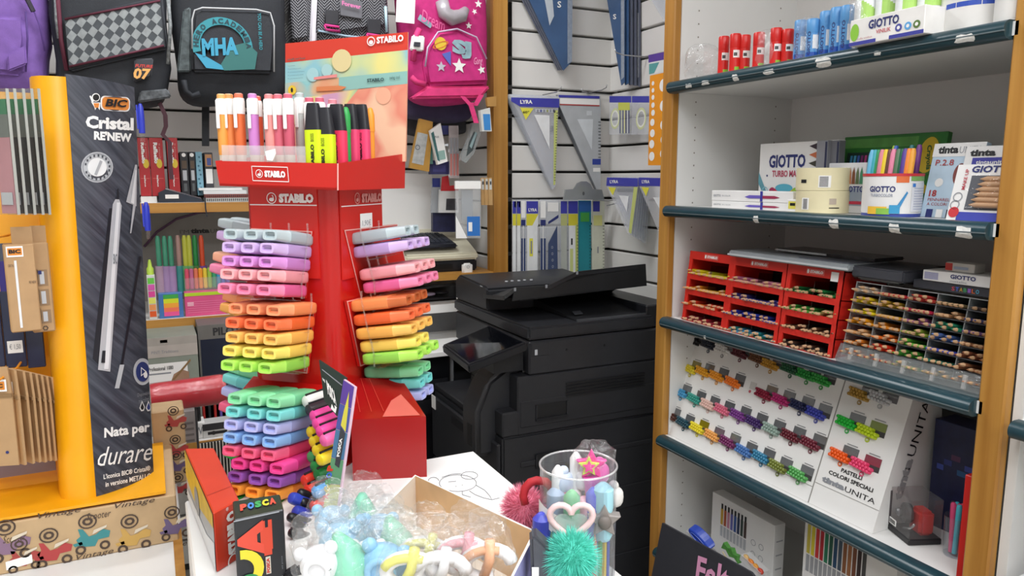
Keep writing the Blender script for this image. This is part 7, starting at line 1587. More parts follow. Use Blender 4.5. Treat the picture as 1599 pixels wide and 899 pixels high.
a = onY(281, 365, YB-.06); text(MB2, "I'M", a-V((LX0, YB-.06, zB)), X3, Z3, .03, .014, mat('#5a5654', .6), 0); text(MB2, 'tinta', a-V((LX0, YB-.06, zB))+V((.035, 0, 0)), X3, Z3, .062, .017, BLACKP, .06); text(MB2, 'UNITA', a-V((LX0, YB-.06, zB))+V((.10, 0, 0)), X3, Z3, .075, .014, mat('#4a4644', .6), 0)
MB().tube([onY(x, y, YB-.07)-V((LX0, YB-.06, zB)) for x, y in ((225, 385), (245, 362), (275, 342), (310, 332), (350, 328), (385, 327))], .004, 6).build('arch_line', mat('#5a3a5a', .5), MB2)
# books
def book(px0, px1, ytop, ybot, z0, yf, d, m, lbl, group, name='book', turn=0):
    a = onY(px0, ybot, yf); b = onY(px1, ybot, yf); h_ = onY(px0, ytop, yf).z-z0
    return carton(name, lbl, 'book' if name == 'book' else 'box', Matrix.Translation(V((a.x, yf, z0))) @ Matrix.Rotation(turn, 4, 'Z'), b.x-a.x, d, h_, m, group)
bz = onY(240, 306, 2.50).z
rb_ = mat('#b3272d', .4, 0, .05)
for i, (x0, x1) in enumerate(((220, 237), (238, 259), (265, 282))):
    t, f, *_ = book(x0, x1, 215, 302, bz, 2.51, .16, rb_, ('red dictionary nearest the yellow display', 'red dictionary in the middle of three', 'red dictionary beside the black notebooks')[i], 'red dictionaries')
    mb = MB(); put_text(mb, 'Raffaello', f.p(.30, .92, .001), -Z3, X3, f.h*.36, f.w*.30, .04, 0, .0004); mb.build('lettering', PWHITE, t); mb = MB(); put_text(mb, 'Il piccolo', f.p(.66, .90, .001), -Z3, X3, f.h*.28, f.w*.14, 0, 0, .0004); mb.build('lettering', flat('#e0a8a0'), t)
    f.disc(t, .66, .56, .008, flat('#e0c23a'), .001, 14, 'print', .014); mb = MB(); put_text(mb, 'italiano', f.p(.40, .36, .001), -Z3, X3, f.h*.2, f.w*.14, .02, 0, .0004); mb.build('lettering', PWHITE, t); f.rect(t, .1, .30, .9, .31, flat('#d06a60'))
t = thing('paper_block', 'white paper block lying under the red dictionaries', 'paper', (onY(220, 312, 2.49).x, 2.49, zA)); MB().box(0, onY(245, 312, 2.49).x-onY(220, 312, 2.49).x, 0, .2, 0, bz-zA-.001).build('block', mat('#e4e2de', .6), t); MB().box(0, onY(300, 312, 2.49).x-onY(220, 312, 2.49).x, .05, .22, 0, bz-zA-.001).build('block_rear', mat('#d8d6d2', .6), t)
for i, (x0, x1, c_) in enumerate(((284, 297, '#1f2228'), (298, 308, '#1c1f26'))):
    t, f, *_ = book(x0, x1, 237, 302, bz, 2.53+.0*i, .14, mat(c_, .35, 0, .1, 60), ('black patterned notebook beside the red dictionary', 'black patterned notebook beside the pale blue one')[i], 'black notebooks'); f.rect(t, .25, .35, .75, .58, flat('#b8bcc0')); f.disc(t, .5, .93, .006, PWHITE); f.rect(t, .2, .62, .8, .80, flat('#5a4a3a'), .0008); f.rect(t, .3, .1, .7, .28, flat('#5a5f60'), .0008)
t, f, *_ = book(309, 319, 237, 305, bz, 2.53, .14, mat('#7fb0c4', .4, 0, .1, 60), 'pale blue speckled notebook', None)
for q in range(9): f.disc(t, .3+.4*((q*37) % 10)/10, .08+.1*q, .003, flat('#3a6a80'))
t, f, *_ = book(321, 334, 238, 284, bz+.02, 2.54, .12, mat('#3a3a40', .4, 0, .1, 60), 'dark box with colourful top and white label on the book shelf', None, 'small_box'); f.rect(t, .1, .15, .9, .55, PWHITE); f.rect(t, .1, .62, .9, .95, flat('#c08a5a')); f.rect(t, .3, .65, .8, .85, flat('#4a5aa0'), .001)
# ring binder lying, spiral pads
p = onY(248, 312, 2.475); t = thing('desk_tin', 'dark slanted desk case lying on the book shelf', 'case', (p.x, 2.475, zA)); w = onY(318, 312, 2.475).x-p.x
MB().prism([V((0, 0, 0)), V((w, 0, 0)), V((w*.95, 0, .010)), V((.02, 0, .040)), V((0, 0, .03))], V((0, .10, 0))).build('case_body', mat('#2b3440', .3, 0, .08), t); MB().prism([V((.02, 0, .040)), V((w*.95, 0, .010)), V((w*.95, 0, .013)), V((.02, 0, .044))], V((0, .10, 0))).build('clear_lid', clear('#c8d0d8', .2, .08, 0, 40, .2), t); MB().box(.018, .055, -.001, 0, .012, .024).build('white_label', PWHITE, t)
zz = zA
for i, (x0, x1, c_, hh, nm_) in enumerate(((319, 388, '#b9b9b6', .012, 'grey spiral pad at the bottom of the pile'), (320, 388, '#8a4a44', .010, 'red covered spiral pad in the middle of the pile'), (319, 386, '#dfe3e4', .011, 'white pad on top of the spiral pads'), (312, 380, '#e6e6e4', .007, 'thin white pad topmost on the pile'))):
    a, b = onY(x0, 310, 2.47), onY(x1, 310, 2.47); t = thing('spiral_pad', nm_, 'notepad', (a.x, 2.475+.004*i, zz+.0006), group='pile of pads'); w = b.x-a.x
    MB().box(0, w, 0, .2, 0, hh).build('pages', mat(c_, .6, 0, .04), t); zz += hh+.0008
    if i < 2:
        sp_ = MB()
        for q in range(22): sp_.tube([V((w*(q+.5)/22, .003, hh*.1)), V((w*(q+.5)/22, -.004, hh*.5)), V((w*(q+.5)/22, .003, hh*.9))], .0014, 4)
        sp_.build('wire_spiral', mat('#3a3a3c', .4), t)['kind'] = 'stuff'
# straps hanging down
def strap(pts, v, w, m, lbl, nm='bag_strap'):
    P = [onY(x, y, v) for x, y in pts]; o = P[0].copy(); t = thing(nm, lbl, 'strap', (o.x, o.y, o.z)); mb = MB(); mb.loft([[p-o+V((-w/2, 0, 0)), p-o+V((w/2, 0, 0)), p-o+V((w/2, .003, 0)), p-o+V((-w/2, .003, 0))] for p in P]); mb.build('webbing', m, t, smooth=SM)
strap([(248, 158), (258, 180), (259, 197), (254, 210), (265, 222), (266, 260), (268, 280)], 2.44, .012, mat('#4a2430', .6), 'thin maroon strap dangling in front of the red dictionaries')
strap([(321, 130), (321, 180), (321, 228)], 2.60, .022, mat('#1e222a', .6), 'broad black strap hanging above the notebooks'); strap([(320, 308), (321, 325), (323, 338)], 2.44, .004, mat('#1e222a', .6), 'thin dark cord over the shelf edge')
# ---------------------------------------------------------------- backpacks
def blob(mb, c, w, d, h_, ex=.42, n=30, m=18, wob=.0, seed=1, M=None):
    rnd = random.Random(seed); n0 = len(mb.v); mb.ell(c, w/2, d/2, h_/2, n, m, ex, M)
    if wob:
        for i in range(n0, len(mb.v)):
            v = V(mb.v[i]); mb.v[i] = tuple(v+V((math.sin(v.z*31+seed)*wob, math.sin(v.x*27+v.z*19+seed)*wob, math.sin(v.x*23+seed*2)*wob)))
    return mb
def backpack(lbl, x0, x1, yb, v, hgt, m, tilt=0.0, d=.15, ex=.42, wob=.006, seed=1):
    """hangs with its front at y=v"""
    a, b = onY(x0, yb, v), onY(x1, yb, v); w = b.x-a.x; c = V(((a.x+b.x)/2, v+d/2, a.z)); t = thing('backpack', lbl, 'backpack', (c.x, c.y, c.z)); t.rotation_euler = (0, tilt, 0)
    MB_ = blob(MB(), (0, 0, hgt/2), w, d, hgt, ex, wob=wob, seed=seed); MB_.build('main_body', m, t, smooth=True)
    bpy.context.view_layer.update()
    I = (Matrix.Translation(c) @ Matrix.Rotation(tilt, 4, 'Y')).inverted()
    return t, w, d, (lambda x, y, off=0.0, v_=None: I @ (onY(x, y, (v if v_ is None else v_)-off)))
def bpoly(t, L, pts, m, off, name='print'): return MB().poly([L(x, y, off) for x, y in pts]).build(name, m, t)
def btube(t, L, pts, r, m, off, name='piping'): return MB().tube([L(x, y, off) for x, y in pts], r, 6).build(name, m, t, smooth=True)
def bslab(t, L, pts, th, m, off, name, bevel=.008): return MB().prism([L(x, y, off) for x, y in pts], V((0, th, 0))).build(name, m, t, bevel=bevel, seg=3)
cloth = lambda c, b=.25: mat(c, .75, 0, .08, 40, b, 500)
pur = cloth('#8a66b8')
t, w, d, L = backpack('purple backpack with front pocket hanging above the yellow display', -60, 82, 138, 2.42, .46, pur, 0, .16, .5, .008, 2)
bslab(t, L, [(-40, 112), (36, 118), (42, 60), (40, 25), (-40, 20)], .03, pur, .014, 'front_pocket', .012); MB().prism([L(10, 85, .03), L(40, 70, .03), L(42, 100, .03), L(12, 112, .03)], V((0, .012, 0))).build('pocket_fold', pur, t, bevel=.004, seg=2)
btube(t, L, [(40, 18), (43, 60), (40, 112)], .0022, mat('#5a3f86', .6), .018, 'zip'); btube(t, L, [(30, -10), (50, 10), (62, 40), (70, 80)], .002, mat('#6a4a98', .6), .004, 'seam'); MB().tube([L(38, -10, .02), L(52, 18, .02)], .006, 6).build('zip_pull', mat('#3a3440', .6), t)
blk_ = cloth('#2c2f35'); blk2 = cloth('#22252b'); maro = cloth('#5e2436')
t, w, d, L = backpack('black backpack with grey diamond-pattern pocket and maroon trim', 88, 272, 162, 2.40, .48, blk_, math.radians(0), .17, .38, .005, 3)
bslab(t, L, [(108, 112), (262, 76), (254, -8), (98, 26)], .03, blk_, .014, 'front_pocket', .006)
dA, dB = mat('#94999a', .6, 0, .1, 60), mat('#43484d', .6, 0, .1, 60)
TLp, TRp, BRp, BLp = (101, 30), (250, 1), (256, 71), (108, 104)
def bil(u, v): 
    x = (TLp[0]*(1-u)+TRp[0]*u)*(1-v)+(BLp[0]*(1-u)+BRp[0]*u)*v; y = (TLp[1]*(1-u)+TRp[1]*u)*(1-v)+(BLp[1]*(1-u)+BRp[1]*u)*v; return x, y
bpoly(t, L, [bil(0, 1), bil(1, 1), bil(1, 0), bil(0, 0)], dB, .0165, 'diamond_panel')
NX_, NY_ = 9, 4; dm = MB()
for i in range(NX_):
    for j in range(NY_):
        u0, v0 = i/NX_, j/NY_; dm.poly([L(*bil(u0, v0+.5/NY_), .0172), L(*bil(u0+.5/NX_, v0+1/NY_), .0172), L(*bil(u0+1/NX_, v0+.5/NY_), .0172), L(*bil(u0+.5/NX_, v0), .0172)])
dm.build('diamond_print', dA, t)
btube(t, L, [bil(0, 0), bil(1, 0)], .0030, maro, .018, 'maroon_zip'); btube(t, L, [bil(0, 1), bil(1, 1)], .0030, maro, .018, 'maroon_zip'); btube(t, L, [(90, 0), (95, 60), (104, 110)], .006, maro, .006, 'side_trim')
btube(t, L, [(262, -5), (266, 40), (262, 100)], .005, mat('#8a8f90', .6, 0, .3, 120), .008, 'grey_piping'); btube(t, L, [(87, -5), (88, 30), (92, 60)], .005, mat('#8a8f90', .6, 0, .3, 120), .004, 'grey_piping')
bslab(t, L, [(208, 128), (236, 120), (240, 90), (210, 92)], .01, mat('#3a3c42', .6), .018, 'badge', .004); a = L(209, 123, .030); text(t, '07', a, X3, Z3, .045, .030, flat('#f0b060'), .04, .2); a = L(211, 105, .030); text(t, 'FUTURE', a, X3, Z3, .045, .009, flat('#c83a30'), .04, .2)
bslab(t, L, [(215, 160), (268, 152), (262, 138), (218, 142)], .02, mat('#5a5e62', .6, 0, .4, 80), .010, 'bottom_patch', .004)
t, w, d, L = backpack('black school backpack with teal round emblem and pale piping', 279, 456, 160, 2.40, .48, blk2, 0, .17, .36, .005, 4)
bslab(t, L, [(300, 112), (426, 114), (430, 60), (424, 20), (405, 15), (312, 12), (302, 22), (298, 70)], .03, blk_, .016, 'front_pocket', .008)
btube(t, L, [(300, 76), (300, 30), (304, 16), (316, 12), (400, 15), (422, 20), (428, 40), (428, 112)], .0024, mat('#c4c6c8', .4), .020, 'piping')
bslab(t, L, [(276, 112), (298, 112), (298, 10), (286, 15)], .01, mat('#4c5658', .6, 0, .35, 70), .006, 'mottled_side', .004)
teal, tl2 = flat('#2f8f9c'), flat('#3a9ec0')
em = L(348, 73, .0205); R1_ = .083
mb = MB()
for k in range(24):
    a0_, a1_ = math.radians(-15+210*k/24), math.radians(-15+210*(k+1)/24); mb.poly([em+(X3*math.cos(q)+Z3*math.sin(q))*R1_*s_ for q, s_ in ((a0_, .74), (a0_, 1), (a1_, 1), (a1_, .74))])
mb.build('emblem_ring', teal, t)
word = 'HERO ACADEMIA'
for k, ch in enumerate(word):
    if ch == ' ': continue
    a_ = math.radians(178-172*k/(len(word)-1)); up_ = X3*math.cos(a_)+Z3*math.sin(a_); rt_ = X3*math.sin(a_)-Z3*math.cos(a_)
    text(t, ch, em+up_*R1_*.87+V((0, -.001, 0)), rt_, up_, .014, .0145, flat('#1c3a44'), .03, 0, .0006, 'lettering', True)
text(t, 'MHA', L(316, 88, .0215), X3+Z3*.12, Z3, .10, .05, tl2, .05); MB().poly([L(304, 82, .0208), L(322, 88, .0208), L(360, 110, .0208), L(322, 106, .0208)]).build('print', tl2, t); MB().poly([L(345, 100, .021), L(362, 72, .021), L(385, 66, .021), L(402, 82, .021), L(398, 108, .021), L(350, 110, .021)]).build('print', flat('#2e6f6c'), t)
mb = MB(); put_text(mb, 'YOU CAN BE A HERO', L(402, 20, .021), -Z3, X3, .105, .010, .02, 0, .0006); mb.build('lettering', teal, t)
MB().tube([L(287, 125, .01), L(290, 142, .01), L(300, 150, .01), L(312, 146, .01)], .008, 6).build('handle_loop', blk2, t, smooth=True)
def herring():
    m = bpy.data.materials.new('herringbone_weave'); m.use_nodes = True; nt = m.node_tree; b = nt.nodes['Principled BSDF']; b.inputs['Roughness'].default_value = .7
    tc = nt.nodes.new('ShaderNodeTexCoord'); sp_ = nt.nodes.new('ShaderNodeSeparateXYZ'); nt.links.new(tc.outputs['Object'], sp_.inputs[0])
    def mt(op, a, b_=None, v=None):
        n = nt.nodes.new('ShaderNodeMath'); n.operation = op; nt.links.new(a, n.inputs[0])
        if b_ is not None: nt.links.new(b_, n.inputs[1])
        elif v is not None: n.inputs[1].default_value = v
        return n.outputs[0]
    tri = mt('PINGPONG', sp_.outputs[0], None, .020); s_ = mt('ADD', mt('MULTIPLY', tri, None, 1.0), sp_.outputs[2]); fr_ = mt('FRACT', mt('MULTIPLY', s_, None, 110.0)); st_ = mt('GREATER_THAN', fr_, None, .72)
    dash = mt('GREATER_THAN', mt('FRACT', mt('MULTIPLY', sp_.outputs[0], None, 260.0)), None, .3); k_ = mt('MULTIPLY', st_, dash)
    mx = nt.nodes.new('ShaderNodeMix'); mx.data_type = 'RGBA'; mx.inputs[6].default_value = lin('#26262c'); mx.inputs[7].default_value = lin('#b4b4ba'); nt.links.new(k_, mx.inputs[0]); nt.links.new(mx.outputs[2], b.inputs['Base Color']); return m
hb = herring(); pinkm = cloth('#d8398a', .15)
t, w, d, L = backpack('dark herringbone school satchel with pink buckles above the red poster', 458, 612, 84, 2.44, .42, hb, 0, .18, .28, .002, 5)
bslab(t, L, [(488, 55), (602, 40), (604, -20), (486, -20)], .03, hb, .012, 'flap', .006)
for x, y in ((510, 20), (576, 34)): bslab(t, L, [(x-3, y+18), (x+19, y+20), (x+20, y-4), (x-2, y-6)], .01, mat('#2a2a30', .4), .026, 'buckle_strap', .003); btube(t, L, [(x-3, y+19), (x+19, y+22), (x+21, y+29), (x-1, y+26), (x-3, y+19)], .004, pinkm, .030, 'buckle')
a = L(532, 10, .030); bslab(t, L, [(531, 24), (566, 30), (566, 2), (531, -4)], .006, mat('#6a6a70', .5), .022, 'name_patch', .002); text(t, 'Forever', L(534, 8, .030), X3-Z3*.12, Z3, .06, .014, flat('#e07ab0'), .03)
bslab(t, L, [(484, 70), (494, 68), (498, -20), (488, -20)], .02, mat('#d8d4dc', .5), .016, 'pale_side', .004); btube(t, L, [(497, 48), (540, 56), (600, 62)], .003, mat('#a8c4d8', .4), .016, 'reflective_piping'); btube(t, L, [(602, 10), (604, 50)], .005, mat('#b8d8e4', .4), .014, 'reflective_piping')
bslab(t, L, [(458, 62), (482, 58), (482, -20), (452, -20)], .02, hb, .004, 'side_pocket', .004)
# pink backpack
mag = cloth('#c92a7c', .15); hot = cloth('#e23c7e', .15)
t, w, d, L = backpack('pink backpack with white stars and holographic letters next to the corner post', 636, 768, 158, 2.40, .46, mag, 0, .15, .45, .005, 6)
bslab(t, L, [(668, 134), (764, 130), (760, 92), (745, 58), (715, 44), (685, 48), (668, 70), (662, 100)], .035, mag, .020, 'front_pocket', .012)
bslab(t, L, [(640, 154), (752, 152), (768, 134), (668, 134)], .03, hot, .016, 'bottom_panel', .008); btube(t, L, [(664, 104), (668, 74), (684, 50), (714, 45), (744, 58), (760, 92)], .003, mat('#c8b4cc', .4), .026, 'zip')
def star(cx, cy, r_, m, off=.0225, rot=0): 
    c = L(cx, cy, off); MB().poly([c+V((math.cos(math.pi/2+k*math.pi/5+rot), 0, math.sin(math.pi/2+k*math.pi/5+rot)))*r_*(1 if k % 2 == 0 else .45) for k in range(10)]).build('star_print', m, t)
star(717, 103, .026, PWHITE); star(689, 104, .018, mat('#c8c4d0', .3)); star(752, 109, .015, PWHITE, .0225, .3); star(747, 6, .014, PWHITE, .006); star(732, 40, .012, PWHITE, .006); star(741, 18, .010, PWHITE, .006, .5)
holo = mat('#a9cdd8', .25, .3, .2, 20); text(t, 'SJ', L(706, 88, .0235), X3-Z3*.10, Z3, .07, .058, holo, .07)
MB().disc(L(688, 68, .0235), X3*.021, Z3*.021, 18).build('planet_print', flat('#e6c23a'), t); MB().ring(L(688, 70, .0245), X3*.028+Z3*.01, Z3*.010, .8, 18).build('planet_ring', flat('#e06a3a'), t); MB().poly([L(690, 84, .0235), L(704, 80, .0235), L(704, 103, .0235)]).build('cone_print', flat('#5a6ac0'), t)
text(t, 'Gang', L(740, 104, .0235), X3+Z3*.1, Z3, .032, .030, flat('#f2a8cc'), 0, .3)
MB().tube([L(690, 2, .014), L(694, 20, .018), L(706, 28, .020), L(722, 24, .020), L(728, 14, .016)], [.022, .024, .026, .022, .012], 10).build('plush_moon', mat('#b4aeb4', .35, .2, .1), t, smooth=True)
MB().poly([L(652, 30, .006), L(672, 44, .006), L(676, 38, .006), L(656, 22, .006)]).build('print', holo, t); text(t, 'Dream', L(658, 33, .010), X3-Z3*.35, Z3, .085, .04, flat('#ea6aa4'), .0, .3)
for pts in (((645, 95), (648, 60), (655, 45)), ((642, 120), (650, 128), (664, 132))): btube(t, L, pts, .010, hot, .012, 'shoulder_strap')
bslab(t, L, [(640, 78), (662, 80), (664, 56), (644, 54)], .01, PWHITE, .022, 'white_buckle', .004); bslab(t, L, [(646, 72), (656, 73), (657, 66), (647, 65)], .004, mat('#3a3a44', .4), .027, 'buckle_tongue', .001)
t2 = thing('hang_tag', 'white card tag hanging between herringbone satchel and pink backpack', 'tag', loc=onY(618, 36, 2.38)); to2 = onY(618, 36, 2.38); MB().prism([onY(x, y, 2.38)-to2 for x, y in ((618, 34), (647, 37), (649, -10), (620, -12))], V((0, .002, 0))).build('card', PWHITE, t2)
t, w, d, L = backpack('dark blue folded backpack hanging low under the pink one', 632, 742, 186, 2.57, .10, cloth('#4a4468'), 0, .12, .5, .004, 8)
t, w, d, L = backpack('charcoal folded backpack hanging lowest behind the blister packs', 630, 735, 210, 2.71, .09, cloth('#4a4a50'), 0, .1, .5, .004, 9)
strap([(722, 150), (736, 165), (744, 192)], 2.36, .018, hot, 'pink strap end dangling below the pink backpack'); strap([(752, 148), (742, 165), (738, 160)], 2.37, .018, hot, 'pink crossed strap below the pink backpack')
# ---------------------------------------------------------------- blister packs on the side wall
def hang(px4, v, th, m, lbl, name='blister_pack', cat='pack', plane='y', group='blister packs by the corner post'): return poly_pack(name, lbl, cat, px4, plane, v, th, m, group)
t, loc = hang([(640, 262), (656, 185), (676, 190), (670, 268)], 2.50, .02, mat('#b98a3a', .5, 0, .1), 'mustard card blister pack with grey ring'); patch(t, loc, [(643, 254), (652, 206), (668, 210), (661, 258)], mat('#b4b6b4', .4, 0, .15, 60)); MB().ring(loc(652, 230, .0012), V((.009, 0, 0)), V((0, 0, .009)), .7, 16).build('print', flat('#5a5f6a'), t)
t, loc = hang([(684, 257), (672, 204), (688, 192), (699, 252)], 2.47, .02, PWHITE, 'white slanted carton hanging among the blister packs'); patch(t, loc, [(683, 250), (673, 208), (677, 205), (687, 252)], flat('#3a6a6a')); ptxt(t, loc, 'PLUS', 679, 215, 685, 212, GREYP); patch(t, loc, [(686, 250), (684, 236), (694, 234), (696, 248)], flat('#8fb0a8'))
t, loc = hang([(663, 256), (664, 222), (675, 222), (676, 256)], 2.51, .01, mat('#5a8a80', .5), 'teal card behind the white slanted carton')
t, loc = hang([(672, 272), (672, 250), (702, 252), (702, 272)], 2.53, .02, mat('#34346e', .5, 0, .1), 'navy pack under the white slanted carton'); patch(t, loc, [(676, 268), (676, 258), (696, 258), (696, 268)], flat('#4a4a8a'))
t, loc = hang([(690, 210), (690, 196), (700, 196), (700, 210)], 2.52, .01, mat('#2f3470', .5), 'small navy card above the cutter packs')
for k in range(3): t, loc = hang([(702+5*k, 278), (701+5*k, 196), (706+5*k, 196), (707+5*k, 278)], 2.49+.01*k, .004, clear('#e8e0e0', .1, .1, .1, 60, .35), f'clear cutter pack, {("first", "second", "third")[k]} of three thin ones'); patch(t, loc, [(703+5*k, 274), (703+5*k, 240), (706+5*k, 240), (706+5*k, 274)], flat('#b8706a')); patch(t, loc, [(703+5*k, 240), (703+5*k, 215), (706+5*k, 215), (706+5*k, 240)], GREYP)
t, loc = hang([(720, 250), (728, 254), (740, 240), (752, 205), (748, 188), (738, 192), (733, 215), (722, 240)], 2.44, .02, clear('#dfe4e4', .15, .1, .2, 50, .25), 'bulging clear blister pack with grey tape dispenser'); patch(t, loc, [(728, 244), (732, 222), (740, 205), (745, 210), (738, 235)], mat('#3f4a4c', .4)); patch(t, loc, [(733, 228), (742, 206), (745, 208), (736, 232)], mat('#8fa6a8', .4), .0014)
t, loc = hang([(753, 205), (750, 172), (765, 168), (768, 205)], 2.36, .02, mat('#d8dad6', .4), 'white and blue clip pack beside the post'); patch(t, loc, [(756, 203), (754, 178), (765, 178), (766, 203)], flat('#3a8ad0')); t, loc = hang([(762, 166), (760, 152), (775, 150), (775, 166)], 2.37, .015, mat('#b88a4a', .5), 'small brown pack beside the post')
t, loc = hang([(673, 332), (675, 278), (688, 278), (688, 332)], 2.56, .01, clear('#e0e4e8', .1, .1, .1, 60, .35), 'clear pack with navy header beside the red one'); patch(t, loc, [(675, 292), (675, 278), (687, 278), (687, 292)], flat('#2a3580'))
t, loc = hang([(685, 332), (686, 296), (716, 294), (716, 332)], 2.54, .01, mat('#d4d4d2', .45), 'red and white headed earphone pack'); patch(t, loc, [(688, 298), (690, 276), (700, 274), (702, 290), (716, 288), (716, 298)], flat('#b8242a')); patch(t, loc, [(696, 328), (697, 310), (712, 310), (714, 328)], mat('#3a3a3e', .4, 0, .2, 60))
t, loc = hang([(676, 362), (676, 332), (712, 332), (712, 362)], 2.57, .02, mat('#26284a', .4, 0, .2, 50), 'dark navy pack under the earphone pack')
for k in range(3): t, loc = hang([(752+6*k, 320), (751+6*k, 278), (756+6*k, 277), (757.5+6*k, 320)], 2.40-.012*k, .006, mat('#c8a06a', .5, 0, .1), f'brown handled brush pack, {("first", "second", "third")[k]} beside the post'); patch(t, loc, [(752+6*k, 296), (752+6*k, 279), (755.5+6*k, 279), (756+6*k, 296)], mat('#d4d6d2', .4)); patch(t, loc, [(753+6*k, 288), (753+6*k, 283), (755+6*k, 283), (755+6*k, 288)], BLACKP, .0012)
p = onY(712, 372, 2.42); t = thing('ink_blister', 'tall clear ink cartridge box with white top and blue label', 'box', (p.x, p.y, p.z), math.radians(-18)); w = onY(748, 372, 2.42).x-p.x; hh = onY(712, 282, 2.42).z-p.z
MB().box(0, w, 0, .05, 0, hh).build('clear_box', clear('#fbfdff', .10, .08, .1, 40, .18), t); MB().box(-.001, w+.001, -.002, .05, hh*.86, hh*.99).build('white_top', PWHITE, t); MB().box(w*.45, w*.96, -.002, 0, hh*.04, hh*.38).build('blue_label', flat('#1f6fc0'), t); MB().box(w*.5, w*.65, -.003, -.002, hh*.12, hh*.28).build('label_white', PWHITE, t); MB().poly([V((0, -.001, 0)), V((w*.45, -.001, 0)), V((0, -.001, hh*.4))]).build('white_corner', PWHITE, t); MB().box(w*.25, w*.7, .015, .035, hh*.3, hh*.84).build('cartridge', mat('#8a9096', .4), t)
# ---------------------------------------------------------------- computer corner
p = onY(600, 360, 2.70); t = thing('paper_sheet', 'blank white sheet standing in the feeder of the beige printer', 'paper', loc=p); MB().prism([onY(x, y, 2.70)-p for x, y in ((585, 365), (681, 362), (674, 272), (585, 268))], V((0, .001, 0))).build('sheet', PWHITE, t)
ZP = onY(690, 425, 2.50).z
dk = thing('wall_shelf', 'wooden edged shelf under the beige printer', 'shelf', (.62, 2.44, ZP)); MB().box(.0, .505, 0, .47, -.022, 0).build('board', beech, dk)
pr = thing('inkjet_printer', 'beige and black inkjet printer under the keyboard', 'printer', (.80, 2.50, ZP)); bei = mat('#d9d4bc', .4, 0, .03); hb0 = onY(690, 407, 2.50).z-ZP; hb1 = onY(690, 368, 2.62).z-ZP
xw = onY(745, 415, 2.50).x-.80
MB().box(0, xw, 0, .34, 0, hb0).build('black_base', mat('#1c1d22', .35), pr, bevel=.006, seg=2)
MB().prism([V((0, -.004, hb0)), V((0, .30, hb0)), V((0, .30, hb1+.03)), V((0, .18, hb1+.02)), V((0, .02, hb0+.035)), V((0, -.004, hb0+.022))], V((xw+.004, 0, 0))).build('beige_cover', bei, pr, bevel=.006, seg=2); MB().box(.02, xw*.65, -.002, 0, .012, .03).build('paper_slot', mat('#08080a', .4), pr)
kb = thing('keyboard', 'black computer keyboard lying on the beige printer', 'keyboard', M=Matrix.Translation(V((.74, 2.50, ZP+hb0+.036))) @ Matrix.Rotation(math.radians(11), 4, 'X')); kw = onY(716, 388, 2.50).x-.74
MB().box(0, kw, .0, .17, 0.005, .022).build('case', mat('#22252e', .4), kb, bevel=.008, seg=3)
for r_ in range(5):
    for c_ in range(12): MB().box(.02+(kw-.04)*c_/12, .02+(kw-.04)*(c_+.8)/12, .03+.027*r_, .052+.027*r_, .021, .026).build('key', mat('#2c303a', .5), kb)
text(kb, 'Logitech', V((kw*.80, .008, .0225)), X3, Y3, .035, .007, GREYP, 0)
t = thing('office_tray', 'black letter tray with odds and ends under the wooden shelf', 'tray', (.70, 2.52, onY(680, 468, 2.52).z)); MB().box(0, .40, 0, .3, 0, .008).build('tray_floor', mat('#1b1c20', .35), t); MB().prism([V((0, 0, .0)), V((0, 0, .014)), V((.2, 0, .055)), V((.40, 0, .06)), V((.4, 0, .052)), V((.2, 0, .045)), V((.012, 0, .0))], V((0, .006, 0))).build('tray_side', mat('#4a4c50', .25), t)
for k, (x, c_) in enumerate(((.06, '#15161a'), (.14, '#6a6c70'), (.2, '#b8a8c0'), (.26, '#3a3a40'))): MB().ell((x, .03+.02*(k % 2), .018), .03, .02, .008).build('oddment', mat(c_, .3), t, smooth=True)
t = thing('air_freshener', 'white rounded plastic gadget standing beside the copier', 'gadget', loc=V((onY(731, 424, 2.455).x, 2.455, ZP))); MB().prism([V((x*.019, 0, z*.022+.012)) for x, z in ((-1, -1), (1, -1), (1, .6), (.8, .95), (-.8, .95), (-1, .6))], V((0, .02, 0))).build('shell', PWHITE, t, bevel=.005, seg=3); MB().ring((0, -.0008, .020), X3*.006, Z3*.005, .75, 14).build('button', GREYP, t); t = thing('white_mouse', 'white round gadget end beside the black tray', 'gadget', loc=onY(719, 464, 2.42)); MB().ell((0, 0, .0), .016, .012, .022).build('shell', PWHITE, t, smooth=True)
# white desk and dark computer under it
zd = onY(680, 478, 2.46).z; t = thing('wall_shelf', 'white shelf board under the black letter tray', 'shelf', (.55, 2.46, zd)); MB().box(0, .57, 0, .44, -.025, .004).build('board', PWHITE, t)
zk = onY(660, 552, 2.30).z; t = thing('desk', 'white desk top behind the copier', 'desk', (.45, 2.30, zk)); MB().box(0, .66, 0, .6, -.018, 0).build('desk_top', PWHITE, t, bevel=.002); MB().box(0.02, .64, .30, .32, -zk, -.02).build('desk_panel', mat('#6a6c70', .5), t); MB().box(0, .66, .32, .33, 0, zd-zk-.03).build('grey_panel', mat('#86888c', .4), t)
pc = thing('computer_tower', 'black computer cases standing under the white desk', 'computer', (.60, 2.36, 0)); zt_ = zk-.03
for x0 in (.0, .16): MB().box(x0+.0, x0+.15, 0, .2, 0.02, zt_).build('case', mat('#15161a', .3), pc, bevel=.004); MB().box(x0+.01, x0+.14, -.003, 0, zt_-.12, zt_-.08).build('drive_bay', mat('#2a2b30', .3), pc); MB().box(x0+.01, x0+.14, -.003, 0, zt_-.20, zt_-.15).build('drive_bay', mat('#222328', .3), pc); MB().box(x0+.03, x0+.045, -.004, 0, zt_-.14, zt_-.135).build('power_light', lgrey, pc)
for x0 in (-.01, .15, .31): MB().box(x0, x0+.008, -.012, .0, 0, zt_).build('grey_upright', mat('#8a8c90', .4), pc)
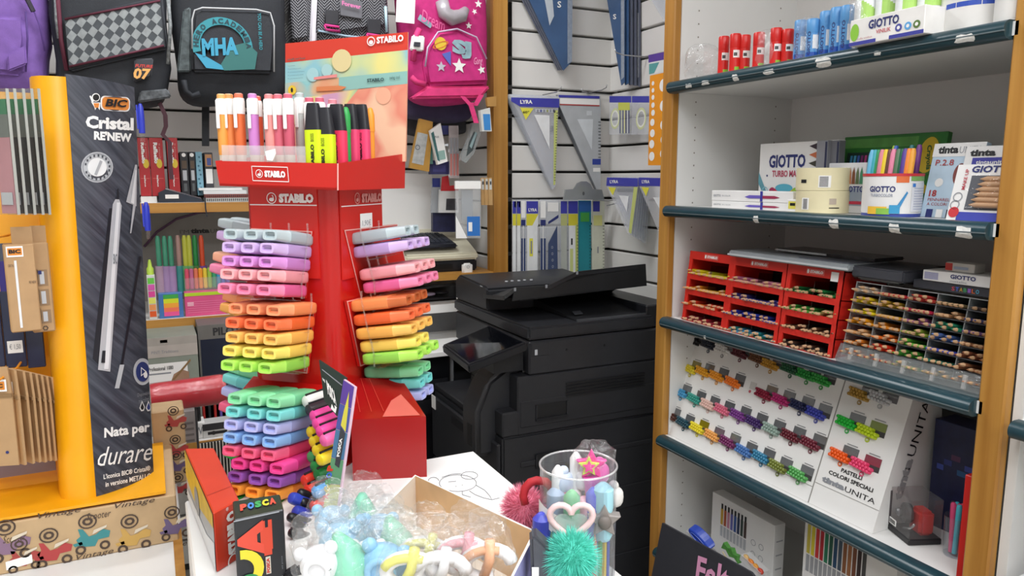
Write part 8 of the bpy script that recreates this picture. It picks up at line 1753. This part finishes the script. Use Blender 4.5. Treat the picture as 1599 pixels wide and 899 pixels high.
# ---------------------------------------------------------------- pastel pen shelf
ylow = 2.50
def shpen(px, yt, yb, c1, c2, lbl, v=2.56, r=.0075, split=.52):
    A = onY(px, yb, v); h_ = onY(px, yt, v).z-A.z; t = thing('pastel_pen', lbl, 'pen', (A.x, v, A.z), group='pastel pens on the shelf'); MB().lathe([(r*.9, 0), (r*1.7, .004), (r*1.7, h_*(1-split))], n=12).build('cap', mat(c2, .4), t, smooth=SM); MB().lathe([(r, h_*(1-split)), (r, h_*.93), (r*.6, h_)], n=12).build('barrel', mat(c1, .4), t, smooth=SM)
for i, x in enumerate((252, 262, 271)): shpen(x, 368, 458, '#4aa080', ('#c8aac0', '#b89ac8', '#b89ac8')[i], f'sea green pen with {("rose", "lilac", "lilac")[i]} cap, {("nearest the display", "middle", "third")[i]} on the pen shelf')
for i, (x, c1, c2, nm_) in enumerate(((283, '#b8948c', '#4aa8a0', 'brownish pink pen with teal cap'), (293, '#c8cc4a', '#7ac07a', 'lime yellow pen on the shelf, first of two'), (300, '#c8cc4a', '#7ac07a', 'lime yellow pen on the shelf, second of two'), (309, '#1f8a44', '#5a8a4a', 'green pen beside the lime ones'), (319, '#d8502a', '#8a5ab0', 'orange red pen at the end of the row'))): shpen(x, 367, 458, c1, c2, nm_, 2.57)
rb7 = ['#d8506a', '#c06a90', '#e07a5a', '#f0a030', '#e8d040', '#9ac850', '#3aa070', '#3a9ac0', '#4a6ac0', '#6a4ab0']
zbase = zB+.002
p0 = onY(290, 452, 2.53); t = thing('marker_set', 'rainbow marker set standing behind the pink box', 'marker set', (p0.x, 2.53, p0.z)); ww = onY(360, 452, 2.53).x-p0.x; hh = onY(290, 420, 2.53).z-p0.z
for i, c_ in enumerate(rb7): MB().box(ww*i/10, ww*(i+.9)/10, 0, .02, 0, hh).build('marker', mat(c_, .4), t, bevel=.003)
MB().box(-.002, ww, -.002, .024, 0, hh*.55).build('clear_sleeve', clear('#ffffff', .08, .1, 0, 40, .15), t); MB().box(0, ww, 0, .02, zB-p0.z, -.0005).build('riser', mat('#8f8b86', .6), t)
a, b = onY(290, 495, 2.475), onY(365, 488, 2.475); t, f, *_ = carton('marker_case', 'flat pink marker case with lime green lid edge', 'case', Matrix.Translation(V((a.x, 2.475, zB+.0006))), b.x-a.x, .05, onY(290, 458, 2.475).z-zB, mat('#e0588c', .35, 0, .05)); f.rect(t, 0, .86, 1, 1, flat('#b8d82a')); f.rect(t, .05, .45, .18, .62, flat('#f4b8c8')); [f.rect(t, .05, .15+.09*q, .98, .17+.09*q, flat('#f28ab0'), .0007) for q in range(6)]
a, b = onY(249, 492, 2.475), onY(287, 492, 2.475); t, f, *_ = carton('highlighter_pack', 'blue square pack of rainbow highlighters', 'pack', Matrix.Translation(V((a.x, 2.475, zB+.0006))), b.x-a.x, .03, onY(250, 459, 2.475).z-zB, mat('#4a7ab8', .35, 0, .05))
for i, (q0, q1) in enumerate(((.78, .95), (.60, .78), (.42, .60), (.25, .42), (.08, .25))): f.rect(t, .2, q0, .82, q1, flat(('#3fa84a', '#d8e02a', '#f8a83a', '#f87a5a', '#f05a9a')[i]), .001)
a, b = onY(233, 494, 2.47), onY(246, 494, 2.47); t, f, *_ = carton('sticky_notes', 'narrow pack of neon sticky notes at the end of the pen shelf', 'pack', Matrix.Translation(V((a.x, 2.47, zB+.0006))), b.x-a.x, .03, onY(234, 430, 2.47).z-zB, mat('#d8dad6', .4))
for i in range(6): f.rect(t, .1, .06+.15*i, .9, .19+.15*i, flat(('#e8602a', '#f09a5a', '#e8e86a', '#e04a9a', '#d85ab0', '#6ac84a')[i]))
p = onY(235, 432, 2.49); t = thing('glue_pen', 'small bottle with grey nozzle and lime body above the sticky notes', 'bottle', (p.x, 2.49, onY(234, 430, 2.47).z+.001)); MB().lathe([(.010, 0), (.010, .018), (.006, .024), (.005, .036), (.003, .045)], n=14).build('bottle_body', mat('#b8d850', .4), t, smooth=SM)
# ---------------------------------------------------------------- below: craft boxes
MB3 = None
a, b = onY(232, 605, 2.30), onY(312, 600, 2.30); t, f, *_ = carton('craft_kit_box', 'grey green craft kit box with a drawing hand printed on it', 'box', Matrix.Translation(V((a.x, 2.30, zC+.0))), b.x-a.x, .2, onY(240, 528, 2.30).z-zC, mat('#8a9286', .5, 0, .05)); f.rect(t, 0, .92, 1, 1, mat('#a8a29a', .5)); f.rect(t, 0, .80, 1, .92, mat('#b8b0a8', .5)); f.rect(t, .0, .54, .78, .74, PWHITE); f.text(t, 'Professional 1080', .02, .67, .5, .71, BLACKP, .02); f.rect(t, .02, .63, .45, .645, GREYP, .0008); f.rect(t, .28, .945, .42, .975, flat('#3a2f2c')); f.text(t, 'PINT Traditions', .1, .84, .62, .87, GREYP, 0)
MB().poly([f.p(.4, .50, .001), f.p(.65, .48, .001), f.p(.80, .54, .001), f.p(.80, .63, .001), f.p(.66, .66, .001), f.p(.5, .62, .001)]).build('hand_print', mat('#a88268', .6, 0, .08), t); MB().poly([f.p(.45, .56, .0014), f.p(.84, .76, .0014), f.p(.85, .74, .0014), f.p(.47, .54, .0014)]).build('brush_print', flat('#8a6a44'), t)
a, b = onY(314, 605, 2.34), onY(380, 600, 2.34); t, f, *_ = carton('pen_display_case', 'dark navy pen case with brand on its header behind the tower', 'case', Matrix.Translation(V((a.x, 2.34, zC+.0))), b.x-a.x, .2, onY(316, 508, 2.34).z-zC, mat('#6a6864', .5, 0, .05)); f.rect(t, .05, .20, 1, .86, mat('#1c2438', .3, 0, .08)); f.text(t, 'PILOT', .35, .89, 1.0, .97, mat('#2a2a2c', .5), .04)
f.rect(t, .0, .86, 1, 1, mat('#6e6c68', .5), .0004)
# red wrapped roll
A, B_ = onY(236, 622, 1.95), onY(352, 606, 1.95); t = thing('fabric_roll', 'red felt roll wrapped in clear film with twisted end', 'roll', loc=A); ax = (B_-A); r0 = .036
MB().lathe([(r0*.96, 0), (r0, .01), (r0*1.0, ax.length*.6), (r0*1.02, ax.length-.01), (r0*.9, ax.length)], V((0, 0, 0)), ax, 20).build('roll', mat('#c01f30', .45, 0, .08, 20, .3, 40), t, smooth=SM); MB().lathe([(r0*1.03, -.005), (r0*1.04, ax.length*.5), (r0*1.05, ax.length), (r0*.7, ax.length+.018), (r0*.85, ax.length+.03)], V((0, 0, 0)), ax, 18, False).build('film', clear('#ffffff', .04, .12, .6, 30, .01), t)
t = thing('rest_bracket', 'dark stand carrying the red wrapped roll', 'stand', (onY(290, 640, 1.95).x, 1.95, 0)); MB().box(-.09, -.085, -.005, .005, 0, A.z-r0+.004).build('upright', mat('#3a3a3e', .4), t); MB().box(.02, .025, -.005, .005, 0, A.z-r0+.010).build('upright', mat('#3a3a3e', .4), t)
a = onY(284, 684, 2.225); t, f, *_ = carton('pen_box', 'small white display box with black pens and OW lettering', 'box', Matrix.Translation(V((a.x, 2.225, zC+.0006))), .062, .06, onY(284, 664, 2.225).z-zC, PWHITE); f.text(t, 'NOW', .1, .25, .9, .75, GREYP, .01)
for q in range(3): MB().lathe([(.006, .0), (.006, .075)], V((.012+.018*q, .02, f.h)), Z3, 8).build('black_pen', mat('#1a1a1e', .4), t)
a = onY(317, 680, 2.22); t, f, *_ = carton('marker_box', 'black and white marker box lying on the lowest wall shelf', 'box', Matrix.Translation(V((a.x, 2.22, zC+.0006))), .13, .05, onY(317, 662, 2.22).z-zC, mat('#c8c8c6', .4)); f.rect(t, 0, .5, 1, .95, flat('#2a2a2e')); f.rect(t, .1, .2, .5, .4, BLACKP, .001); f.disc(t, .22, .3, .006, BLACKP, .0012)
p = onY(330, 662, 2.32); t = thing('pen_blister', 'upright clear pack with red pens on the lowest wall shelf', 'pack', (p.x, 2.34, zC+.001)); hh = onY(330, 618, 2.32).z-zC; MB().box(-.03, .06, 0, .02, 0, hh).build('backing_card', mat('#d0d0ce', .4), t)
for q, c_ in enumerate(('#b8302c', '#2a2a2e', '#b8302c', '#6a5ab0', '#c8b03a')): MB().lathe([(.004, .004), (.004, hh-.01)], V((-.018+.016*q, -.005, 0)), Z3, 8).build('pen', mat(c_, .4), t)
a = onY(243, 690, 2.2); t, f, *_ = carton('print_box', 'grey printed box behind the yellow display foot', 'box', Matrix.Translation(V((a.x, 2.2, zC-.12))), .11, .1, onY(243, 648, 2.2).z-zC+.12, mat('#8f8684', .5, 0, .08)); [f.rect(t, .1, .5+.08*q, .9, .53+.08*q, flat('#6a6260')) for q in range(5)]
t = thing('striped_rack', 'black and white striped wire rack behind the red highlighter box', 'rack', loc=onY(318, 790, 1.50)); so3 = onY(318, 790, 1.50); w3 = onY(372, 790, 1.5).x-so3.x; h3 = onY(330, 690, 1.5).z-so3.z
MB().box(0, w3, 0, .004, -so3.z, h3).build('backing', mat('#17181b', .5), t)
for q in range(11): MB().box(w3*q/11, w3*q/11+.0022, -.003, 0, 0, h3).build('stripe', mat('#d8d4ca', .4), t)
t['label'] = 'black and white striped wire rack behind the red highlighter box'
